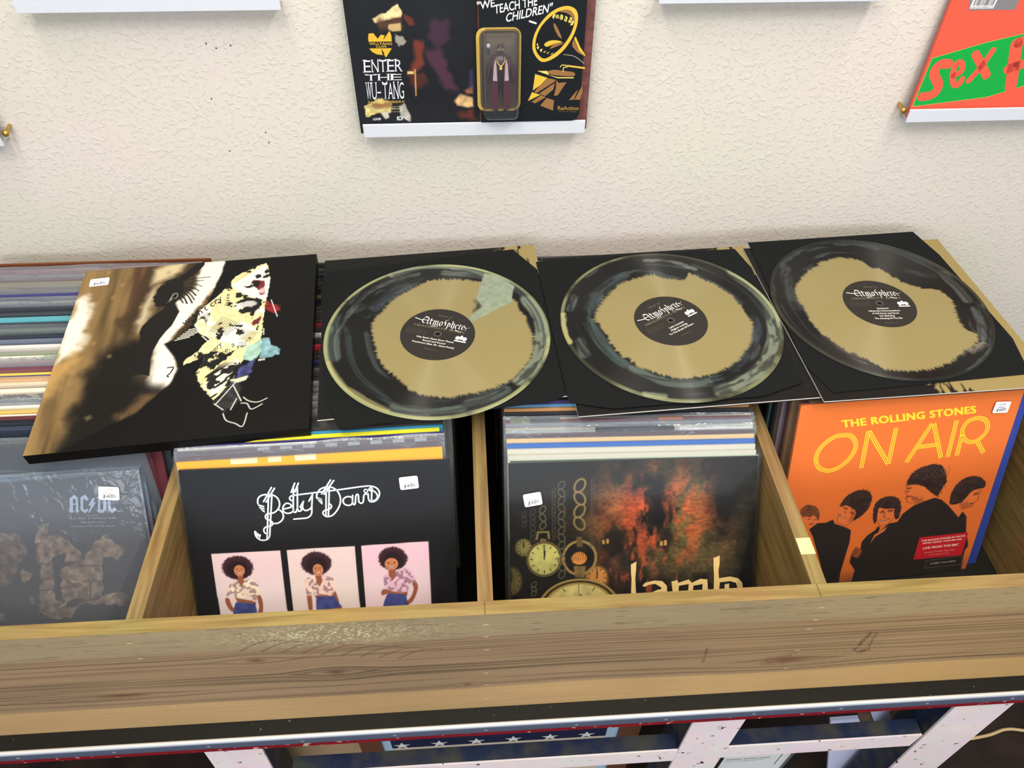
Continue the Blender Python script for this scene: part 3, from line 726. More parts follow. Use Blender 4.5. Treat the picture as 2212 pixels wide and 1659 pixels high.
def wu_text(m):
    g = (222, 178, 48)
    m.poly(smooth_path([(0.0263, 0.1296), (0.0321, 0.1300), (0.0368, 0.1232), (0.0410, 0.1280), (0.0460, 0.1273), (0.0431, 0.1210), (0.0523, 0.1325), (0.0541, 0.1271), (0.0539, 0.1198), (0.0250, 0.1197), (0.0251, 0.1248)], 1, True), g, 0.0003)
    m.poly([(0.0249, 0.1117), (0.0531, 0.1116), (0.0500, 0.1073), (0.0448, 0.1005), (0.0421, 0.1031), (0.0331, 0.1044), (0.0277, 0.1077)], g, 0.0003)
    m.poly([(0.0398, 0.1111), (0.0425, 0.1067), (0.0432, 0.1017), (0.0405, 0.1043)], (24, 22, 22), 0.0004)
    m.text('WU-TANG', (0.0255, 0.1160), (0.0538, 0.1156), (0.0258, 0.1191), g, 0.0004, 0.01)
    m.text('CLAN', (0.0334, 0.1126), (0.0461, 0.1126), (0.0337, 0.1153), g, 0.0004, 0.01)
    wf = (232, 232, 236)
    serif(m, 'ENTER', (0.0140, 0.0818), (0.0638, 0.0825), (0.0152, 0.0980), wf, 0.0004)
    serif(m, 'THE', (0.0142, 0.0713), (0.0628, 0.0714), (0.0149, 0.0797), wf, 0.0004)
    serif(m, 'WU-TANG', (0.0133, 0.0464), (0.0630, 0.0470), (0.0147, 0.0695), wf, 0.0004)
    m.text('36 CHAMBERS', (0.0142, 0.0416), (0.0624, 0.0413), (0.0143, 0.0448), (206, 170, 70), 0.0004)
    m.text('30TH ANNIVERSARY', (0.0157, 0.0324), (0.0629, 0.0324), (0.0160, 0.0349), (200, 190, 150), 0.0004)
    m.stroke([(0.0112, 0.0366), (0.0639, 0.0365), (0.0640, 0.0295), (0.0111, 0.0296)], 0.0005, (180, 160, 110), 0.0003, True)
    m.text('LOUD', (0.0186, 0.0183), (0.0290, 0.0185), (0.0190, 0.0215), wf, 0.0004, 0.03); m.text('RCA', (0.0503, 0.0176), (0.0582, 0.0178), (0.0509, 0.0233), wf, 0.0004, 0.03)
    for t in ('ENTER',):
        pass
album(WU, 'dark album with gold bat-shaped emblem on the middle ledge behind the toy card', 0.308, 0.31, 0.004, (20, 20, 24), (112, 66, 60), A, wu_text, True, 0.004, seed=91, smat=M_CLEAR, side=0.003)

# ---- carded toy figure in front of that album
card = WU @ Matrix.Translation((0.1635, 0.0155, 0.0075))
e = empty('carded_toy_figure', card, 'black and gold blister card with a toy figure in a long maroon coat', 'toy', None)
K = lambda pts: [(p[0] - 0.1635, p[1] - 0.0155) for p in (pts if isinstance(pts, list) else [pts])]
K1 = lambda p: (p[0] - 0.1635, p[1] - 0.0155)
m = MB(); cw, ch = 0.1325, 0.21
rc = [(0.0, 0.0), (cw - 0.010, 0.0), (cw - 0.003, 0.003), (cw, 0.010), (cw, ch), (0, ch)]
m.prism(rc, -0.0012, 0.0, (22, 26, 30))
g1, g2, g3, bk = (206, 172, 62), (140, 100, 60), (222, 200, 104), (22, 24, 26)
hornO = smooth_path(K([(0.2743, 0.1607), (0.2837, 0.1552), (0.2859, 0.1425), (0.2811, 0.1252), (0.2709, 0.1094), (0.2583, 0.0988), (0.2445, 0.0942), (0.2358, 0.1000), (0.2304, 0.1109), (0.2314, 0.1250), (0.2383, 0.1397), (0.2496, 0.1522), (0.2619, 0.1592)]), 5, True)
hornI = smooth_path(K([(0.2728, 0.1566), (0.2798, 0.1519), (0.2819, 0.1417), (0.2773, 0.1270), (0.2679, 0.1130), (0.2563, 0.1033), (0.2457, 0.0985), (0.2381, 0.1036), (0.2341, 0.1126), (0.2351, 0.1250), (0.2411, 0.1379), (0.2516, 0.1488), (0.2621, 0.1550)]), 5, True)
m.poly(hornO, g1, 0.0002); m.poly(hornI, bk, 0.0003)
m.poly(smooth_path(K([(0.2621, 0.1550), (0.2728, 0.1566), (0.2798, 0.1519), (0.2819, 0.1408), (0.2778, 0.1485), (0.2712, 0.1528)]), 4, True), g2, 0.00035)
for pts in ([(0.2538, 0.1492), (0.2568, 0.1526), (0.2578, 0.1513), (0.2553, 0.1458)], [(0.2579, 0.1488), (0.2595, 0.1517), (0.2619, 0.1504), (0.2616, 0.1466), (0.2589, 0.1469)], [(0.2629, 0.1474), (0.2645, 0.1516), (0.2673, 0.1499), (0.2667, 0.1453), (0.2639, 0.1453)], [(0.2685, 0.1452), (0.2705, 0.1499), (0.2729, 0.1477), (0.2718, 0.1428), (0.2692, 0.1434)], [(0.2740, 0.1430), (0.2764, 0.1485), (0.2788, 0.1464), (0.2773, 0.1413), (0.2750, 0.1413)], [(0.2766, 0.1383), (0.2798, 0.1447), (0.2813, 0.1425), (0.2798, 0.1387)]):
    m.poly(K(pts), g3, 0.0004)
for ch_, c in zip('DIRT', [(0.2590, 0.1477), (0.2641, 0.1465), (0.2693, 0.1444), (0.2750, 0.1426)]):
    x, y = K1(c); wi_ = 0.0007 if ch_ == 'I' else 0.0020; m.text(ch_, (x, y), (x + wi_, y - 0.0004), (x + 0.0004, y + 0.0036), bk, 0.0005, 0.02)
for pts in ([(0.2353, 0.1171), (0.2377, 0.1170), (0.2364, 0.1135)], [(0.2355, 0.1122), (0.2387, 0.1144), (0.2379, 0.1099)], [(0.2397, 0.1099), (0.2434, 0.1107), (0.2412, 0.1063)], [(0.2436, 0.1062), (0.2477, 0.1084), (0.2464, 0.1062)], [(0.2483, 0.1048), (0.2519, 0.1070), (0.2506, 0.1048)], [(0.2535, 0.1034), (0.2571, 0.1060), (0.2553, 0.1034)]): m.poly(K(pts), g3, 0.0004)
m.poly(smooth_path(K([(0.2451, 0.1165), (0.2518, 0.1204), (0.2610, 0.1207), (0.2676, 0.1185), (0.2585, 0.1167), (0.2484, 0.1131)]), 3, True), g1, 0.0004)
m.poly(smooth_path(K([(0.2522, 0.1106), (0.2585, 0.1163), (0.2704, 0.1174), (0.2605, 0.1131)]), 3, True), g2, 0.0004)
m.poly(smooth_path(K([(0.2559, 0.1416), (0.2603, 0.1368), (0.2669, 0.1237), (0.2626, 0.1255), (0.2571, 0.1351)]), 3, True), g2, 0.0004)
m.poly(K([(0.2826, 0.1226), (0.2843, 0.1252), (0.2912, 0.1118), (0.2980, 0.1027), (0.2981, 0.1004), (0.2896, 0.1082)]), g1, 0.0003); m.poly(K([(0.2806, 0.1173), (0.2822, 0.1217), (0.2886, 0.1092), (0.2977, 0.1004), (0.2879, 0.1056), (0.2809, 0.1128)]), g2, 0.0003)
m.poly(K([(0.2373, 0.0830), (0.2505, 0.0828), (0.2526, 0.0776), (0.2642, 0.0746), (0.2852, 0.0742), (0.2853, 0.0728), (0.2643, 0.0732)]), g3, 0.0003)
m.poly(smooth_path(K([(0.2506, 0.0819), (0.2590, 0.0841), (0.2724, 0.0824), (0.2849, 0.0804), (0.2852, 0.0757), (0.2670, 0.0764), (0.2545, 0.0785)]), 3, True), g2, 0.0003)
m.stroke(K([(0.2767, 0.0889), (0.2983, 0.0857)]), 0.0022, g1, 0.0004); m.stroke(smooth_path(K([(0.2669, 0.0876), (0.2691, 0.0899), (0.2748, 0.0893), (0.2759, 0.0875), (0.2712, 0.0866), (0.2710, 0.0815)]), 4), 0.0010, g3, 0.0004)
m.stroke(smooth_path(K([(0.2703, 0.1033), (0.2845, 0.1006), (0.2974, 0.0917)]), 5), 0.0007, (170, 160, 130), 0.0003)
m.poly(K([(0.2346, 0.0791), (0.2509, 0.0739), (0.2417, 0.0646), (0.2321, 0.0576)]), g1, 0.0003); m.poly(K([(0.2514, 0.0734), (0.2615, 0.0714), (0.2607, 0.0690), (0.2372, 0.0541), (0.2342, 0.0561), (0.2426, 0.0655)]), g2, 0.0003)
m.poly(K([(0.2607, 0.0671), (0.2592, 0.0585), (0.2489, 0.0500), (0.2401, 0.0531)]), g2, 0.0003)
m.poly(K([(0.2312, 0.0556), (0.2421, 0.0516), (0.2258, 0.0436)]), g1, 0.0003); m.poly(K([(0.2431, 0.0511), (0.2499, 0.0485), (0.2356, 0.0404), (0.2307, 0.0425)]), g2, 0.0003); m.poly(K([(0.2510, 0.0475), (0.2608, 0.0439), (0.2600, 0.0300), (0.2426, 0.0373)]), g2, 0.0003)
m.poly(K([(0.2625, 0.0709), (0.2655, 0.0670), (0.2761, 0.0678), (0.2654, 0.0506), (0.2605, 0.0502), (0.2625, 0.0604)]), g2, 0.0003)
m.poly(K([(0.2894, 0.0551), (0.2921, 0.0579), (0.2871, 0.0444), (0.2808, 0.0440)]), g2, 0.0003); m.poly(K([(0.2975, 0.0636), (0.2981, 0.0549), (0.2955, 0.0442), (0.2881, 0.0443)]), g2, 0.0003)
m.text('ReAction', K1((0.2663, 0.0309)), K1((0.2945, 0.0301)), K1((0.2661, 0.0364)), (150, 116, 62), 0.0004, 0.02)
m.text('FIGURE', K1((0.2685, 0.0280)), K1((0.2922, 0.0273)), K1((0.2684, 0.0293)), (110, 92, 60), 0.0004)
wf = (226, 226, 226)
m.text('"WE', K1((0.1619, 0.1579)), K1((0.1833, 0.1614)), K1((0.1613, 0.1670)), wf, 0.0004, 0.012); m.text('TEACH THE', K1((0.1828, 0.1531)), K1((0.2349, 0.1624)), K1((0.1824, 0.1635)), wf, 0.0004, 0.012)
m.text('CHILDREN"', K1((0.1962, 0.1432)), K1((0.2527, 0.1547)), K1((0.1975, 0.1537)), wf, 0.0004, 0.012)
m.stroke(K([(0.2260, 0.1439), (0.2337, 0.1414)]), 0.0022, wf, 0.0004)
bp = K([(0.1618, 0.1330), (0.1650, 0.1376), (0.2121, 0.1370), (0.2160, 0.1314), (0.2153, 0.0329), (0.2114, 0.0300), (0.1646, 0.0309), (0.1598, 0.0370)])
gx0, gy0 = K1((0.1592, 0.0310)); gx1, gy1 = K1((0.2159, 0.1371))
def rr(x0, y0, x1, y1, r, z, n=5):
    o = []
    for cx, cy, a0 in ((x1 - r, y1 - r, 0), (x0 + r, y1 - r, 90), (x0 + r, y0 + r, 180), (x1 - r, y0 + r, 270)):
        for k in range(n):
            a = math.radians(a0 + 90 * k / (n - 1)); o.append((cx + r * math.cos(a), cy + r * math.sin(a), z))
    return o
m.poly(rr(gx0, gy0, gx1, gy1, 0.010, 0), (188, 158, 74), 0.0002)
m.poly(rr(gx0 + 0.004, gy0 + 0.003, gx1 - 0.003, gy1 - 0.004, 0.008, 0), (96, 82, 66), 0.00025)
m.build('backing_card', M_PRINT, e)
# blister: rounded clear bubble
bx0, by0 = K1((0.1671, 0.0238)); bx1, by1 = K1((0.2130, 0.1357))
m = MB(); ring = []
def rr(x0, y0, x1, y1, r, z, n=5):
    o = []
    for cx, cy, a0 in ((x1 - r, y1 - r, 0), (x0 + r, y1 - r, 90), (x0 + r, y0 + r, 180), (x1 - r, y0 + r, 270)):
        for k in range(n):
            a = math.radians(a0 + 90 * k / (n - 1)); o.append((cx + r * math.cos(a), cy + r * math.sin(a), z))
    return o
R_ = [rr(bx0 - 0.002, by0, bx1 + 0.002, by1, 0.006, 0.0004), rr(bx0, by0, bx1, by1, 0.006, 0.0008), rr(bx0 + 0.0008, by0 + 0.001, bx1 - 0.0008, by1 - 0.0008, 0.006, 0.014), rr(bx0 + 0.003, by0 + 0.003, bx1 - 0.003, by1 - 0.003, 0.005, 0.0165)]
nn = len(R_[0]); m.add([q for r in R_ for q in r], [(i * nn + k, i * nn + (k + 1) % nn, (i + 1) * nn + (k + 1) % nn, (i + 1) * nn + k) for i in range(3) for k in range(nn)], GREY)
m.add(R_[3], [tuple(range(nn))], GREY)
bl = m.build('blister', M_BLISTER, e, smooth=False); tag(bl, 'clear plastic bubble')
# toy figure: one continuous body grown from a skeleton
fx, fy0 = K1((0.1894, 0.0299)); fy1 = K1((0.1898, 0.1226))[1]; fh = fy1 - fy0
def FP(x, y, z=0.0): return (fx + x * fh, fy0 + y * fh, 0.0075 + z * fh)
bmk = [('pel', (0, 0.50, 0), 0.070), ('wst', (0, 0.60, 0), 0.068), ('chs', (0, 0.74, 0), 0.090), ('nek', (0, 0.835, 0), 0.034), ('jaw', (0, 0.875, 0.012), 0.046), ('hed', (0, 0.925, 0.004), 0.058), ('top', (0, 0.968, -0.004), 0.045)]
ed = [(0, 1), (1, 2), (2, 3), (3, 4), (4, 5), (5, 6)]
for sx in (-1, 1):
    b = len(bmk)
    bmk += [('sho', (sx * 0.105, 0.775, 0), 0.042), ('elb', (sx * 0.155, 0.62, 0), 0.034), ('wri', (sx * 0.185, 0.475, 0.01), 0.024), ('hnd', (sx * 0.188, 0.435, 0.015), 0.026), ('hip', (sx * 0.052, 0.45, 0), 0.056), ('kne', (sx * 0.06, 0.26, 0.004), 0.044), ('ank', (sx * 0.065, 0.06, 0), 0.032), ('toe', (sx * 0.075, 0.022, 0.05), 0.030)]
    ed += [(2, b), (b, b + 1), (b + 1, b + 2), (b + 2, b + 3), (0, b + 4), (b + 4, b + 5), (b + 5, b + 6), (b + 6, b + 7)]
me = bpy.data.meshes.new('toy_figure'); me.from_pydata([FP(*q[1]) for q in bmk], ed, []); me.update()
tf = bpy.data.objects.new('toy_figure', me); COL.objects.link(tf); tf.parent = e
sk = tf.modifiers.new('skin', 'SKIN'); 
for i, q in enumerate(bmk):
    dv = me.skin_vertices[0].data[i]; dv.radius = (q[2] * fh * 0.95, q[2] * fh * (0.8 if i < 3 else 0.95)); dv.use_root = (i == 0)
sb = tf.modifiers.new('sub', 'SUBSURF'); sb.levels = 2; sb.render_levels = 2
bpy.context.view_layer.update()
dg = bpy.context.evaluated_depsgraph_get(); em = bpy.data.meshes.new_from_object(tf.evaluated_get(dg)); tf.modifiers.clear(); tf.data = em
ca = em.color_attributes.new('Col', 'FLOAT_COLOR', 'POINT'); cc = []
for v in em.vertices:
    x = (v.co.x - fx) / fh; y = (v.co.y - fy0) / fh
    c = (74, 46, 36)
    if y < 0.10: c = (26, 24, 26)
    elif y < 0.62 and abs(x) < 0.125: c = (34, 30, 36)
    elif y < 0.83 and y >= 0.49 and abs(x) > 0.075: c = (88, 44, 52)
    elif 0.62 <= y < 0.80: c = (84, 42, 46)
    if y > 0.945: c = (44, 32, 28)
    cc.append((*lin(c), 1))
ca.data.foreach_set('color', np.array(cc, np.float32).reshape(-1)); em.materials.clear(); em.materials.append(M_GLOSS)
em.polygons.foreach_set('use_smooth', np.ones(len(em.polygons), bool))
for sx in (-1, 1):
    m = MB(); q = [(sx * 0.125, 0.80), (sx * 0.05, 0.80), (sx * 0.035, 0.62), (sx * 0.04, 0.50), (sx * 0.03, 0.11), (sx * 0.125, 0.10), (sx * 0.155, 0.30), (sx * 0.12, 0.52)]
    m.prism([FP(*p)[:2] for p in q], 0.0075 + 0.030 * fh, 0.0075 + 0.085 * fh, (104, 50, 58)); m.build('coat_panel', M_PRINT, tf, bevel=0.0012)
    m = MB(); q = [(sx * 0.07, 0.82), (sx * 0.095, 0.72), (sx * 0.11, 0.515), (sx * 0.05, 0.51), (sx * 0.058, 0.68)]
    m.prism([FP(*p)[:2] for p in q], 0.0075 + 0.086 * fh, 0.0075 + 0.094 * fh, (226, 206, 206)); m.build('white_lapel', M_PRINT, tf)
m = MB(); m.tube([FP(*p) for p in [(-0.055, 0.83, 0.075), (-0.05, 0.77, 0.096), (-0.02, 0.725, 0.1), (0.0, 0.715, 0.1), (0.02, 0.725, 0.1), (0.05, 0.77, 0.096), (0.055, 0.83, 0.075)]], 0.006 * fh, (206, 176, 96)); m.prism([FP(*p)[:2] for p in [(-0.018, 0.67), (0.018, 0.67), (0.012, 0.712), (-0.012, 0.712)]], 0.0075 + 0.094 * fh, 0.0075 + 0.105 * fh, (216, 180, 80)); m.build('necklace', M_GLOSS, tf)
m = MB()
for sx in (-1, 1): m.tube([(FP(sx * 0.026 + 0.02 * math.cos(a), 0.918 + 0.011 * math.sin(a), 0.064)) for a in np.linspace(0, 2 * math.pi, 14)], 0.0028 * fh, (210, 190, 140), 6)
m.build('glasses', M_GLOSS, tf)
mx_, my_ = K1((0.1744, 0.1171)); mx2, my2 = K1((0.1745, 0.1064))
m = MB(); m.tube([(mx_, my_, 0.006), (mx2, my2, 0.006)], 0.0013, (40, 36, 48)); m.lathe([(0, -0.003), (0.0022, -0.0022), (0.003, 0), (0.0022, 0.0022), (0, 0.003)], 12, (190, 190, 196), 1, (mx_, my_, 0.006)); m.build('microphone', M_GLOSS, e, smooth=True)

# ---- orange and green album on the right ledge
SX = lpose(0.5155, 0.5915, 0.05, 0, 0, 0.2390)
A = Art(0.308, 0.31, 120, (244, 90, 66))
def sex_dec(m):
    g, o = (0, 164, 62), (244, 90, 66)
    q = [(0.0019, 0.0170), (0.0032, 0.0824), (0.0693, 0.1019), (0.1150, 0.1121), (0.1494, 0.0433), (0.1033, 0.0284)]
    q2 = [q[0], q[1], q[2], q[3], (0.308, q[3][1] + 0.012), (0.308, q[4][1] + 0.016), q[4], q[5]]
    m.poly(q2, g, 0.0002)
    m.stroke(q2, 0.0005, (190, 200, 90), 0.00025, True)
    m.stroke(smooth_path([(0.0291, 0.0743), (0.0202, 0.0750), (0.0145, 0.0704), (0.0142, 0.0621), (0.0199, 0.0547), (0.0268, 0.0461), (0.0264, 0.0364), (0.0194, 0.0317), (0.0098, 0.0308)], 6), 0.0125, o, 0.0003)
    m.stroke(smooth_path([(0.0427, 0.0590), (0.0508, 0.0641), (0.0486, 0.0730), (0.0421, 0.0767), (0.0391, 0.0711), (0.0409, 0.0606), (0.0460, 0.0500), (0.0512, 0.0456), (0.0558, 0.0477), (0.0565, 0.0541)], 6), 0.0078, o, 0.0003)
    m.stroke([(0.0606, 0.0871), (0.0753, 0.0725), (0.0893, 0.0582)], 0.0105, o, 0.0003); m.stroke([(0.0826, 0.0918), (0.0769, 0.0715), (0.0672, 0.0517)], 0.008, o, 0.0003)
    m.stroke([(0.1110, 0.0993), (0.1309, 0.0431)], 0.016, o, 0.0003)
    px, py = (0.1135, 0.1008); m.stroke(smooth_path([(px, py), (px + 0.022, py + 0.008), (px + 0.034, py - 0.006), (px + 0.026, py - 0.024), (px + 0.002, py - 0.034)], 5), 0.013, o, 0.0003)
    q = [(0.0221, 0.1567), (0.0878, 0.1560), (0.0880, 0.1419), (0.0266, 0.1419)]; m.poly(q, (128, 126, 128), 0.0003)
    a, b, c, d = [(0.0272, 0.1567), (0.0595, 0.1563), (0.0582, 0.1438), (0.0271, 0.1438)]; m.poly([a, b, c, d], (232, 226, 226), 0.0004)
    r = random.Random(3); t = 0.06
    while t < 0.95:
        w = r.choice((0.008, 0.014, 0.024)); L_ = lambda s, k: (a[0] + (b[0] - a[0]) * s + (d[0] + (c[0] - d[0]) * s - a[0] - (b[0] - a[0]) * s) * k, a[1] + (b[1] - a[1]) * s + (d[1] + (c[1] - d[1]) * s - a[1] - (b[1] - a[1]) * s) * k)
        m.poly([L_(t, 0), L_(t + w, 0), L_(t + w, 0.72), L_(t, 0.72)], (34, 30, 36), 0.0005); t += w + r.choice((0.012, 0.018, 0.03))
    m.text('0 81227 94027 5', (0.0283, 0.1443), (0.0568, 0.1445), (0.0282, 0.1463), (70, 66, 70), 0.0005)
album(SX, 'orange album with a green band and cut-out lettering on the right ledge', 0.308, 0.31, 0.005, (255, 98, 72), (230, 90, 70), A, sex_dec, True, 0.004, seed=92, side=0.008)

# ---- art box (lidded set) lying on the records
bc, S_, by_, tx_, ty_ = (-0.4765, 0.3689, 0.0639), 0.322, 0.0787, -0.0015, 0.0502
ex = Vector((math.cos(by_), math.sin(by_), tx_)); ey = Vector((-math.sin(by_), math.cos(by_), ty_))
og = Vector(bc) - ex * S_ / 2 - ey * S_ / 2
BXM = frame(og, ex, ey)
A = Art(S_, S_, 400, (96, 76, 48))
st = fbm(A.X * 34 + 0.15 * A.Y, A.Y * 4, 41, 4); st2 = fbm(A.X * 90, A.Y * 8, 43, 3)
k = sstep(0.35, 0.65, st)
A.img = np.array((56, 44, 28.)) + (np.array((122, 98, 62.)) - np.array((56, 44, 28.))) * k[..., None]
A.img = A.img * (0.85 + 0.3 * st2)[..., None]
P = A.poly
cr = (216, 210, 196)
P([(0.0005, 0.1955), (-0.0021, 0.2656), (0.0087, 0.2704), (0.0228, 0.2505), (0.0285, 0.2147), (0.0255, 0.1760), (0.0190, 0.1553), (-0.0016, 0.1422), (-0.0032, 0.1714)], cr, 0.010, 1, 0.012, 60, 3)
P([(-0.0097, 0.1380), (0.0102, 0.1459), (0.0222, 0.1576), (0.0353, 0.1481), (0.0251, 0.1286), (0.0163, 0.1046), (0.0096, 0.0812), (-0.0006, 0.0872)], (176, 140, 84), 0.012, 0.8, 0.012, 60, 4)
P([(0.0964, 0.2599), (0.1072, 0.2803), (0.1044, 0.2229), (0.0965, 0.2007), (0.0917, 0.1900), (0.0876, 0.2075)], (190, 176, 144), 0.008, 0.9, 0.006, 60, 5)
P([(0.0688, 0.2912), (0.0728, 0.3264), (0.0792, 0.3257), (0.0821, 0.2616), (0.0783, 0.2379)], (78, 46, 36), 0.008, 0.7, 0.004, 60, 6)
P([(0.0978, 0.3136), (0.1148, 0.3248), (0.1401, 0.3235), (0.1325, 0.3030), (0.1067, 0.2836), (0.0968, 0.2816)], (206, 190, 150), 0.008, 0.85, 0.006, 60, 6)
P([(0.1592, 0.3229), (0.1931, 0.3223), (0.1944, 0.2891), (0.1682, 0.2330), (0.1486, 0.1888), (0.1352, 0.1626), (0.1507, 0.1339), (0.1552, 0.1151), (0.1497, 0.0905), (0.1337, 0.0778), (0.1141, 0.0778), (0.1199, 0.1067), (0.1212, 0.1323), (0.1149, 0.1596), (0.1250, 0.1916), (0.1400, 0.2216), (0.1334, 0.2402), (0.1561, 0.2651)], cr, 0.004, 1, 0.003)
P([(0.045, 0.125), (0.062, 0.165), (0.085, 0.178), (0.112, 0.170), (0.118, 0.15), (0.112, 0.11), (0.130, 0.07), (0.20, 0.01), (0.24, -0.05), (0.035, -0.05), (0.040, 0.06)], (22, 20, 17), 0.014, 1.0, 0.012, 50, 7); P([(0.05, -0.02), (0.20, -0.02), (0.14, 0.09), (0.06, 0.10)], (20, 18, 16), 0.010, 0.9)
P([(0.0916, 0.0475), (0.1058, 0.0550), (0.1177, 0.0773), (0.1392, 0.0771), (0.1237, 0.0527), (0.1098, 0.0429), (0.1005, 0.0372)], (112, 86, 54), 0.008, 0.7, 0.004)
P([(0.1898, 0.2929), (0.1927, 0.3257), (0.3240, 0.3239), (0.3243, -0.0068), (0.0375, 0.0010), (0.0939, 0.0357), (0.1158, 0.0479), (0.1359, 0.0751), (0.1497, 0.0905), (0.1552, 0.1151), (0.1497, 0.1340), (0.1315, 0.1617), (0.1506, 0.1745), (0.1712, 0.2090)], (9, 10, 10), 0.002, 1, 0.001)
FG = (22, 21, 20)
P([(0.1142, 0.2811), (0.1221, 0.2897), (0.1323, 0.2901), (0.1386, 0.2813), (0.1417, 0.2668), (0.1403, 0.2546), (0.1365, 0.2459), (0.1336, 0.2387), (0.1419, 0.2219), (0.1389, 0.2085), (0.1359, 0.1960), (0.1298, 0.1854), (0.1242, 0.1722), (0.1196, 0.1537), (0.1184, 0.1378), (0.1219, 0.1077), (0.0984, 0.1157), (0.0967, 0.1405), (0.0966, 0.1619), (0.0988, 0.1766), (0.0958, 0.1881), (0.0978, 0.1992), (0.1059, 0.2140), (0.1159, 0.2251), (0.1212, 0.2312), (0.1192, 0.2353), (0.1124, 0.2344), (0.1076, 0.2373), (0.1071, 0.2428), (0.1037, 0.2468), (0.1042, 0.2513), (0.1019, 0.2555), (0.1054, 0.2613), (0.1055, 0.2705), (0.1092, 0.2776)], FG, 0.0008)
for q, w in (([(0.1189, 0.2837), (0.1362, 0.2912), (0.1504, 0.3090), (0.1585, 0.3196)], 0.010), ([(0.1254, 0.2813), (0.1406, 0.2891), (0.1549, 0.3068), (0.1608, 0.3177)], 0.006), ([(0.1334, 0.2820), (0.1511, 0.2878), (0.1747, 0.2889)], 0.0013), ([(0.1375, 0.2752), (0.1547, 0.2763), (0.1656, 0.2702)], 0.0013), ([(0.1394, 0.2687), (0.1501, 0.2643), (0.1598, 0.2523)], 0.0022), ([(0.1392, 0.2625), (0.1485, 0.2536), (0.1567, 0.2374)], 0.0022), ([(0.1381, 0.2564), (0.1453, 0.2479), (0.1498, 0.2368)], 0.0022), ([(0.1367, 0.2520), (0.1418, 0.2437), (0.1445, 0.2389)], 0.002), ([(0.1380, 0.2783), (0.1559, 0.2825), (0.1662, 0.2828)], 0.0012), ([(0.1400, 0.2717), (0.1536, 0.2685), (0.1627, 0.2612)], 0.0016), ([(0.1309, 0.2854), (0.1461, 0.2949), (0.1583, 0.3130)], 0.006), ([(0.1388, 0.2656), (0.1499, 0.2581), (0.1589, 0.2432)], 0.0018)): A.line(smooth_path(q, 5), w, FG, 0.0006)
P([(0.1248, 0.2443), (0.1284, 0.2607), (0.1284, 0.2469), (0.1232, 0.2415)], (172, 160, 134), 0.0012, 0.9); A.line(smooth_path([(0.1291, 0.2560), (0.1315, 0.2603), (0.1350, 0.2568), (0.1342, 0.2507), (0.1311, 0.2490)], 4), 0.0009, (176, 170, 160), 0.0005)
# collage of torn paper
pl, wh = (204, 193, 144), (218, 214, 200)
P([(0.1697, 0.2209), (0.1923, 0.2515), (0.2113, 0.2871), (0.2513, 0.3120), (0.2594, 0.2718), (0.2560, 0.2316), (0.2552, 0.1872), (0.2555, 0.1562), (0.2386, 0.1391), (0.2334, 0.1132), (0.2246, 0.0887), (0.2064, 0.0554), (0.1869, 0.0834), (0.1787, 0.1045), (0.1864, 0.1321), (0.1722, 0.1260), (0.1609, 0.1209), (0.1613, 0.1313), (0.1724, 0.1392), (0.1899, 0.1669), (0.1756, 0.1742), (0.1655, 0.1924)], pl, 0.0006, 1, 0.002, 260, 9, 0.12)
P([(0.2069, 0.2685), (0.2496, 0.3072), (0.2581, 0.2751), (0.2549, 0.2317), (0.2296, 0.2439), (0.2119, 0.2584)], wh, 0.0008, 1, 0.002, 260)
P([(0.2076, 0.1816), (0.2300, 0.1932), (0.2471, 0.1768), (0.2222, 0.1520), (0.1983, 0.1604)], wh, 0.001, 0.9, 0.002, 260)
P([(0.2043, 0.1065), (0.2248, 0.1248), (0.2334, 0.1132), (0.2211, 0.0867), (0.2057, 0.0615), (0.1905, 0.0830)], wh, 0.002, 0.8, 0.002, 260)
for q in ([(0.2145, 0.2320), (0.2300, 0.2393), (0.2507, 0.2337), (0.2497, 0.2202), (0.2427, 0.2077), (0.2285, 0.2109), (0.2233, 0.2234)], [(0.2139, 0.2489), (0.2208, 0.2512), (0.2244, 0.2445), (0.2199, 0.2390), (0.2145, 0.2420)], [(0.2264, 0.3050), (0.2410, 0.3083), (0.2355, 0.2973)], [(0.2238, 0.1545), (0.2373, 0.1542), (0.2372, 0.1447), (0.2285, 0.1457)], [(0.1667, 0.1980), (0.1679, 0.2197), (0.1637, 0.2217), (0.1602, 0.1959)], [(0.1880, 0.1188), (0.2232, 0.1410), (0.2202, 0.1333), (0.1968, 0.1074)], [(0.2164, 0.0798), (0.2310, 0.1188), (0.2334, 0.1132), (0.2219, 0.0791)], [(0.2107, 0.1898), (0.2288, 0.1847), (0.2272, 0.1806), (0.2111, 0.1854)], [(0.2476, 0.1711), (0.2506, 0.1821), (0.2451, 0.1770)], [(0.2366, 0.2841), (0.2446, 0.2880), (0.2463, 0.2797), (0.2392, 0.2774)]):
    P(q, (24, 24, 24), 0.0006, 1, 0.003, 320, 13)
P([(0.2352, 0.2746), (0.2510, 0.2728), (0.2541, 0.2441), (0.2481, 0.2417), (0.2407, 0.2581)], (104, 36, 40), 0.001, 1, 0.002, 260, 3, 0.3); P([(0.2402, 0.1891), (0.2531, 0.2020), (0.2502, 0.1879), (0.2427, 0.1830)], (96, 36, 40), 0.001, 1, 0.002, 260)
P([(0.2552, 0.2286), (0.2739, 0.2203), (0.2767, 0.2080), (0.2649, 0.2035), (0.2562, 0.2135)], (120, 30, 36), 0.001, 1, 0.004, 260, 3, 0.4)
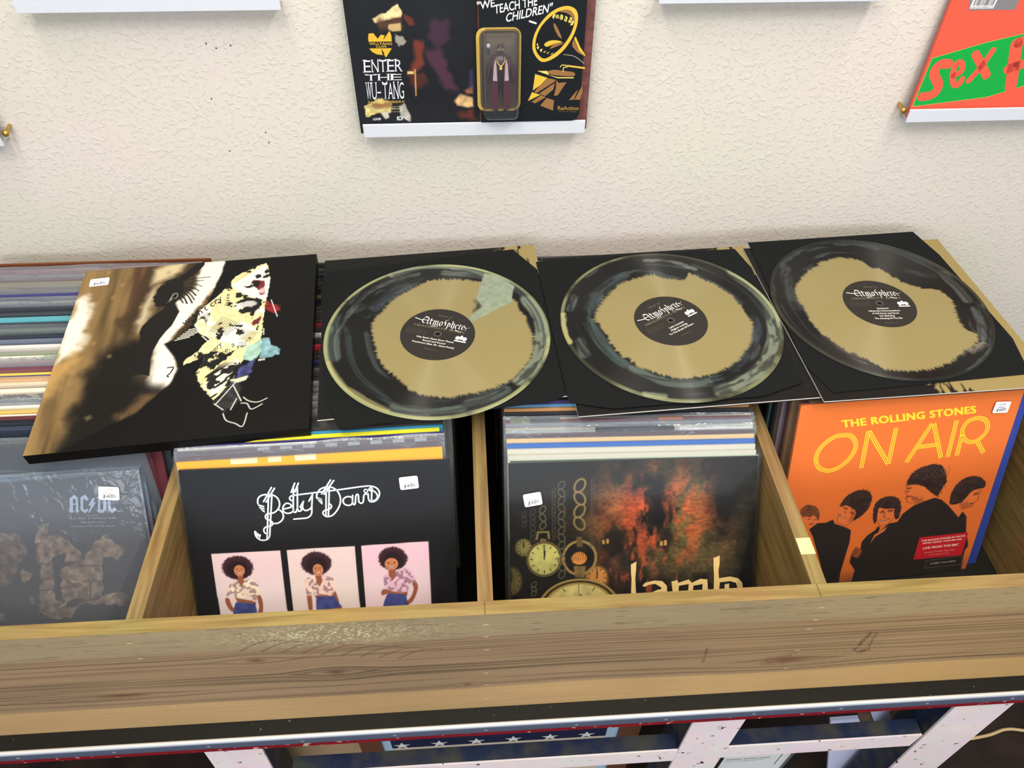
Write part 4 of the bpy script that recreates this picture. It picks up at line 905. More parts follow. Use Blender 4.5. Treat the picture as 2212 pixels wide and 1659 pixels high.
P([(0.2365, 0.1421), (0.2564, 0.1574), (0.2579, 0.1367), (0.2499, 0.1178), (0.2346, 0.1209)], (140, 170, 156), 0.001, 1, 0.002, 200, 3, 0.2); P([(0.2556, 0.1290), (0.2572, 0.1587), (0.2641, 0.1579), (0.2689, 0.1435), (0.2810, 0.1353), (0.2796, 0.1260), (0.2666, 0.1210), (0.2552, 0.1224)], (110, 146, 152), 0.001, 1, 0.002, 200, 3, 0.3)
P([(0.2320, 0.1082), (0.2514, 0.1228), (0.2448, 0.0888), (0.2289, 0.0820)], (54, 58, 98), 0.001, 1, 0.003, 200, 3, 0.4); P([(0.2209, 0.0892), (0.2426, 0.0928), (0.2414, 0.0854), (0.2252, 0.0824)], (190, 196, 160), 0.001, 1, 0.002)
P([(0.2065, 0.0542), (0.2248, 0.0862), (0.2364, 0.0798), (0.2371, 0.0528), (0.2209, 0.0359)], (50, 50, 50), 0.002, 0.8, 0.004, 260, 3, 0.6)
cm = A.inside([(0.1697, 0.2209), (0.1923, 0.2515), (0.2113, 0.2871), (0.2513, 0.3120), (0.2594, 0.2718), (0.2560, 0.2316), (0.2552, 0.1872), (0.2555, 0.1562), (0.2386, 0.1391), (0.2334, 0.1132), (0.2246, 0.0887), (0.2064, 0.0554), (0.1869, 0.0834), (0.1787, 0.1045), (0.1864, 0.1321), (0.1722, 0.1260), (0.1609, 0.1209), (0.1613, 0.1313), (0.1724, 0.1392), (0.1899, 0.1669), (0.1756, 0.1742), (0.1655, 0.1924)], A.X, A.Y)
sp_ = sstep(0.61, 0.64, fbm(A.X * 75, A.Y * 75, 141, 4)) * cm; A.put((slice(None), slice(None)), sp_, (20, 20, 20), 0.95)
dg_ = sstep(0.60, 0.66, noise(A.X * 46 + A.Y * 40, (A.X * 0.66 - A.Y * 0.75) * 300, 143)) * cm * (1 - sstep(0.105, 0.125, A.Y)); A.put((slice(None), slice(None)), dg_, (22, 22, 20), 0.95)
sp_ = sstep(0.60, 0.68, fbm(A.X * 40, A.Y * 40, 147, 3)) * cm; A.put((slice(None), slice(None)), sp_, (238, 236, 226), 0.7)
for q in ([(0.2087, 0.0504), (0.2288, 0.0832)], [(0.2344, 0.0628), (0.2274, 0.0784), (0.2389, 0.0526)], [(0.2276, 0.0398), (0.2331, 0.0569)], [(0.2193, 0.0350), (0.2240, 0.0240), (0.2351, 0.0180), (0.2443, 0.0127), (0.2478, 0.0325)], [(0.2411, 0.0583), (0.2480, 0.0515), (0.2590, 0.0482), (0.2699, 0.0531)], [(0.2392, 0.0490), (0.2465, 0.0473), (0.2524, 0.0378), (0.2647, 0.0446)], [(0.2068, 0.0518), (0.2187, 0.0409)], [(0.2631, 0.2307), (0.2734, 0.1967)], [(0.2570, 0.1756), (0.2578, 0.1642)]):
    A.line(smooth_path(q, 4), 0.0012, (220, 218, 206), 0.0006)
for i in range(6): a, b = [(0.1440, 0.1670), (0.1663, 0.1712)]; dy = i * 0.0036; A.line([(a[0] + i * 0.003, a[1] + dy), (b[0] + i * 0.0045 - 0.004, b[1] + dy)], 0.0013, wh)
for i in range(5): a, b = [(0.1779, 0.1712), (0.1880, 0.1589)]; A.line([(a[0] + i * 0.002, a[1] + i * 0.0034), (b[0] + i * 0.003, b[1] + i * 0.0034)], 0.0013, wh)
for i in range(9): a, b = [(0.1866, 0.1785), (0.2012, 0.2054)]; A.line([(a[0] + i * 0.0028, a[1] - i * 0.0012), (b[0] + i * 0.003, b[1] - i * 0.002)], 0.0008, (70, 66, 60))
for i in range(7): a, b = [(0.2272, 0.1596), (0.2355, 0.1754)]; A.line([(a[0] + i * 0.0022, a[1] - i * 0.001), (b[0] + i * 0.0022, b[1] - i * 0.001)], 0.0006, (80, 76, 66))
for q in ((0.0317, 0.3149), (0.0556, 0.2859), (0.0483, 0.2610), (0.0893, 0.2371), (0.0699, 0.2097), (0.0409, 0.1741), (0.0656, 0.1483), (0.1157, 0.3050)): A.ell(q, 0.0032, 0.0038, (146, 120, 80), 0.002, 0.5)
P([(0.0603, 0.2195), (0.0765, 0.2263), (0.0837, 0.2080), (0.0751, 0.1920), (0.0631, 0.2048)], (56, 42, 28), 0.006, 0.8, 0.006, 90)
P([(0.0567, 0.0495), (0.0630, 0.0522), (0.0658, 0.0472), (0.0606, 0.0433)], (96, 92, 62), 0.003, 0.8)
e = empty('art_box', BXM, 'lidded art box with a dark profile figure and paper collage, lying on the records', 'box set')
m = MB(); T = 0.0165
m.box((0, 0, -T), (S_, S_, -0.0002), (9, 9, 9), skip=()); m.grid(A, 0.0)
def btxt(t, a, b, c, col=(30, 28, 26), bold=0.0): m.text(t, a, b, c, col, 0.0003, bold)
btxt('release, a', (0.1940, 0.1124), (0.2225, 0.1487), (0.1900, 0.1207)); btxt('every', (0.1924, 0.1319), (0.2060, 0.1512), (0.1883, 0.1399))
btxt('just for', (0.2055, 0.2250), (0.2061, 0.2765), (0.2003, 0.2256)); btxt("w I n't cry", (0.1523, 0.1926), (0.1977, 0.2386), (0.1465, 0.2033)); btxt('munu', (0.1763, 0.2411), (0.1957, 0.2535), (0.1739, 0.2491))
btxt('MW', (0.2547, 0.1164), (0.2635, 0.1169), (0.2544, 0.1206), (214, 210, 196), 0.03)
m.stroke(smooth_path([(0.1422, 0.1188), (0.1491, 0.1190), (0.1476, 0.1109), (0.1439, 0.1048), (0.1460, 0.1030)], 4), 0.0016, (22, 22, 22), 0.0003)
m.build('lid', M_BOX, e, bevel=0.0)
m = MB(); m.box((0.0015, 0.0015, -T - 0.0005), (S_ - 0.0015, S_ - 0.0015, -T - 0.00005), (18, 18, 18)); m.build('base', M_BOX, e)
a, b = [(0.0135, 0.2899), (0.0359, 0.2914)]
sticker(e, (0.0236, 0.2953), (b[0] - a[0], b[1] - a[1]), 0.0255, 0.0125 * 1.25, '$65', 0.0006)

# ---- the three opened albums: jacket, inner sleeve, record
GOLD = (136, 120, 76)
def zframe(c, tx=0.0, ty=0.0): return frame(c, (1, 0, tx), (0, 1, ty))
def rect(c, s, a): return [(c[0] + s * (x * math.cos(a) - y * math.sin(a)), c[1] + s * (x * math.sin(a) + y * math.cos(a))) for x, y in ((-.5, -.5), (.5, -.5), (.5, .5), (-.5, .5))]
JK = [dict(c=(-0.1505, 0.4010), a=0.079, z=0.0565, tx=0.0, lab='black gatefold jacket with gold speckled corner under the record beside the art box', gold=0),
      dict(c=(0.1685, 0.3865), a=0.052, z=0.0565, tx=0.0, lab='black gatefold jacket with a white lower edge under the middle record', gold=0),
      dict(c=(0.4753, 0.3923), a=0.0481, z=0.0570, tx=-0.0129, lab='gold and black gatefold jacket under the rightmost record', gold=1)]
for q in JK:
    Wj = 0.314
    A = Art(Wj, Wj, 130, (16, 17, 17))
    u, v = A.X / Wj, A.Y / Wj; nz = fbm(A.X * 120, A.Y * 120, 61, 3)
    if q['gold']: gm = sstep(-0.006, 0.006, (u - 0.47 - 0.03 * v + 0.10 * (nz - 0.5)))
    else: gm = sstep(-0.01, 0.01, np.minimum(u - 0.84, v - 0.76) + 0.10 * (nz - 0.5))
    A.img = A.img + (np.array(GOLD, float) - A.img) * gm[..., None]
    sp = sstep(0.70, 0.76, noise(A.X * 330, A.Y * 90, 63)) * (np.abs(u - (0.53 if q['gold'] else 0.86)) < 0.10) * gm
    A.img = A.img * (1 - 0.85 * sp)[..., None]
    mw = zframe((q['c'][0], q['c'][1], q['z']), q['tx']) @ Matrix.Rotation(q['a'], 4, 'Z') @ Matrix.Translation((-Wj / 2, -Wj / 2, 0))
    m = MB(); m.grid(A)
    m.box((0, 0, -0.0019), (Wj, Wj, -0.00003), (206, 200, 192), skip=('t',)); m.box((0.0005, 0.0005, -0.0040), (Wj, Wj, -0.0020), (26, 26, 26))
    o = m.build('gatefold_jacket', M_PRINT); o.matrix_world = mw; tag(o, q['lab'], 'record jacket', 'opened gatefold jackets')
def inner(pts, z, tx, c, lab):
    m = MB(); P_ = [(p[0] - c[0], p[1] - c[1]) for p in pts]
    m.prism(P_, -0.0007, 0.0, (19, 21, 22)); o = m.build('inner_sleeve', M_MATTE); o.matrix_world = zframe((c[0], c[1], z), tx); tag(o, lab, 'inner sleeve', 'black inner sleeves')
inner([(-0.3184, 0.4828), (-0.3132, 0.5164), (-0.0391, 0.5585), (-0.0061, 0.5080), (0.0079, 0.2566), (-0.0055, 0.2479), (-0.2669, 0.2163), (-0.2893, 0.2658)], 0.0575, 0, (-0.15, 0.39), 'black die-cut inner sleeve under the record next to the art box')
inner([(-0.0063, 0.5245), (0.0014, 0.5269), (0.2982, 0.5425), (0.3111, 0.4956), (0.3099, 0.2614), (0.2537, 0.2413), (0.0638, 0.2304), (0.0106, 0.2435)], 0.0584, 0, (0.155, 0.386), 'black die-cut inner sleeve under the middle record')
inner([(0.3222, 0.5554), (0.5927, 0.5761), (0.6079, 0.5168), (0.6235, 0.3297), (0.6157, 0.2870), (0.6103, 0.2637), (0.3418, 0.2411), (0.3225, 0.2911)], 0.0580, -0.0129, (0.4715, 0.4095), 'black die-cut inner sleeve under the rightmost record')

RB = 0.1508
def disc(idx, c, z, tx, rot, goldpts, strokes, label, tracks, side, wedge=None, rimk=0.8):
    """c = centre; goldpts/strokes are metres from the centre."""
    nr, nt = 84, 640
    rr_ = np.concatenate([np.linspace(0.0036, 0.05, 8), np.linspace(0.0515, RB - 0.002, nr), [RB - 0.0008, RB]]); th = np.linspace(0, 2 * np.pi, nt, endpoint=False)
    TH, R = np.meshgrid(th, rr_); TP = np.abs(TH - np.pi) + 0.9 * np.sin(TH); X, Y = R * np.cos(TH), R * np.sin(TH)
    g = np.array(smooth_path(goldpts, 5, True)); ga = np.arctan2(g[:, 1], g[:, 0]) % (2 * np.pi); gr = np.hypot(g[:, 0], g[:, 1]); od = np.argsort(ga); ga, gr = ga[od], gr[od]
    rg = np.interp(TH, np.concatenate([ga - 2 * np.pi, ga, ga + 2 * np.pi]), np.tile(gr, 3))
    spike = (noise(TP * 70, R * 0 + idx, 71) - 0.5) * 0.0035 + (noise(TP * 200, R * 60, 72) - 0.5) * 0.0042 + (fbm(TP * 9, R * 0, 74) - 0.5) * 0.003
    k = sstep(-0.0020, 0.0030, R - rg + spike)
    f = np.clip((R - rg) / np.maximum(RB - rg, 0.004), 0, 1)
    blk = np.array((12, 12, 12.)); gg = np.array((112, 122, 108.))
    band = fbm(TP * 2.0 + 4 * idx, f * 5.5 + 0.8 * fbm(TP * 3, f * 2, 77), 73 + idx, 3)
    c0 = blk + (np.array((44, 52, 53.)) - blk) * sstep(0.54, 0.70, band)[..., None]
    A = Art(0.31, 0.31, 2, (0, 0, 0)); A.X = X; A.Y = Y; A.img = c0; A.win = lambda p, q: (slice(None), slice(None))
    for pts, w, col, al in strokes:
        p = smooth_path(pts, 4); d = A.dist(p, X + 0.004 * (fbm(X * 90, Y * 90, 81) - 0.5), Y + 0.004 * (fbm(X * 90, Y * 90, 82) - 0.5), False)
        A.put((slice(None), slice(None)), (1 - sstep(w * 0.30, w * 0.62, d)) * (0.45 + 0.55 * sstep(0.35, 0.6, fbm(TP * 5 + idx, R * 260, 83, 2))), col, al * 0.9)
    rim = sstep(0.955, 0.975, R / RB) * (0.35 + 0.65 * sstep(0.35, 0.6, fbm(TP * 2.2, R * 0 + 3 * idx, 85)))
    A.img = A.img + (np.array((158, 160, 112.)) - A.img) * (rim * rimk)[..., None]
    A.img = np.array((131, 119, 79.)) * (1 - k)[..., None] + A.img * k[..., None]
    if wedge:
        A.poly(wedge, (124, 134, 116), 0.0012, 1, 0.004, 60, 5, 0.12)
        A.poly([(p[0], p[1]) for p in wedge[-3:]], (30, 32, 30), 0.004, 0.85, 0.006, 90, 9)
    tick = 0 * sstep(0.72, 0.74, noise(TH * 3, R * 520, 88)) * (np.abs(R - 0.062) < 0.009) * (np.abs(((TH * 3 + idx) % 2.1) - 1) < 0.07)
    A.img = A.img + (np.array((222, 206, 150.)) - A.img) * (tick * 0.7)[..., None]
    gv = 0.00012 * np.sin(R * 2 * np.pi / 0.009)
    Z = np.where(R > RB - 0.0005, -0.0011, np.where(R > RB - 0.0025, -0.0001, -0.00035)); Z = np.where(R < 0.0515, -0.0002, Z)
    e = empty('vinyl_record', zframe((c[0], c[1], z), tx), label, 'vinyl record', 'gold and black vinyl records')
    i = np.arange(X.size).reshape(X.shape); n = np.roll(i, -1, 1)
    m = MB(); m.add(np.stack([X, Y, Z], -1).reshape(-1, 3), np.stack([i[:-1], i[1:], n[1:], n[:-1]], -1).reshape(-1, 4), np.clip(A.img, 0, 255).reshape(-1, 3))
    m.lathe([(RB, -0.0011), (RB - 0.0005, -0.0020), (0.0036, -0.0021)], 96, (40, 42, 40))
    m.build('disc', M_VINYL, e, smooth=True)
    m = MB(); ca, sa = math.cos(rot), math.sin(rot)
    Q = lambda x, y: (x * ca - y * sa, x * sa + y * ca)
    m.lathe([(0.0036, 0.00005), (0.0496, 0.00005), (0.0501, -0.0002)][::-1], 72, (34, 31, 28))
    m.lathe([(0.0036, -0.0016), (0.0036, 0.0001), (0.0050, 0.00025), (0.0054, 0.00006)], 28, (74, 72, 68))
    w = (240, 238, 232); s = 0.0088; ox, oy = -0.0305, 0.0155; z1 = 0.00018; nv = Q(0.0005, 0.00042)
    BL = [[(.9, 1.45), (.35, 1.3), (.1, .8), (.2, .3), (.55, .05), (.85, .25)], [(.35, 1.55), (.75, 1.5), (1.05, 1.2), (1.05, .15), (1.25, 0)], [(.2, .75), (1, .8)], [(-1.3, .95), (-.6, .75), (.05, .62)],
          [(1.5, 1.3), (1.55, .15), (1.75, 0)], [(1.3, .95), (1.85, .95)], [(1.95, .9), (2.08, 1), (2.08, .1), (2.2, 0)], [(2.1, .85), (2.38, 1), (2.42, .1), (2.5, 0)], [(2.45, .85), (2.72, 1), (2.76, .1), (2.9, 0)],
          [(3.35, 1), (3.12, .8), (3.12, .2), (3.35, .0)], [(3.3, 1), (3.52, .8), (3.52, .2), (3.33, .0)], [(4.35, 1.65), (4.02, 1.5), (3.85, 1.0), (4.12, .55), (4.08, .15), (3.8, -.05)], [(3.9, .95), (4.15, .9)],
          [(4.4, .9), (4.52, 1), (4.52, -.4), (4.4, -.5)], [(4.55, .9), (4.85, .85), (4.85, .2), (4.55, .0)], [(5.15, 1.5), (5.2, 1.3), (5.2, .1), (5.3, 0)], [(5.2, .85), (5.48, 1), (5.55, .8), (5.55, -.1), (5.35, -.4)],
          [(5.9, .45), (6.2, .7), (6.1, .95), (5.88, .8), (5.86, .2), (6.05, 0), (6.25, .15)], [(6.42, .9), (6.52, 1), (6.52, .1), (6.65, 0)], [(6.55, .85), (6.85, .95)], [(7.0, .45), (7.3, .7), (7.2, .95), (6.98, .8), (6.96, .2), (7.15, 0), (7.4, .15)],
          [(7.3, .55), (7.8, .45), (8.35, .8)], [(1.9, -.3), (2.6, -.25), (3.0, -.1)], [(6.0, -.3), (6.6, -.55), (7.05, -.6)], [(7.6, .1), (7.75, .05)]]
    for L_ in BL: m.nib([Q(ox + (p[0] + 0.2) * s * 0.93, oy + p[1] * s) for p in L_], nv, w, z1)
    def T(t, x0, x1, y, h, col, b=0.0): m.text(t, Q(x0, y), Q(x1, y), Q(x0, y + h), col, z1, b)
    T('HEADSHOTS: SEVEN', -0.036, 0.034, 0.0085, 0.0042, (118, 110, 88)); T('SIDE ' + side, -0.010, 0.010, 0.034, 0.0030, (96, 92, 80))
    y = -0.0125
    for t, hw in tracks: T(t, -hw, hw, y, 0.0029, (226, 222, 214), 0.012); y -= 0.0052
    T('RSE0201-1', -0.009, 0.009, y - 0.004, 0.002, (92, 86, 78))
    for j in range(5): T('All Rights Reserved. Unauthorized duplication prohibited.', -0.043, -0.014, 0.002 - j * 0.0021, 0.0011, (84, 78, 68))
    cx, cy = 0.033, -0.002
    for dx, dy, a, b in ((-0.0048, 0.0005, 0.0030, 0.0036), (0, 0.002, 0.0022, 0.0042), (0.0048, 0.0005, 0.0030, 0.0036)): m.poly([Q(cx + dx + a * math.cos(t), cy + dy + b * math.sin(t)) for t in np.linspace(0, 6.28, 13)[:-1]], w, z1)
    m.poly([Q(cx - 0.008, cy - 0.0062), Q(cx + 0.008, cy - 0.0062), Q(cx + 0.008, cy - 0.0042), Q(cx - 0.008, cy - 0.0042)], w, z1)
    m.build('center_label', M_PAPER, e, smooth=False)
GN = (122, 132, 114)
c1 = (-0.1510, 0.3738); c2 = (0.1666, 0.3843); c3 = (0.4683, 0.4057)
G1 = [(-0.0102, 0.1133), (0.0169, 0.1154), (0.0439, 0.1121), (0.0619, 0.1063), (0.0793, 0.0919), (0.1032, 0.0714), (0.1123, 0.0493), (0.1239, 0.0175), (0.1264, -0.0150), (0.1223, -0.0459), (0.1108, -0.0683), (0.0934, -0.0896), (0.0627, -0.1053), (0.0314, -0.1122), (0.0082, -0.1141), (-0.0150, -0.1098), (-0.0338, -0.1003), (-0.0453, -0.0846), (-0.0587, -0.0685), (-0.0706, -0.0544), (-0.0784, -0.0309), (-0.0829, -0.0117), (-0.0885, 0.0231), (-0.0781, 0.0457), (-0.0655, 0.0688), (-0.0453, 0.0897), (-0.0280, 0.1028)]
S1 = [([(-0.0649, 0.1289), (-0.0290, 0.1448), (0.0078, 0.1475), (0.0445, 0.1383), (0.0663, 0.1298)], 0.016, GN, 0.9), ([(0.0078, 0.1297), (0.0442, 0.1250), (0.0623, 0.1184)], 0.012, (92, 104, 98), 0.8), ([(-0.1382, 0.0156), (-0.1377, -0.0137), (-0.1329, -0.0375)], 0.020, (84, 98, 92), 0.9), ([(-0.1237, 0.0402), (-0.1016, 0.0869), (-0.0642, 0.1159), (-0.0286, 0.1286)], 0.008, (74, 82, 80), 0.8), ([(-0.0858, 0.0592), (-0.0663, 0.0852), (-0.0457, 0.1008)], 0.020, (58, 68, 78), 0.7), ([(0.1240, 0.0649), (0.1384, 0.0271), (0.1381, -0.0156), (0.1240, -0.0644), (0.1029, -0.0901)], 0.020, GN, 0.9), ([(0.0861, -0.1065), (0.0621, -0.1201), (0.0389, -0.1251)], 0.014, (70, 82, 78), 0.8), ([(-0.0528, -0.1265), (-0.0069, -0.1370), (0.0311, -0.1349)], 0.012, (84, 96, 84), 0.8), ([(-0.1397, -0.0486), (-0.1170, -0.0874), (-0.0870, -0.1144), (-0.0601, -0.1322)], 0.009, (150, 142, 92), 0.7)]
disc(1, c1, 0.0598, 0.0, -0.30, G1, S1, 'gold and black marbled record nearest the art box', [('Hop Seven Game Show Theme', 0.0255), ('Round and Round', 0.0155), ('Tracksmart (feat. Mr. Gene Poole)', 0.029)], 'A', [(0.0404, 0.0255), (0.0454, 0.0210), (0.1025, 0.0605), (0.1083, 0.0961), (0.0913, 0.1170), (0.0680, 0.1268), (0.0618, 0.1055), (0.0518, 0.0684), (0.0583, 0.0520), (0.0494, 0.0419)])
G2 = [(-0.0076, 0.0991), (0.0009, 0.0952), (0.0181, 0.0892), (0.0375, 0.0854), (0.0462, 0.0995), (0.0547, 0.0961), (0.0711, 0.0794), (0.0886, 0.0616), (0.1007, 0.0389), (0.1075, 0.0118), (0.1091, -0.0167), (0.0988, -0.0435), (0.0839, -0.0667), (0.0635, -0.0866), (0.0400, -0.1012), (0.0176, -0.1068), (-0.0071, -0.1088), (-0.0256, -0.1045), (-0.0446, -0.0947), (-0.0595, -0.0871), (-0.0684, -0.0730), (-0.0825, -0.0583), (-0.0887, -0.0340), (-0.0986, -0.0088), (-0.1038, 0.0093), (-0.0986, 0.0220), (-0.0877, 0.0428), (-0.0698, 0.0666), (-0.0487, 0.0853), (-0.0330, 0.0917)]
S2 = [([(0.1128, 0.0977), (0.1374, 0.0536), (0.1426, 0.0048), (0.1315, -0.0427), (0.1041, -0.0887), (0.0717, -0.1162), (0.0349, -0.1338)], 0.020, GN, 0.9), ([(-0.1039, 0.0276), (-0.0954, 0.0513), (-0.0753, 0.0780), (-0.0500, 0.0997)], 0.020, (58, 70, 74), 0.8), ([(-0.1074, 0.0018), (-0.1051, -0.0308), (-0.0940, -0.0577), (-0.0797, -0.0816)], 0.016, (60, 74, 74), 0.8), ([(-0.0679, -0.0890), (-0.0396, -0.1104), (-0.0095, -0.1196), (0.0229, -0.1180)], 0.014, (84, 96, 90), 0.8), ([(0.0562, 0.0946), (0.0857, 0.0645), (0.1045, 0.0333)], 0.014, (60, 70, 76), 0.8), ([(0.1135, -0.0041), (0.1098, -0.0293), (0.0895, -0.0646), (0.0617, -0.0933)], 0.018, (48, 58, 66), 0.8), ([(-0.1352, 0.0291), (-0.1251, 0.0555)], 0.012, (82, 92, 92), 0.8), ([(-0.0105, 0.1335), (0.0266, 0.1302), (0.0596, 0.1091)], 0.008, (110, 116, 106), 0.8), ([(-0.1459, 0.0192), (-0.1475, -0.0113), (-0.1444, -0.0361)], 0.010, (168, 164, 108), 0.9), ([(-0.0598, -0.1331), (-0.0373, -0.1385)], 0.010, (130, 138, 112), 0.8), ([(-0.1291, -0.0344), (-0.1258, -0.0607)], 0.016, (92, 102, 96), 0.7)]
disc(2, c2, 0.0606, 0.0, 0.52, G2, S2, 'gold and black marbled record in the middle of the three', [('Lyle Lovette', 0.0125), ('Higher Living', 0.014), ('To The Break Of Dawn', 0.021)], 'B', None, 0.65)
G3 = [(-0.0149, 0.1053), (0.0049, 0.1000), (0.0142, 0.0934), (0.0191, 0.0809), (0.0340, 0.0743), (0.0515, 0.0468), (0.0736, 0.0315), (0.0918, 0.0294), (0.1017, 0.0219), (0.1068, 0.0047), (0.0970, -0.0386), (0.0972, -0.0569), (0.1086, -0.0701), (0.0964, -0.0872), (0.0794, -0.0964), (0.0501, -0.1170), (0.0287, -0.1256), (0.0003, -0.1315), (-0.0333, -0.1302), (-0.0481, -0.1250), (-0.0660, -0.1055), (-0.0852, -0.0878), (-0.0962, -0.0702), (-0.1066, -0.0495), (-0.1110, -0.0206), (-0.1129, 0.0066), (-0.1092, 0.0347), (-0.0912, 0.0603), (-0.0737, 0.0778), (-0.0571, 0.0864), (-0.0567, 0.0932), (-0.0338, 0.1021)]
S3 = [([(-0.1082, 0.0849), (-0.1185, 0.0407), (-0.1219, -0.0040)], 0.016, (56, 62, 62), 0.8), ([(0.1227, 0.0624), (0.1279, 0.0326), (0.1291, 0.0039)], 0.018, (88, 90, 88), 0.8), ([(0.1312, -0.0183), (0.1243, -0.0501), (0.1114, -0.0753)], 0.014, (78, 86, 86), 0.8), ([(-0.0104, 0.1390), (0.0209, 0.1413), (0.0458, 0.1275)], 0.012, (62, 74, 76), 0.8), ([(-0.1014, -0.0650), (-0.0870, -0.0926), (-0.0688, -0.1125)], 0.012, (84, 78, 74), 0.7), ([(0.0851, -0.0991), (0.1086, -0.0877)], 0.012, (130, 126, 112), 0.8), ([(0.0714, 0.0701), (0.1046, 0.0570)], 0.012, (52, 56, 58), 0.7)]
disc(3, c3, 0.0600, -0.0129, -0.01, G3, S3, 'gold and black marbled record at the right end', [('Jackpot', 0.0085), ('Advanced Communications', 0.0225), ('A Tall Seven and Seven', 0.019), ('U.S. Bad Dog', 0.0105), ('The Abusing Of The Rib', 0.0195)], 'E', None, 0.25)

# ---- front albums in the four compartments
# black album with thin-line logo and three photographs
A = Art(0.318, 0.336, 360, (22, 22, 24))
A.img *= (0.88 + 0.24 * fbm(A.X * 30, A.Y * 30, 3))[..., None]
def panel(q, base, low):
    q = list(q); top = max(q[0][1], q[1][1]); d = 0.12
    q4 = [q[0], q[1], (q[1][0] + (q[2][0] - q[1][0]) * 1.0, q[1][1] - d), (q[0][0] + (q[3][0] - q[0][0]) * 1.0, q[0][1] - d)]
    A.poly(q4, base, 0.0003)
    m_ = A.inside(q4, A.X, A.Y) * sstep(0.02, 0.06, top - A.Y); A.put((slice(None), slice(None)), m_ * 1.0, low, 0.7)
panel([(0.0241, 0.2253), (0.1067, 0.2256), (0.1074, 0.1376), (0.0255, 0.1374)], (236, 208, 214), (228, 214, 216)); panel([(0.1146, 0.2259), (0.1972, 0.2269), (0.1977, 0.1388), (0.1153, 0.1382)], (236, 212, 212), (228, 214, 208)); panel([(0.2051, 0.2269), (0.2878, 0.2285), (0.2878, 0.1392), (0.2053, 0.1388)], (238, 200, 216), (230, 210, 212))
P = A.poly; SK = (150, 88, 62); SK2 = (208, 134, 94); JN = (66, 74, 134); HR = (62, 36, 44)
def person(hair, hx, hy, face, fx_, fy_, blouse, arms, skin, shorts, tint):
    hc = hair; A.ell(hc, abs(hx[0] - hc[0]), abs(hy[1] - hc[1]), HR, 0.0012, 1, 0.10, int(hc[0] * 1000)); A.ell((hc[0], hc[1] - 0.003), abs(hx[0] - hc[0]) * 0.72, abs(hy[1] - hc[1]) * 0.75, (34, 20, 24), 0.004, 0.8)
    for q in arms: P(smooth_path(q, 3, True), SK, 0.0006)
    for q in skin: P(q, SK, 0.0006)
    P(shorts, JN, 0.0006, 1, 0.0008, 300, 4, 0.25)
    P(smooth_path(blouse, 3, True), tint, 0.0006, 1, 0.0008, 300, 5, 0.10)
    X, Y = A.X, A.Y; mk = A.inside(blouse, X, Y) * sstep(0.56, 0.66, noise(X * 340, Y * 340, 9)); A.put((slice(None), slice(None)), mk.astype(float), (120, 88, 104), 0.6)
    fr_ = abs(fx_[0] - face[0]); fq = abs(fy_[1] - face[1])
    P([(face[0] - fr_ * 0.5, face[1] - fq * 0.3), (face[0] + fr_ * 0.5, face[1] - fq * 0.3), (face[0] + fr_ * 0.6, face[1] - fq * 2.0), (face[0], face[1] - fq * 2.9), (face[0] - fr_ * 0.5, face[1] - fq * 1.9)], SK, 0.0006)
    A.ell(face, fr_, fq, SK2, 0.0006)
    for sx in (-1, 1): A.ell((face[0] + sx * fr_ * 0.42, face[1] + fq * 0.15), fr_ * 0.17, fq * 0.075, (44, 26, 22), 0.0002); A.line([(face[0] + sx * fr_ * 0.2, face[1] + fq * 0.36), (face[0] + sx * fr_ * 0.62, face[1] + fq * 0.34)], 0.0006, (60, 36, 30))
    A.line([(face[0], face[1] + fq * 0.05), (face[0] + fr_ * 0.06, face[1] - fq * 0.2)], 0.0009, (150, 88, 62))
    sm = smooth_path([(face[0] - fr_ * 0.42, face[1] - fq * 0.36), (face[0], face[1] - fq * 0.56), (face[0] + fr_ * 0.42, face[1] - fq * 0.36)], 4); A.line(sm, 0.0019, (140, 58, 52), 0.0003); A.line([(q[0], q[1] + 0.0003) for q in sm[1:-1]], 0.0009, (242, 234, 226), 0.0002)
person(*[(0.0535, 0.2050), (0.0721, 0.2039), (0.0553, 0.2213), (0.0551, 0.2008), (0.0616, 0.2004), (0.0560, 0.2086)], [(0.0416, 0.1837), (0.0539, 0.1875), (0.0684, 0.1882), (0.0754, 0.1802), (0.0773, 0.1662), (0.0725, 0.1650), (0.0702, 0.1558), (0.0577, 0.1628), (0.0458, 0.1635), (0.0439, 0.1698), (0.0339, 0.1635), (0.0371, 0.1733)], [[(0.0339, 0.1635), (0.0384, 0.1624), (0.0416, 0.1498), (0.0505, 0.1462), (0.0474, 0.1420), (0.0384, 0.1451), (0.0337, 0.1558)], [(0.0765, 0.1655), (0.0786, 0.1538), (0.0764, 0.1391), (0.0711, 0.1399), (0.0735, 0.1494), (0.0723, 0.1634)]], [[(0.0458, 0.1635), (0.0703, 0.1566), (0.0698, 0.1520), (0.0477, 0.1565)]], [(0.0458, 0.1573), (0.0693, 0.1536), (0.0706, 0.1347), (0.0387, 0.1363)], (238, 218, 196))
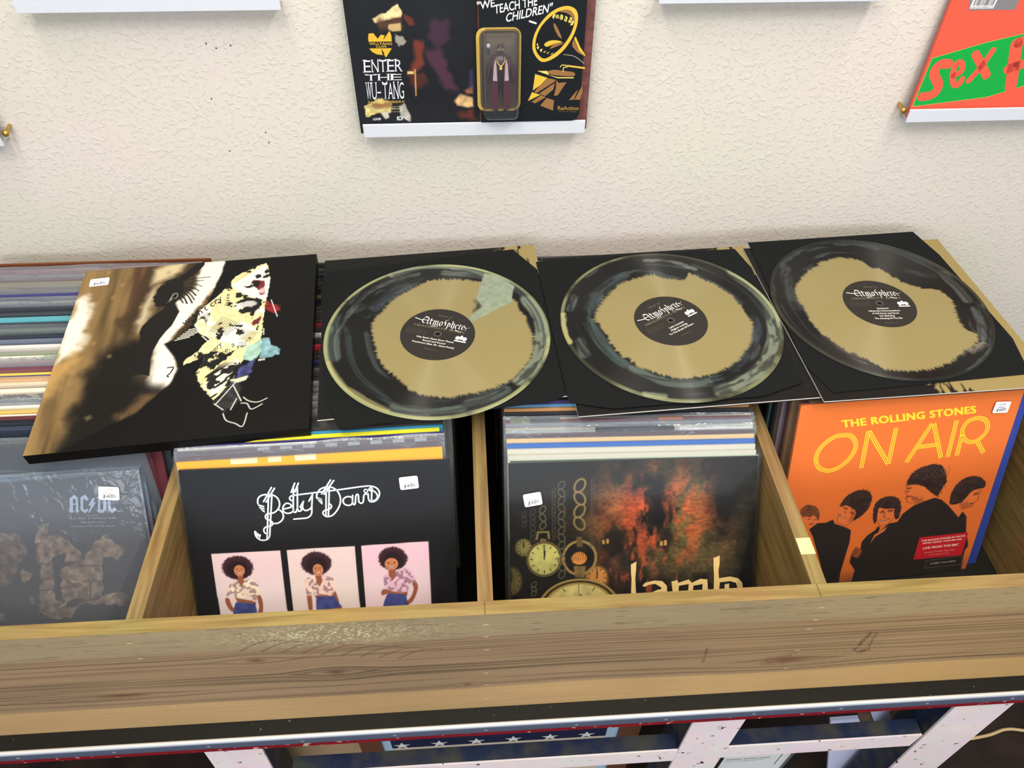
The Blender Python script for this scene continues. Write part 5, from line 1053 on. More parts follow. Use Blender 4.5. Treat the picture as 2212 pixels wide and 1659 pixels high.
person(*[(0.1487, 0.2056), (0.1671, 0.2045), (0.1501, 0.2216), (0.1499, 0.1964), (0.1563, 0.1960), (0.1506, 0.2047)], [(0.1329, 0.1844), (0.1426, 0.1884), (0.1559, 0.1884), (0.1676, 0.1839), (0.1682, 0.1669), (0.1629, 0.1595), (0.1537, 0.1624), (0.1428, 0.1607), (0.1410, 0.1701), (0.1389, 0.1617), (0.1330, 0.1628), (0.1315, 0.1768)], [[(0.1334, 0.1628), (0.1389, 0.1617), (0.1383, 0.1391), (0.1342, 0.1390)], [(0.1630, 0.1602), (0.1682, 0.1661), (0.1723, 0.1495), (0.1695, 0.1481)]], [[(0.1430, 0.1622), (0.1630, 0.1602), (0.1654, 0.1562), (0.1438, 0.1567)], [(0.1446, 0.1418), (0.1752, 0.1431), (0.1752, 0.1352), (0.1441, 0.1364)]], [(0.1447, 0.1590), (0.1669, 0.1584), (0.1752, 0.1431), (0.1627, 0.1399), (0.1437, 0.1395), (0.1434, 0.1513)], (236, 204, 194))
person(*[(0.2426, 0.2071), (0.2603, 0.2061), (0.2436, 0.2232), (0.2405, 0.1996), (0.2489, 0.1991), (0.2409, 0.2079)], [(0.2294, 0.1834), (0.2417, 0.1865), (0.2569, 0.1925), (0.2661, 0.1858), (0.2695, 0.1733), (0.2626, 0.1714), (0.2586, 0.1599), (0.2456, 0.1591), (0.2349, 0.1629), (0.2299, 0.1694)], [[(0.2695, 0.1733), (0.2718, 0.1638), (0.2655, 0.1469), (0.2583, 0.1407), (0.2544, 0.1444), (0.2616, 0.1503), (0.2663, 0.1626), (0.2647, 0.1712)], [(0.2296, 0.1648), (0.2376, 0.1612), (0.2333, 0.1580), (0.2263, 0.1559), (0.2256, 0.1611)]], [[(0.2336, 0.1630), (0.2586, 0.1599), (0.2576, 0.1529), (0.2339, 0.1567)]], [(0.2333, 0.1583), (0.2564, 0.1553), (0.2571, 0.1443), (0.2596, 0.1381), (0.2259, 0.1380), (0.2301, 0.1507)], (228, 184, 204))
def betty_dec(m):
    w = (222, 228, 234); sw = 0.0019; z = 0.0003
    def St(p, s=1, c=False, ww=sw): m.stroke(smooth_path(p, 5, c) if s else p, ww, w, z, c)
    for q in ([(0.1004, 0.2994), (0.0929, 0.2430)], [(0.1043, 0.2992), (0.0963, 0.2456)], [(0.1049, 0.3100), (0.0939, 0.2920)], [(0.1084, 0.3088), (0.0969, 0.2913)], [(0.1326, 0.3142), (0.1273, 0.3024)], [(0.1368, 0.3140), (0.1317, 0.3028)], [(0.1408, 0.2903), (0.1361, 0.2828)], [(0.1522, 0.2985), (0.1472, 0.2900)], [(0.1749, 0.3163), (0.1631, 0.2988)], [(0.1786, 0.3155), (0.1658, 0.2982)], [(0.1689, 0.3059), (0.1658, 0.2701)], [(0.1726, 0.3058), (0.1688, 0.2700)], [(0.1297, 0.2985), (0.1576, 0.3010), (0.1825, 0.3031), (0.2076, 0.3058), (0.2197, 0.3067)], [(0.1306, 0.3088), (0.1276, 0.2804)], [(0.1351, 0.3086), (0.1328, 0.2813)], [(0.2226, 0.2984), (0.2215, 0.2863)]): St(q, 0)
    for q in ([(0.0869, 0.2896), (0.0876, 0.2956), (0.0914, 0.2998), (0.0984, 0.3011), (0.1052, 0.3002), (0.1107, 0.2956), (0.1123, 0.2878), (0.1097, 0.2813), (0.1049, 0.2771), (0.0998, 0.2760), (0.0958, 0.2754), (0.0939, 0.2721), (0.0951, 0.2687), (0.0989, 0.2669), (0.1015, 0.2639), (0.1007, 0.2606), (0.0966, 0.2591), (0.0920, 0.2577), (0.0901, 0.2539), (0.0912, 0.2504), (0.0936, 0.2492)], [(0.1097, 0.2813), (0.1138, 0.2778), (0.1153, 0.2721), (0.1132, 0.2667), (0.1084, 0.2630), (0.1029, 0.2625), (0.1007, 0.2634)], [(0.0963, 0.2462), (0.0939, 0.2424), (0.0892, 0.2407), (0.0843, 0.2418), (0.0807, 0.2453), (0.0793, 0.2505), (0.0798, 0.2533)],
              [(0.1161, 0.2810), (0.1253, 0.2833), (0.1248, 0.2870), (0.1208, 0.2885), (0.1171, 0.2859), (0.1154, 0.2810), (0.1167, 0.2771), (0.1205, 0.2752), (0.1251, 0.2761), (0.1274, 0.2782), (0.1280, 0.2804)], [(0.1276, 0.2804), (0.1279, 0.2771), (0.1301, 0.2761), (0.1316, 0.2786), (0.1328, 0.2813), (0.1341, 0.2773), (0.1372, 0.2786), (0.1371, 0.2822)], [(0.1297, 0.2985), (0.1258, 0.2970), (0.1249, 0.2936), (0.1280, 0.2909)], [(0.1408, 0.2903), (0.1391, 0.2843), (0.1398, 0.2793), (0.1437, 0.2779), (0.1484, 0.2805), (0.1499, 0.2837)], [(0.1519, 0.2980), (0.1501, 0.2837), (0.1492, 0.2749), (0.1470, 0.2705), (0.1428, 0.2680), (0.1357, 0.2675), (0.1272, 0.2671)],
              [(0.1569, 0.2933), (0.1571, 0.2977), (0.1608, 0.3041), (0.1670, 0.3071), (0.1740, 0.3073), (0.1806, 0.3032), (0.1844, 0.2953), (0.1843, 0.2865), (0.1806, 0.2778), (0.1740, 0.2703), (0.1673, 0.2684), (0.1635, 0.2708), (0.1625, 0.2742), (0.1650, 0.2769), (0.1706, 0.2783), (0.1734, 0.2815), (0.1723, 0.2843), (0.1707, 0.2855)], [(0.2197, 0.3067), (0.2275, 0.3043), (0.2316, 0.2986), (0.2307, 0.2920), (0.2264, 0.2866), (0.2208, 0.2856), (0.2183, 0.2887), (0.2182, 0.2961)], [(0.1987, 0.2924), (0.1938, 0.2938), (0.1892, 0.2918), (0.1876, 0.2880), (0.1891, 0.2840), (0.1934, 0.2821), (0.1976, 0.2836), (0.1992, 0.2880)], [(0.1995, 0.2951), (0.1989, 0.2869), (0.2000, 0.2829), (0.2019, 0.2845), (0.2032, 0.2933), (0.2050, 0.2963), (0.2064, 0.2943), (0.2063, 0.2871), (0.2086, 0.2842), (0.2115, 0.2860), (0.2130, 0.2945), (0.2155, 0.2963), (0.2181, 0.2948)], [(0.2213, 0.3018), (0.2271, 0.2977), (0.2292, 0.2921), (0.2264, 0.2878), (0.2215, 0.2862)]): St(q)
    for q in ([(0.0867, 0.2891), (0.0941, 0.2863), (0.0940, 0.2845), (0.0874, 0.2863)], [(0.0876, 0.2855), (0.0940, 0.2834), (0.0939, 0.2812), (0.0885, 0.2832)], [(0.0888, 0.2823), (0.0939, 0.2801), (0.0938, 0.2774), (0.0909, 0.2798)], [(0.1571, 0.2953), (0.1630, 0.2922), (0.1629, 0.2911), (0.1574, 0.2935)], [(0.1574, 0.2924), (0.1630, 0.2900), (0.1630, 0.2877), (0.1584, 0.2897)], [(0.1587, 0.2888), (0.1630, 0.2873), (0.1630, 0.2846), (0.1608, 0.2865)], [(0.0798, 0.2536), (0.0813, 0.2531), (0.0828, 0.2464), (0.0811, 0.2453)], [(0.0816, 0.2498), (0.0833, 0.2512), (0.0846, 0.2468), (0.0833, 0.2452)], [(0.0843, 0.2491), (0.0865, 0.2488), (0.0843, 0.2432), (0.0830, 0.2444)]): m.poly(q, w, z)
    for c in [(0.2157, 0.3002), (0.2216, 0.3020)]: m.stroke([(c[0] + 0.0022 * math.cos(a), c[1] + 0.0022 * math.sin(a)) for a in np.linspace(0, 6.28, 13)], 0.0014, w, z)
e = album(POSE['betty'], 'black album with thin white line logo and three photographs of a woman', 0.318, 0.336, 0.004, (27, 27, 29), (44, 44, 48), A, betty_dec, True, 0.004, seed=93)
a, b = [(0.2574, 0.3018), (0.2792, 0.3035)]; sticker(e, (0.2679, 0.3095), (b[0] - a[0], b[1] - a[1]), 0.0225, 0.0165, '$40', 0.0030)

# dark album with pocket watches, fire and pale lettering
A = Art(0.313, 0.317, 380, (20, 18, 15))
X, Y = A.X, A.Y
n1 = fbm(X * 22, Y * 22, 51, 5); n2 = fbm(X * 60, Y * 34, 52, 5); n3 = fbm(X * 140, Y * 50, 53, 3)
fc = (0.1880, 0.2359); d = np.hypot((X - fc[0]) / 0.062, (Y - fc[1]) / 0.055)
smk = np.exp(-(((X - 0.20) / 0.09) ** 2 + ((Y - fc[1] + 0.005) / 0.075) ** 2))
A.img = A.img + (np.array((98, 84, 50.)) - A.img) * (smk * sstep(0.42, 0.68, n1) * 0.9)[..., None]
A.img = A.img * (0.75 + 0.5 * n2)[..., None]
ol = np.exp(-(((X - 0.135) / 0.035) ** 2 + ((Y - fc[1] - 0.012) / 0.03) ** 2)) + 0.9 * np.exp(-(((X - 0.235) / 0.06) ** 2 + ((Y - fc[1] + 0.02) / 0.07) ** 2)); A.img = A.img + (np.array((108, 92, 52.)) - A.img) * np.clip(ol * sstep(0.38, 0.62, n1) * 0.75, 0, 1)[..., None]
fm = np.exp(-d ** 2) * sstep(0.40, 0.62, n2); A.img = A.img + (np.array((196, 84, 44.)) - A.img) * np.clip(fm * 1.15, 0, 1)[..., None]
d2 = np.hypot((X - fc[0] + 0.015) / 0.05, (Y - fc[1] + 0.055) / 0.07); fm2 = np.exp(-d2 ** 2) * sstep(0.52, 0.66, n3); A.img = A.img + (np.array((150, 70, 42.)) - A.img) * np.clip(fm2, 0, 1)[..., None]
A.img = A.img * (0.72 + 0.56 * fbm(X * 260, Y * 420, 57, 2))[..., None]
for q in ([(0.1191, 0.2258), (0.1456, 0.2234), (0.1472, 0.2092), (0.1341, 0.1939), (0.1253, 0.1847), (0.1207, 0.2038)], [(0.1883, 0.2234), (0.2045, 0.2260), (0.2092, 0.2133), (0.1994, 0.1915), (0.1903, 0.2013)]): A.poly(q, (30, 24, 20), 0.004, 0.85, 0.006, 90)
for q in ([(0.1177, 0.2118), (0.1207, 0.2117), (0.1207, 0.2062), (0.1178, 0.2063)], [(0.1229, 0.2132), (0.1258, 0.2131), (0.1259, 0.2068), (0.1229, 0.2069)], [(0.1916, 0.2076), (0.1953, 0.2075), (0.1954, 0.2011), (0.1917, 0.2013)], [(0.1967, 0.2090), (0.2005, 0.2088), (0.2006, 0.2017), (0.1969, 0.2019)]): A.poly(q, (186, 140, 72), 0.0008)
def watch(c, rx, ry, rimc, facec, rw=0.10):
    A.ell(c, rx, ry, rimc, 0.0006); A.ell(c, rx * (1 - rw * 0.5), ry * (1 - rw * 0.5), (44, 36, 24), 0.0006); A.ell(c, rx * (1 - rw), ry * (1 - rw), rimc, 0.0005); A.ell(c, rx * (1 - rw * 1.5), ry * (1 - rw * 1.5), facec, 0.0006)
    mk = np.hypot((X - c[0]) / rx, (Y - c[1]) / ry) < (1 - rw * 1.5); A.img = np.where(mk[..., None], A.img * (0.75 + 0.45 * fbm(X * 90, Y * 90, 5))[..., None], A.img)
    for i in range(12):
        a = i * math.pi / 6; A.line([(c[0] + rx * .66 * math.sin(a), c[1] + ry * .66 * math.cos(a)), (c[0] + rx * .78 * math.sin(a), c[1] + ry * .78 * math.cos(a))], 0.0011, (30, 28, 20))
    A.line([c, (c[0], c[1] + ry * .62)], 0.0010, (26, 24, 20)); A.line([c, (c[0] + rx * .05, c[1] + ry * .45)], 0.0016, (26, 24, 20))
def wc(c, e_, t): return c, abs(e_[0] - c[0]), abs(t[1] - c[1])
watch(*wc(*[(0.0171, 0.2052), (0.0061, 0.2056), (0.0173, 0.2177)]), (92, 78, 44), (128, 118, 66)); watch(*wc(*[(0.0433, 0.1885), (0.0205, 0.1893), (0.0436, 0.2129)]), (116, 100, 56), (172, 166, 96), 0.09); watch(*wc(*[(0.0008, 0.1590), (0.0149, 0.1584), (0.0012, 0.1797)]), (70, 60, 34), (92, 82, 46))
watch(*wc(*[(0.1106, 0.1596), (0.1262, 0.1590), (0.1105, 0.1780)]), (120, 84, 40), (170, 116, 58)); watch(*wc(*[(0.0875, 0.1183), (0.1408, 0.1162), (0.0875, 0.1597)]), (150, 124, 66), (196, 180, 116), 0.13)
c = (0.0886, 0.1884); ra, rb = abs((0.0676, 0.1892)[0] - c[0]), abs((0.0886, 0.2113)[1] - c[1])
A.line([(c[0] + ra * math.cos(t), c[1] + rb * math.sin(t)) for t in np.linspace(0, 6.283, 40)], 0.0034, (138, 112, 66)); A.ell((0.0880, 0.1879), 0.0098, 0.0088, (196, 128, 60), 0.0006)
for i in range(7): q = [(0.0794, 0.1848), (0.0809, 0.1939)]; A.line([(q[0][0] + i * 0.0027, q[0][1]), (q[1][0] + i * 0.0025, q[1][1] + 0.003 * (1 - abs(i - 3) / 3))], 0.0006, (70, 40, 22))
A.poly([(0.0809, 0.1775), (0.0972, 0.1769), (0.0942, 0.1610), (0.0831, 0.1615)], (112, 90, 50), 0.0008, tex=0.3); A.poly([(0.0842, 0.2177), (0.0916, 0.2174), (0.0927, 0.2033), (0.0851, 0.2035)], (92, 72, 42), 0.0008)
A.line([(0.0341, 0.2164), (0.0357, 0.2257), (0.0488, 0.2252), (0.0495, 0.2166)], 0.0028, (112, 98, 58)); A.line([(0.0399, 0.2146), (0.0443, 0.2144)], 0.004, (96, 84, 50))
def chain(x, y0, y1, w, col):
    a, b = y0, y1; n = max(3, int(abs(b[1] - a[1]) / (w * 1.25)))
    for i in range(n):
        t = (i + 0.5) / n; cx, cy = a[0] + (b[0] - a[0]) * t, a[1] + (b[1] - a[1]) * t; an = 0.5 if i % 2 else -0.5
        A.line([(cx + w * .5 * math.cos(s) * math.cos(an) - w * .75 * math.sin(s) * math.sin(an), cy + w * .5 * math.cos(s) * math.sin(an) + w * .75 * math.sin(s) * math.cos(an)) for s in np.linspace(0, 6.283, 14)], max(0.0009, w * 0.2), col, 0.0003, 0.9)
for q, w, col in (([(0.0891, 0.2945), (0.0883, 0.2269)], 0.0125, (128, 108, 66)), ([(0.0660, 0.2922), (0.0656, 0.1613)], 0.0075, (84, 78, 60)), ([(0.0419, 0.2610), (0.0420, 0.2286)], 0.0070, (96, 86, 58)), ([(0.0563, 0.2834), (0.0558, 0.2140)], 0.0040, (70, 64, 48)), ([(0.1050, 0.2955), (0.1045, 0.2044)], 0.0038, (74, 64, 48)), ([(0.0296, 0.2568), (0.0289, 0.2134)], 0.0055, (66, 60, 46)), ([(0.0187, 0.2541), (0.0186, 0.2325)], 0.0048, (66, 62, 48)), ([(0.0296, 0.1563), (0.0294, 0.1385)], 0.0058, (92, 86, 62))): chain(0, q[0], q[1], w, col)
def lamb_dec(m):
    c = (228, 196, 132); z = 0.0003
    for q in ([(0.1546, 0.1772), (0.1617, 0.1809), (0.1612, 0.1674), (0.1606, 0.1561), (0.1622, 0.1309), (0.1553, 0.1309), (0.1558, 0.1563), (0.1549, 0.1660)], [(0.1700, 0.1469), (0.1734, 0.1508), (0.1853, 0.1536), (0.1958, 0.1524), (0.2020, 0.1457), (0.2030, 0.1285), (0.1952, 0.1285), (0.1945, 0.1435), (0.1869, 0.1487), (0.1794, 0.1481), (0.1727, 0.1451)], [(0.1800, 0.1359), (0.1901, 0.1404), (0.1949, 0.1411), (0.1950, 0.1362), (0.1857, 0.1341), (0.1843, 0.1301), (0.1790, 0.1303)], [(0.2078, 0.1511), (0.2153, 0.1532), (0.2169, 0.1491), (0.2303, 0.1535), (0.2342, 0.1485), (0.2453, 0.1537), (0.2544, 0.1526), (0.2567, 0.1297), (0.2484, 0.1297), (0.2486, 0.1463), (0.2366, 0.1443), (0.2359, 0.1292), (0.2292, 0.1291), (0.2305, 0.1470), (0.2178, 0.1450), (0.2166, 0.1288), (0.2107, 0.1290)], [(0.2615, 0.1820), (0.2693, 0.1854), (0.2698, 0.1745), (0.2686, 0.1649), (0.2697, 0.1536), (0.2844, 0.1555), (0.2950, 0.1526), (0.3006, 0.1459), (0.3027, 0.1312), (0.2972, 0.1309), (0.2923, 0.1463), (0.2846, 0.1490), (0.2711, 0.1479), (0.2700, 0.1298), (0.2635, 0.1298), (0.2632, 0.1571), (0.2621, 0.1684)], [(0.2773, 0.1444), (0.2833, 0.1458), (0.2839, 0.1311), (0.2788, 0.1308)]): m.poly(q, c, z)
    m.text('of God', (0.1999, 0.1081), (0.2621, 0.1073), (0.1996, 0.1197), c, z, 0.02)
e = album(POSE['lamb'], 'dark album with pocket watches, flames and pale lower-case lettering', 0.313, 0.317, 0.004, (26, 23, 19), (40, 38, 36), A, lamb_dec, True, 0.004, seed=94)
a, b = [(0.0199, 0.2614), (0.0412, 0.2647)]; sticker(e, (0.0295, 0.2706), (b[0] - a[0], b[1] - a[1]), 0.0225, 0.0170, '$50', 0.0030)

# orange album with five dark-haired musicians
A = Art(0.312, 0.312, 400, (226, 116, 50))
P = A.poly; DK = (40, 33, 30); H1 = (48, 34, 30); FC = (226, 118, 58); FD = (150, 74, 40)
P(smooth_path([(0.0266, 0.1472), (0.0364, 0.1522), (0.0492, 0.1475), (0.0556, 0.1357), (0.0553, 0.1206), (0.0515, 0.1187), (0.0416, 0.1176), (0.0333, 0.1306)], 3, True), FC, 0.0006); P(smooth_path([(0.0257, 0.1442), (0.0300, 0.1507), (0.0376, 0.1528), (0.0492, 0.1475), (0.0556, 0.1357), (0.0562, 0.1229), (0.0520, 0.1298), (0.0476, 0.1335), (0.0427, 0.1310), (0.0362, 0.1334), (0.0317, 0.1324)], 3, True), (112, 66, 40), 0.0006, 1, 0.001, 300, 3, 0.3)
P([(0.0449, 0.1096), (0.0556, 0.1190), (0.0679, 0.1182), (0.0781, 0.1224), (0.0822, 0.1147), (0.1004, 0.1058), (0.1092, 0.0998), (0.1114, 0.0781), (0.1100, 0.0564), (0.1081, 0.0223), (0.1096, -0.0009), (0.0889, 0.0022), (0.0701, 0.0518), (0.0527, 0.0959)], DK, 0.0006)
P([(0.0844, 0.1320), (0.0872, 0.1458), (0.1017, 0.1408), (0.1107, 0.1302), (0.1087, 0.1161), (0.1001, 0.1075), (0.0938, 0.1116), (0.0853, 0.1167)], FC, 0.0006); P([(0.1007, 0.1394), (0.1107, 0.1302), (0.1087, 0.1161), (0.1013, 0.1154), (0.1043, 0.1278)], FD, 0.002, 0.6)
P(smooth_path([(0.0844, 0.1462), (0.0900, 0.1595), (0.1031, 0.1679), (0.1166, 0.1678), (0.1271, 0.1596), (0.1298, 0.1468), (0.1276, 0.1344), (0.1190, 0.1228), (0.1087, 0.1161), (0.1107, 0.1302), (0.1021, 0.1392), (0.0928, 0.1451), (0.0863, 0.1436)], 3, True), H1, 0.0006, 1, 0.001, 300, 4, 0.3)
P([(0.1290, -0.0037), (0.1300, 0.0235), (0.1189, 0.0398), (0.1187, 0.0552), (0.1311, 0.0636), (0.1301, 0.0755), (0.1363, 0.0863), (0.1458, 0.0941), (0.1536, 0.0906), (0.1647, 0.1039), (0.1783, 0.1054), (0.1835, 0.1193), (0.1972, 0.1320), (0.2100, 0.1368), (0.2254, 0.1420), (0.2380, 0.1365), (0.2508, 0.1253), (0.2743, 0.1012), (0.2775, 0.1106), (0.2858, 0.1013), (0.2932, 0.0720), (0.2989, 0.0594), (0.3042, 0.0450), (0.3008, 0.0368), (0.3058, -0.0082), (0.2179, -0.0026)], DK, 0.0006)
P([(0.0298, -0.0031), (0.1272, 0.0125), (0.3033, 0.0118), (0.3073, -0.0139), (0.1034, -0.0143)], (56, 50, 44), 0.02, 0.55)
P([(0.1444, 0.0711), (0.1475, 0.0865), (0.1536, 0.0906), (0.1644, 0.0991), (0.1619, 0.0912), (0.1497, 0.0829)], FC, 0.0008); P([(0.1453, 0.0901), (0.1492, 0.1010), (0.1532, 0.0989), (0.1532, 0.0923), (0.1486, 0.0880)], (30, 26, 26), 0.0006)
P(smooth_path([(0.1187, 0.0552), (0.1217, 0.0649), (0.1232, 0.0681), (0.1297, 0.0638), (0.1340, 0.0582), (0.1303, 0.0467), (0.1209, 0.0515)], 3, True), FD, 0.0006); 
for q in ([(0.1185, 0.0561), (0.1240, 0.0536)], [(0.1194, 0.0602), (0.1254, 0.0573)], [(0.1213, 0.0633), (0.1269, 0.0600)]): A.line(q, 0.0008, DK)
P([(0.1424, 0.1325), (0.1555, 0.1325), (0.1690, 0.1308), (0.1703, 0.1129), (0.1643, 0.1023), (0.1527, 0.1014), (0.1449, 0.1130)], FC, 0.0006)
P(smooth_path([(0.1385, 0.1187), (0.1361, 0.1397), (0.1459, 0.1510), (0.1593, 0.1522), (0.1721, 0.1447), (0.1779, 0.1313), (0.1789, 0.1151), (0.1744, 0.1105), (0.1688, 0.1228), (0.1685, 0.1300), (0.1559, 0.1308), (0.1442, 0.1339), (0.1442, 0.1243), (0.1453, 0.1129), (0.1433, 0.1059)], 3, True), H1, 0.0006, 1, 0.001, 300, 5, 0.3)
P([(0.1775, 0.1682), (0.1969, 0.1674), (0.2082, 0.1606), (0.2175, 0.1509), (0.2305, 0.1438), (0.2256, 0.1412), (0.2100, 0.1368), (0.1998, 0.1330), (0.1970, 0.1376), (0.1898, 0.1369), (0.1841, 0.1392), (0.1848, 0.1423), (0.1807, 0.1460), (0.1831, 0.1504), (0.1776, 0.1573), (0.1801, 0.1586)], FC, 0.0005); P([(0.1970, 0.1376), (0.2020, 0.1410), (0.2065, 0.1451), (0.2100, 0.1368), (0.1998, 0.1330)], FD, 0.003, 0.7)
P(smooth_path([(0.1767, 0.1687), (0.1792, 0.1840), (0.1877, 0.1937), (0.2027, 0.1987), (0.2193, 0.1976), (0.2306, 0.1857), (0.2373, 0.1664), (0.2329, 0.1561), (0.2305, 0.1438), (0.2206, 0.1497), (0.2083, 0.1603), (0.1970, 0.1669), (0.1856, 0.1687)], 3, True), H1, 0.0006, 1, 0.0016, 300, 6, 0.4)
P([(0.2633, 0.1262), (0.2709, 0.1292), (0.2780, 0.1443), (0.2881, 0.1486), (0.2968, 0.1452), (0.2943, 0.1391), (0.2953, 0.1294), (0.2904, 0.1255), (0.2894, 0.1188), (0.2799, 0.1171), (0.2751, 0.1142), (0.2732, 0.1013), (0.2536, 0.1225)], FC, 0.0005); P([(0.2689, 0.1263), (0.2797, 0.1281), (0.2894, 0.1188), (0.2799, 0.1171), (0.2751, 0.1142), (0.2683, 0.1231)], FD, 0.003, 0.6)
P(smooth_path([(0.2533, 0.1274), (0.2504, 0.1476), (0.2571, 0.1641), (0.2703, 0.1718), (0.2861, 0.1699), (0.2984, 0.1592), (0.2991, 0.1496), (0.2881, 0.1486), (0.2797, 0.1433), (0.2724, 0.1290), (0.2647, 0.1260)], 3, True), H1, 0.0006, 1, 0.001, 300, 7, 0.4)
P([(0.2736, 0.1013), (0.2767, 0.1107), (0.2799, 0.1070), (0.2772, 0.0958)], (30, 26, 26), 0.0006)
for q, w in (([(0.0399, 0.1274), (0.0438, 0.1280)], 0.001), ([(0.0491, 0.1251), (0.0523, 0.1263)], 0.001), ([(0.0435, 0.1181), (0.0495, 0.1190)], 0.0014), ([(0.0901, 0.1415), (0.0961, 0.1384)], 0.0013), ([(0.1023, 0.1313), (0.1075, 0.1290)], 0.0013), ([(0.0870, 0.1293), (0.0913, 0.1247), (0.0970, 0.1232)], 0.0018), ([(0.0927, 0.1349), (0.0956, 0.1306)], 0.0009), ([(0.1473, 0.1259), (0.1531, 0.1277)], 0.0013), ([(0.1588, 0.1270), (0.1664, 0.1271)], 0.0013), ([(0.1503, 0.1123), (0.1573, 0.1090), (0.1642, 0.1124)], 0.0018), ([(0.1545, 0.1246), (0.1556, 0.1165)], 0.0009), ([(0.1802, 0.1627), (0.1849, 0.1631)], 0.0013), ([(0.1816, 0.1482), (0.1876, 0.1487)], 0.0016), ([(0.2865, 0.1393), (0.2929, 0.1417)], 0.0013), ([(0.2853, 0.1234), (0.2900, 0.1244)], 0.0016), ([(0.1800, 0.1578), (0.1842, 0.1573)], 0.001)): A.line(smooth_path(q, 3), w, (52, 30, 24))
for q in ([(0.0844, 0.1320), (0.0853, 0.1167), (0.0938, 0.1116), (0.0999, 0.1083), (0.1087, 0.1161)], [(0.1449, 0.1130), (0.1527, 0.1014), (0.1643, 0.1023), (0.1703, 0.1129)], [(0.1775, 0.1682), (0.1801, 0.1586), (0.1776, 0.1573), (0.1831, 0.1504), (0.1807, 0.1460), (0.1848, 0.1423), (0.1841, 0.1392), (0.1898, 0.1369), (0.1970, 0.1376), (0.2020, 0.1410)], [(0.2881, 0.1486), (0.2968, 0.1452), (0.2943, 0.1391), (0.2953, 0.1294), (0.2904, 0.1255), (0.2894, 0.1188), (0.2799, 0.1171), (0.2751, 0.1142)]): A.line(q, 0.0009, (96, 48, 30), 0.0005, 0.75)
for q in ([(0.1476, 0.1279), (0.1526, 0.1300), (0.1547, 0.1238), (0.1492, 0.1237)], [(0.1585, 0.1286), (0.1658, 0.1296), (0.1670, 0.1246), (0.1599, 0.1239)], [(0.1531, 0.1184), (0.1567, 0.1147), (0.1592, 0.1160)], [(0.0898, 0.1431), (0.0965, 0.1399), (0.0964, 0.1368), (0.0910, 0.1391)], [(0.1019, 0.1329), (0.1077, 0.1303), (0.1071, 0.1275), (0.1023, 0.1297)], [(0.1797, 0.1648), (0.1852, 0.1646), (0.1854, 0.1610), (0.1808, 0.1611)], [(0.2858, 0.1417), (0.2930, 0.1437), (0.2936, 0.1392), (0.2877, 0.1375)], [(0.1874, 0.1498), (0.1994, 0.1460), (0.2034, 0.1408), (0.1924, 0.1406)]): A.poly(q, (120, 60, 36), 0.0012, 0.6)
for hc_, n_ in (([(0.0844, 0.1462), (0.0900, 0.1595), (0.1031, 0.1679), (0.1166, 0.1678), (0.1271, 0.1596), (0.1291, 0.1406), (0.1166, 0.1215)], 1), ([(0.1385, 0.1187), (0.1371, 0.1411), (0.1459, 0.1510), (0.1593, 0.1522), (0.1742, 0.1412), (0.1796, 0.1182)], 2), ([(0.1767, 0.1687), (0.1792, 0.1840), (0.1877, 0.1937), (0.2027, 0.1987), (0.2193, 0.1976), (0.2365, 0.1696), (0.2305, 0.1438)], 3), ([(0.2533, 0.1274), (0.2504, 0.1476), (0.2571, 0.1641), (0.2703, 0.1718), (0.2861, 0.1699), (0.2984, 0.1592)], 4)):
    cxy = np.mean(np.array(hc_), 0); pp = smooth_path(hc_, 6)
    for i in range(0, len(pp), 2):
        p_ = pp[i]; r_ = random.Random(i + 7 * n_); f_ = r_.uniform(0.25, 0.55)
        A.line(smooth_path([p_, (p_[0] + (cxy[0] - p_[0]) * f_ * 0.6 + 0.002, p_[1] + (cxy[1] - p_[1]) * f_ * 0.4), (p_[0] + (cxy[0] - p_[0]) * f_, p_[1] + (cxy[1] - p_[1]) * f_ - 0.003)], 4), 0.0007, (104, 72, 58), 0.0004, 0.6)
        A.line([p_, (p_[0] + (p_[0] - cxy[0]) * 0.04 + r_.uniform(-.001, .001), p_[1] + (p_[1] - cxy[1]) * 0.04 + r_.uniform(-.001, .001))], 0.0010, H1, 0.0004, 0.9)
A.line(smooth_path([(0.1516, 0.1115), (0.1578, 0.1084), (0.1637, 0.1114)], 3), 0.0008, (236, 200, 170)); A.line(smooth_path([(0.0882, 0.1280), (0.0919, 0.1243), (0.0959, 0.1235)], 3), 0.0008, (236, 200, 170))
for i in range(14): a, b = [(0.1969, 0.1896), (0.2324, 0.1686)]; t = i / 13; A.line(smooth_path([(a[0] + (b[0] - a[0]) * t, a[1] + 0.006 * math.sin(i * 2.1)), (a[0] + (b[0] - a[0]) * t + 0.005, a[1] + 0.005 * math.sin(i * 2.1) - 0.007), (a[0] + (b[0] - a[0]) * t + 0.002, a[1] - 0.013)], 4), 0.0007, (96, 66, 54), 0.0003, 0.7)
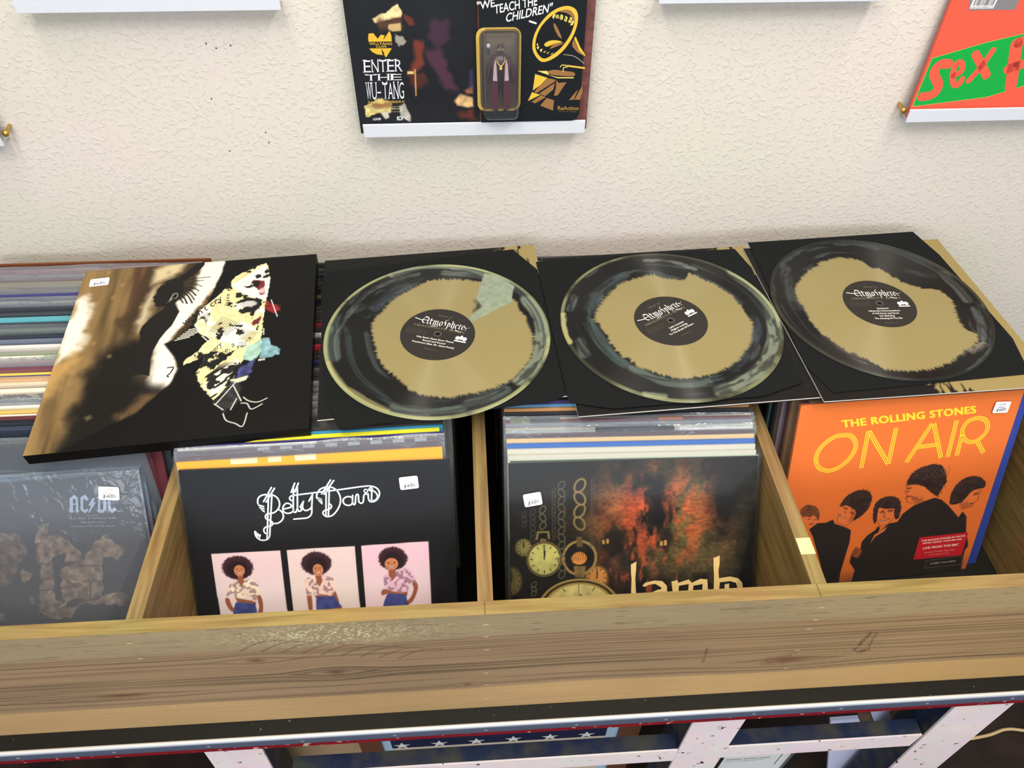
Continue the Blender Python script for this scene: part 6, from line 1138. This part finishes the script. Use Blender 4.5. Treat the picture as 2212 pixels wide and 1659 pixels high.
def on_dec(m):
    y = (255, 216, 56); z = 0.0003; sw = 0.0013; gp = 0.0024
    for k_, (ox_, oy_) in enumerate(((-0.0007, -0.0004), (0.0007, -0.0004), (0.0007, 0.0005), (-0.0007, 0.0005), (0, 0))):
        m.text('THE ROLLING STONES', *[(p_[0] + ox_, p_[1] + oy_) for p_ in ((0.0636, 0.2733), (0.2500, 0.2765), (0.0598, 0.2848))], y, z + 0.00004 * k_, 0.0, 1.08)
    def tri(p, closed=False, s=True):
        p = smooth_path(p, 6, closed) if s else p
        Pn = np.array(p); n_ = len(Pn)
        d = (np.roll(Pn, -1, 0) - np.roll(Pn, 1, 0)) if closed else np.gradient(Pn, axis=0)
        d /= np.hypot(d[:, 0], d[:, 1])[:, None] + 1e-12; nn_ = np.c_[-d[:, 1], d[:, 0]]
        for k_ in (-1, 0, 1): m.stroke([tuple(a) for a in Pn + nn_ * gp * k_], sw, y, z, closed, cap=False)
    tri([(0.0665, 0.2613), (0.0557, 0.2605), (0.0438, 0.2523), (0.0360, 0.2410), (0.0342, 0.2288), (0.0392, 0.2157), (0.0479, 0.2091), (0.0583, 0.2068), (0.0700, 0.2108), (0.0816, 0.2221), (0.0874, 0.2366), (0.0861, 0.2477), (0.0796, 0.2573), (0.0715, 0.2611)], True)
    for q in ([(0.1027, 0.2056), (0.1009, 0.2640)], [(0.1016, 0.2637), (0.1413, 0.2075)], [(0.1413, 0.2075), (0.1395, 0.2653)], [(0.1674, 0.2074), (0.1904, 0.2662)], [(0.1927, 0.2660), (0.2179, 0.2088)], [(0.1752, 0.2308), (0.2078, 0.2317)], [(0.2275, 0.2091), (0.2250, 0.2676)], [(0.2407, 0.2098), (0.2393, 0.2450)], [(0.2638, 0.2323), (0.2805, 0.2103)]): tri(q, False, False)
    tri([(0.2401, 0.2435), (0.2379, 0.2547), (0.2436, 0.2650), (0.2555, 0.2678), (0.2668, 0.2640), (0.2735, 0.2551), (0.2746, 0.2454), (0.2698, 0.2362), (0.2611, 0.2304), (0.2518, 0.2314), (0.2441, 0.2368)], True)
    m.poly([(0.2203, 0.0720), (0.2970, 0.0715), (0.2980, 0.0284), (0.2203, 0.0306)], (196, 28, 40), z)
    w = (240, 214, 206)
    m.text("THE ROLLING STONES AS YOU'VE", (0.2248, 0.0635), (0.2931, 0.0640), (0.2246, 0.0667), w, z + 0.0001, 0.03); m.text('NEVER HEARD THEM BEFORE:', (0.2279, 0.0588), (0.2899, 0.0586), (0.2279, 0.0614), w, z + 0.0001, 0.03)
    m.text('LIVE FROM THE BBC', (0.2310, 0.0487), (0.2874, 0.0484), (0.2309, 0.0526), w, z + 0.0001, 0.03); m.text('Includes Double 180g Vinyl', (0.2352, 0.0408), (0.2833, 0.0399), (0.2350, 0.0438), (222, 160, 156), z + 0.0001); m.text('& Download Card', (0.2440, 0.0353), (0.2754, 0.0346), (0.2440, 0.0379), (222, 160, 156), z + 0.0001)
    m.stroke([(0.2427, 0.0257), (0.2997, 0.0273), (0.3022, 0.0102), (0.2426, 0.0113)], 0.0007, (112, 106, 98), z, True)
    m.text('A BBC recording', (0.2499, 0.0173), (0.2914, 0.0173), (0.2501, 0.0207), (176, 172, 160), z, 0.02)
e = album(POSE['on'], 'orange album with yellow triple-line lettering and five dark-haired musicians', 0.312, 0.312, 0.0045, (226, 116, 50), (206, 116, 70), A, on_dec, True, 0.004, seed=95)
a, b = [(0.2730, 0.2758), (0.2940, 0.2744)]; sticker(e, (0.2836, 0.2829), (b[0] - a[0], b[1] - a[1]), 0.0225, 0.0170, '$45', 0.0030)

# grey album with stone rubble lettering in crinkled plastic
A = Art(0.314, 0.314, 360, (58, 58, 66))
A.img *= (0.8 + 0.4 * fbm(A.X * 14, A.Y * 14, 6))[..., None]
RK = (118, 102, 92)
for i, q in enumerate(([(0.1448, 0.2507), (0.1641, 0.2464), (0.1727, 0.2273), (0.1564, 0.2055), (0.1440, 0.1832), (0.1310, 0.1796), (0.1087, 0.1909), (0.1001, 0.2287), (0.1205, 0.2499)], [(0.1943, 0.2604), (0.2040, 0.2605), (0.1992, 0.2427), (0.1919, 0.2341), (0.1821, 0.2340), (0.1881, 0.2490)], [(0.1848, 0.2310), (0.2021, 0.2452), (0.2130, 0.2471), (0.2232, 0.2353), (0.2349, 0.2176), (0.2309, 0.2087), (0.2155, 0.2053), (0.2174, 0.2209), (0.2031, 0.2147), (0.1994, 0.2075), (0.1805, 0.2072)], [(0.2059, 0.1976), (0.2342, 0.2084), (0.2454, 0.2214), (0.2650, 0.2402), (0.2879, 0.2180), (0.2759, 0.2049), (0.2584, 0.2101), (0.2550, 0.1992), (0.2533, 0.1690), (0.2518, 0.1548), (0.2340, 0.1535), (0.2246, 0.1572), (0.2007, 0.1545)], [(0.1835, 0.2079), (0.2000, 0.2065), (0.1959, 0.1740), (0.1942, 0.1550), (0.2075, 0.1452), (0.2340, 0.1535), (0.2513, 0.1567), (0.2691, 0.1629), (0.2815, 0.1560), (0.2744, 0.1431), (0.2493, 0.1444), (0.2292, 0.1500), (0.2156, 0.1435), (0.2048, 0.1300), (0.1804, 0.1341), (0.1678, 0.1430), (0.1753, 0.1567)], [(0.1605, 0.2014), (0.1722, 0.1958), (0.1634, 0.1815), (0.1577, 0.1886)], [(0.1599, 0.1628), (0.1669, 0.1651), (0.1691, 0.1544), (0.1633, 0.1501)], [(0.1161, 0.1457), (0.1330, 0.1432), (0.1309, 0.1367), (0.1166, 0.1312)], [(0.0723, 0.2492), (0.0977, 0.2562), (0.1022, 0.2193), (0.0748, 0.1844), (0.0450, 0.1963)])):
    A.poly(q, RK if i else (98, 84, 80), 0.0008, 1, 0.004, 130, 20 + i, 0.55)
for q in ([(0.2631, 0.2385), (0.2686, 0.2316), (0.2640, 0.2338)], [(0.2527, 0.1547), (0.2568, 0.1591), (0.2681, 0.1620), (0.2591, 0.1532)], [(0.2143, 0.1847), (0.2266, 0.1789), (0.2182, 0.1782)], [(0.1963, 0.1481), (0.2076, 0.1558), (0.2050, 0.1502), (0.1974, 0.1452)]): A.poly(q, (178, 166, 132), 0.0008, 0.9, 0.001, 200)
for q in ([(0.1808, 0.1866), (0.1964, 0.1862)], [(0.1781, 0.1717), (0.1954, 0.1712)], [(0.2329, 0.2010), (0.2548, 0.1982)], [(0.2301, 0.1796), (0.2540, 0.1780)], [(0.2388, 0.1769), (0.2350, 0.1543)], [(0.2171, 0.2004), (0.2307, 0.2077)], [(0.2039, 0.1723), (0.2276, 0.1750)], [(0.1966, 0.1452), (0.2261, 0.1561)], [(0.2366, 0.1542), (0.2516, 0.1586)]): A.line(q, 0.0012, (72, 60, 54), 0.0006)
def ac_dec(m):
    c = (150, 164, 190); z = 0.0003
    for q in ([(0.2333, 0.2902), (0.2399, 0.2943), (0.2431, 0.2899), (0.2409, 0.2739), (0.2427, 0.2738), (0.2390, 0.2706), (0.2375, 0.2733), (0.2397, 0.2815), (0.2360, 0.2817), (0.2346, 0.2740), (0.2351, 0.2731), (0.2327, 0.2708), (0.2294, 0.2746), (0.2311, 0.2751)], [(0.2463, 0.2906), (0.2519, 0.2936), (0.2557, 0.2881), (0.2524, 0.2849), (0.2507, 0.2885), (0.2489, 0.2873), (0.2470, 0.2761), (0.2493, 0.2733), (0.2513, 0.2758), (0.2533, 0.2734), (0.2478, 0.2695), (0.2435, 0.2742)], [(0.2597, 0.2882), (0.2633, 0.2884), (0.2600, 0.2830), (0.2631, 0.2828), (0.2530, 0.2695), (0.2518, 0.2696), (0.2565, 0.2789), (0.2534, 0.2791)], [(0.2645, 0.2888), (0.2680, 0.2907), (0.2724, 0.2886), (0.2752, 0.2845), (0.2736, 0.2723), (0.2690, 0.2683), (0.2644, 0.2691), (0.2618, 0.2723), (0.2639, 0.2731), (0.2662, 0.2869)], [(0.2776, 0.2869), (0.2828, 0.2896), (0.2868, 0.2853), (0.2840, 0.2825), (0.2820, 0.2848), (0.2807, 0.2841), (0.2790, 0.2737), (0.2806, 0.2714), (0.2832, 0.2751), (0.2859, 0.2723), (0.2799, 0.2670), (0.2755, 0.2717)]): m.poly(q, c, z)
    for q in ([(0.2372, 0.2891), (0.2403, 0.2888), (0.2393, 0.2828), (0.2362, 0.2830)], [(0.2688, 0.2863), (0.2711, 0.2861), (0.2720, 0.2843), (0.2703, 0.2739), (0.2681, 0.2723), (0.2667, 0.2733)]): m.poly(q, (58, 58, 68), z + 0.0001)
    t = (150, 150, 160)
    m.text('features', (0.2500, 0.2658), (0.2621, 0.2651), (0.2503, 0.2677), t, z); m.text('"PLAY BALL" & "DOGS OF WAR"', (0.2275, 0.2633), (0.2839, 0.2595), (0.2279, 0.2658), t, z); m.text('180 gram Vinyl', (0.2410, 0.2572), (0.2695, 0.2554), (0.2414, 0.2595), t, z); m.text('includes CD of full album', (0.2288, 0.2528), (0.2807, 0.2495), (0.2292, 0.2551), t, z)
e = album(POSE['ac'], 'grey album with broken stone artwork in crinkled plastic in the leftmost compartment', 0.314, 0.314, 0.006, (58, 58, 66), (70, 70, 78), A, ac_dec, False, seed=96)
sl = sleeve_mesh(0.314, 0.314, 0.006, 0.008, 197, 0.006, 0.0022, True).build('outer_sleeve', M_CRINKLE, e, smooth=True); sl['label'] = 'crinkled clear plastic outer sleeve'
a, b = [(0.2707, 0.2879), (0.2916, 0.2856)]; sticker(e, (0.2822, 0.2946), (b[0] - a[0], b[1] - a[1]), 0.0240, 0.0170, '$40', 0.0046)


# ---- the other records in the compartments
def stand(x, ytop, tilt, label, W=0.312, H=0.312, t=0.004, yaw=0.0, **k):
    """a record standing on the tabletop whose front top edge is at depth ytop."""
    return album(lpose(x, ytop - H * math.sin(tilt), tilt, yaw), label, W, H, t, **k)
# leftmost compartment, seen from the wall to the front: depth of the top edge, colour, wording
ROWS = [0.5642, 0.5589, 0.5501, 0.537, 0.5269, 0.5184, 0.5064, 0.5023, 0.4947, 0.4878, 0.479, 0.471, 0.4604, 0.4474, 0.4367, 0.4311, 0.4145, 0.404, 0.3913, 0.3794, 0.3708, 0.3626, 0.3512, 0.3442, 0.3401, 0.3324, 0.3235, 0.3097, 0.2962, 0.292, 0.2848, 0.2786, 0.2723, 0.2637, 0.2607, 0.2488, 0.2236]
LW = 'record in the leftmost compartment'
B1 = [((190, 120, 108), 'salmon pink {} against the brown cardboard sheet'), ((150, 126, 124), 'mauve-grey wrapped {} beside the salmon one'), ((128, 108, 110), 'dull plum-grey {} behind the beige-topped one'), ((150, 142, 128), 'grey-beige {} just in front of the plum-grey one'), ((138, 128, 112), 'olive-grey {} behind the violet-topped one'), ((112, 104, 108), 'smoky mauve {} just behind the violet one'),
      ((74, 68, 130), 'violet-blue {} in the leftmost compartment'), ((108, 112, 122), 'slate {} just in front of the violet one'), ((166, 156, 148), 'pale grey-beige {} in front of the violet one'), ((108, 114, 132), 'steel-blue {} behind the charcoal pair'), ((48, 52, 58), 'charcoal {} with small pale flecks'), ((56, 60, 66), 'charcoal {} directly behind the cyan one'),
      ((100, 184, 200), 'cyan blue {} in the leftmost compartment'), ((52, 56, 60), 'thin dark {} in front of the cyan one'), ((126, 136, 124), 'sage grey {} in front of the cyan one'), ((44, 48, 64), 'navy {} with two peach patches'), ((94, 104, 124), 'slate blue {} behind the pinkish white one'), ((214, 204, 200), 'pinkish white {} with a black scribble'), ((152, 162, 138), 'sage green {} in the middle of the pack'),
      ((218, 208, 190), 'cream {} in front of the sage green one'), ((160, 146, 142), 'mauve-grey {} behind the plum one'), ((124, 70, 86), 'plum {} directly behind the yellow one'), ((238, 198, 78), 'thin bright yellow {} in front of the plum one'), ((64, 74, 120), 'navy blue {} in front of the thin yellow one'), ((204, 164, 126), 'peach {} in front of the navy blue one'),
      ((206, 190, 166), 'light beige {} with worn lines'), ((230, 214, 190), 'cream {} behind the maroon one'), ((52, 26, 34), 'dark maroon {} wrapped in shiny plastic'), ((148, 150, 158), 'grey plastic-wrapped {} behind the white and yellow pair'), ((234, 230, 216), 'off-white {} behind the deep yellow one'), ((236, 200, 90), 'deep yellow {} between two white ones'), ((236, 222, 216), 'pink-white {} in front of the deep yellow one'),
      ((92, 36, 38), 'thin maroon {} behind the black pair'), ((34, 35, 37), 'black {} in the leftmost compartment behind the dark navy'), ((52, 58, 76), 'dark navy {} near the front of the leftmost pack'), ((60, 62, 66), 'dark grey {} in wrinkled plastic under the art box corner')]
rp = random.Random(5)
for i, (c, lb) in enumerate(B1):
    y0, y1 = ROWS[i + 1], ROWS[i]          # front and back of this one's visible band
    gap = max(0.0035, y1 - y0); tl = 0.245
    t = min(0.0085, gap * 0.80)
    bands = []
    if i == 15: bands = [(0.55, 0.78, (196, 160, 130), 0.02), (0.84, 0.95, (190, 156, 110), 0.02)]
    if i == 10: bands = [(0.80, 0.86, (206, 196, 176), 0.004), (0.865, 0.95, (170, 140, 110), 0.003), (0.5, 0.66, (120, 132, 104), 0.006)]
    if i == 17: bands = [(0.74, 0.84, (40, 36, 40), 0.006)]
    if i == 19: bands = [(0.5, 0.9, (168, 178, 150), 0.004)]
    ed = tuple(min(255, q * 1.04 + 3) for q in c) if i % 3 else tuple(q * 0.9 for q in c)
    stand(-0.822 + rp.uniform(-0.006, 0.006), y0, tl, lb.format('record'), t=t, H=0.312 + rp.uniform(-0.002, 0.003), yaw=rp.uniform(-0.004, 0.004), col=c, edge=ed, bands=bands, seed=i, flap=0.003, group='records in the leftmost compartment', smat=M_CRINKLE if i in (0, 1, 2, 4, 5, 8, 9, 14, 20, 27, 28, 35) else M_CLEAR)
e = empty('cardboard_sheet', Matrix.Translation((-0.66, 0.571, TOP_Z)), 'brown cardboard sheet standing at the back of the leftmost compartment', 'cardboard')
m = MB(); m.box((-0.165, 0, 0.0005), (0.165, 0.003, 0.3085), (112, 68, 44)); m.build('sheet', M_MATTE, e)
# two behind the crinkled album, and a dark red one sticking out
yr = [0.208, 0.2179, 0.2308]
stand(-0.824, yr[0] + 0.004, 0.55, 'sky blue record directly behind the grey crinkled album', H=0.313, t=0.005, yaw=0.03, col=(96, 160, 206), edge=(110, 176, 216), seed=41, group='records in the leftmost compartment', smat=M_CRINKLE)
stand(-0.823, yr[1] + 0.008, 0.50, 'silvery wrapped record behind the sky blue one', H=0.313, t=0.005, yaw=0.03, col=(150, 158, 168), edge=(176, 182, 190), seed=42, group='records in the leftmost compartment', smat=M_CRINKLE)
stand(-0.8045, yr[1] + 0.020, 0.43, 'dark red record sticking out at the right of the leftmost compartment', H=0.313, t=0.004, col=(96, 34, 40), edge=(84, 30, 36), seed=43, group='records in the leftmost compartment')
stand(-0.7975, yr[1] + 0.030, 0.38, 'dark slate record behind the dark red one', H=0.312, t=0.005, col=(52, 58, 60), edge=(60, 66, 66), seed=44, group='records in the leftmost compartment')

def front(rows, x, W, tl0, tl1, items, grp, H=0.312, yw=0.0):
    n = len(items); pb, pt = PB[grp]
    for i, (it, row) in enumerate(zip(items, rows)):
        tl = tl0 + (tl1 - tl0) * (i + 1) / n
        k = dict(it); lb = k.pop('lb'); dx = k.pop('dx', 0.0)
        y = float(np.interp(-0.2612 + H * math.cos(tl), (0.0, 0.045), (row[0], row[1])))
        g_ = k['t'] / math.cos(tl) + 0.0012
        y = max(y, pt + 0.0016); yb = max(y - H * math.sin(tl), pb); tl = math.asin((y - yb) / H)
        Hk = min(H, (0.042 + 0.2612) / math.cos(tl))
        stand(x + dx, y - 0.156 * yw, tl, lb, W, Hk, group=grp, yaw=yw, **k)
        pb, pt = yb + g_, y + k['t'] * 0.9
PB = {'records behind the black logo album': (0.0265, 0.1950), 'records behind the pocket watch album': (0.0205, 0.1940)}
g2 = 'records behind the black logo album'
front([(0.2111, 0.1762), (0.2205, 0.1851), (0.2301, 0.194), (0.2402, 0.2035), (0.2448, 0.2079), (0.254, 0.2165), (0.2594, 0.2216), (0.2635, 0.2254)], -0.4545, 0.312, 0.50, 0.29, [
    dict(lb='yellow-orange record with white dashes behind the black logo album', col=(232, 168, 60), edge=(236, 176, 70), t=0.005, seed=51, bands=[(0.20, 0.30, (226, 206, 170), 0.006), (0.34, 0.39, (226, 206, 170), 0.006), (0.44, 0.52, (230, 214, 180), 0.006)]),
    dict(lb='dark brown-maroon record in shiny plastic behind the yellow-orange one', col=(84, 62, 64), edge=(120, 110, 112), t=0.0025, flap=0.002, seed=52, smat=M_CRINKLE),
    dict(lb='plum-brown record with grey blocks along its top edge', col=(104, 84, 90), edge=(140, 134, 138), t=0.0025, flap=0.002, seed=53, bands=[(0.3 + 0.085 * k_, 0.345 + 0.085 * k_, (168, 168, 172), 0.004) for k_ in range(8)], smat=M_CRINKLE),
    dict(lb='white record whose right half is covered, in front of the indigo one', col=(222, 220, 214), edge=(226, 224, 218), t=0.0025, flap=0.001, seed=54, bands=[(0.52, 1.0, (92, 90, 96), 0.012)]),
    dict(lb='indigo record in front of the bright yellow one', col=(52, 42, 104), edge=(58, 46, 112), t=0.0025, flap=0.001, seed=55),
    dict(lb='bright lemon yellow record under the first black jacket', col=(232, 226, 40), edge=(236, 230, 50), t=0.006, seed=56, sl=False, dx=-0.004),
    dict(lb='teal blue record behind the lemon yellow one', col=(48, 122, 160), edge=(54, 126, 164), t=0.0035, seed=57, sl=False),
    dict(lb='dark brown record peeking out under the first black jacket', col=(54, 44, 42), edge=(60, 50, 46), t=0.004, seed=58)], g2, 0.3325, 0.0227)
g3 = 'records behind the pocket watch album'
front([(0.1977, 0.1636), (0.2043, 0.1698), (0.2138, 0.1787), (0.2205, 0.185), (0.2257, 0.1899), (0.2317, 0.1956), (0.244, 0.2071), (0.2556, 0.218), (0.2648, 0.2266), (0.276, 0.2371), (0.2816, 0.2424), (0.284, 0.2447), (0.2906, 0.2508)], -0.0705, 0.312, 0.595, 0.28, [
    dict(lb='dark green record with a pale green strip behind the pocket watch album', col=(64, 70, 62), edge=(168, 190, 166), t=0.004, seed=61, dx=0.003),
    dict(lb='white record directly behind the pale green strip', col=(186, 182, 170), edge=(190, 186, 174), t=0.0055, seed=62, smat=M_CLEAR),
    dict(lb='second white record, in front of the blue one', col=(190, 186, 174), edge=(196, 192, 180), t=0.0045, seed=63),
    dict(lb='royal blue record behind the two white ones', col=(66, 100, 164), edge=(74, 106, 168), t=0.004, seed=64, sl=False),
    dict(lb='tan record behind the royal blue one', col=(190, 166, 128), edge=(206, 184, 146), t=0.003, seed=65, sl=False),
    dict(lb='dark maroon record in shiny plastic in front of the white and black one', col=(78, 48, 50), edge=(126, 110, 112), t=0.004, seed=66, smat=M_CRINKLE),
    dict(lb='grey and white record with a black curved shape', col=(170, 176, 170), edge=(214, 196, 166), t=0.005, seed=67, bands=[(0.36, 0.68, (34, 32, 34), 0.016), (0.70, 1.0, (216, 216, 210), 0.018)]),
    dict(lb='silver wrapped record behind the white and black one', col=(148, 150, 158), edge=(170, 172, 180), t=0.004, seed=68, smat=M_CRINKLE),
    dict(lb='green and red picture record under the middle jacket', col=(112, 44, 46), edge=(200, 190, 160), t=0.004, seed=69, bands=[(0.02, 0.10, (116, 124, 78), 0.02), (0.10, 0.22, (62, 60, 62), 0.02), (0.62, 0.72, (190, 110, 60), 0.012)]),
    dict(lb='black record behind the green and red picture record', col=(36, 36, 38), edge=(44, 44, 46), t=0.004, seed=70),
    dict(lb='orange-tan record under the left corner of the middle jacket', col=(190, 134, 84), edge=(196, 140, 90), t=0.003, seed=71, sl=False),
    dict(lb='light blue record behind the orange-tan one', col=(88, 138, 178), edge=(94, 144, 184), t=0.003, seed=72, sl=False),
    dict(lb='purple record behind the light blue one', col=(74, 48, 104), edge=(80, 52, 110), t=0.004, seed=73)], g3, 0.312, -0.0248)
# tightly packed rest of compartments two and three: only thin dark edges show
rp = random.Random(12)
DKS = [(58, 52, 50), (44, 42, 42), (70, 62, 56), (36, 34, 36), (86, 80, 72), (52, 48, 56), (64, 58, 50), (40, 44, 46)]
SPEC = {16: ((150, 32, 44), 'deep red record edge in the dark strip between art box and first jacket, farther one'), 18: ((196, 192, 186), 'white record edge in the dark strip between art box and first jacket'), 21: ((164, 36, 52), 'deep red record edge in the dark strip in front of the white one'), 24: ((52, 48, 96), 'blue-violet record edge in the dark strip between art box and first jacket'), 9: ((150, 124, 64), 'brass-coloured record edge in the dark strip between art box and first jacket')}
ys = np.linspace(0.556, 0.262, 35)
for i, y in enumerate(ys):
    c = rp.choice(DKS); lb = 'thin dark record edge packed upright in the second compartment'; gp = 'dark records packed in the second compartment'
    if i in SPEC: c, lb = SPEC[i]
    elif i > 28: c = (118, 116, 112); lb = 'grey wrapped record edge at the front of the dark strip beside the first jacket'; gp = 'grey records beside the first jacket'
    stand(-0.4535 + rp.uniform(-0.004, 0.006), y, 0.235, lb, W=0.312, H=0.312 + rp.uniform(-0.003, 0.003), t=0.0055, col=c, edge=c, sl=(i % 3 == 0), flap=0.003, seed=200 + i, group=gp)
for i, y in enumerate(np.linspace(0.556, 0.33, 24)):
    c = rp.choice(DKS); stand(-0.0690 + rp.uniform(-0.006, 0.004), y, 0.235, 'dark record packed upright under the middle jacket', W=0.312, H=0.311, t=0.0060, col=c, edge=tuple(q * 1.25 for q in c), sl=False, seed=300 + i, group='dark records under the middle jacket')
# rightmost compartment: blue one behind the orange album, then the pack whose left edges show
stand(0.3320, 0.2482, 0.337, 'blue record sticking out to the right behind the orange album', H=0.312, t=0.007, yaw=0.0816, col=(48, 68, 150), edge=(52, 66, 146), seed=81, bands=[(0.0, 0.16, (222, 200, 150), 0.01)], sl=False, group='records in the rightmost compartment')
EDG = [((150, 116, 86), 'tan record edge just left of the orange album'), ((118, 62, 66), 'maroon record edge left of the orange album'), ((140, 122, 128), 'lilac-grey record edge left of the orange album'), ((118, 108, 92), 'grey-beige record edge, right one of two beside the divider'), ((104, 98, 84), 'olive-beige record edge, left one of two beside the divider'), ((44, 56, 84), 'dark navy record edge between the olive and teal ones'), ((86, 118, 112), 'speckled teal record edge near the divider'), ((46, 44, 44), None), ((40, 32, 32), None), ((36, 34, 34), None), ((32, 32, 34), None), ((38, 36, 36), None)]
y = 0.2660
for i in range(30):
    c, lb = EDG[i] if i < len(EDG) else (rp.choice(DKS), None)
    gp = 'records in the rightmost compartment'
    if lb is None: lb = 'dark record standing under the rightmost jacket'; gp = 'dark records under the rightmost jacket'
    tl = 0.325 - 0.006 * min(i, 14)
    stand(0.3065 + (0.004 if i < 2 else 0) + 0.0012 * math.sin(i * 1.7) - 0.0004 * min(i, 12), y, tl, lb, H=0.311, t=0.0055, yaw=0.03 * max(0, 1 - i / 10), col=c, edge=c, sl=(i < 3), flap=0.002, seed=400 + i, group=gp)
    y += 0.0088
    if y > 0.552: break
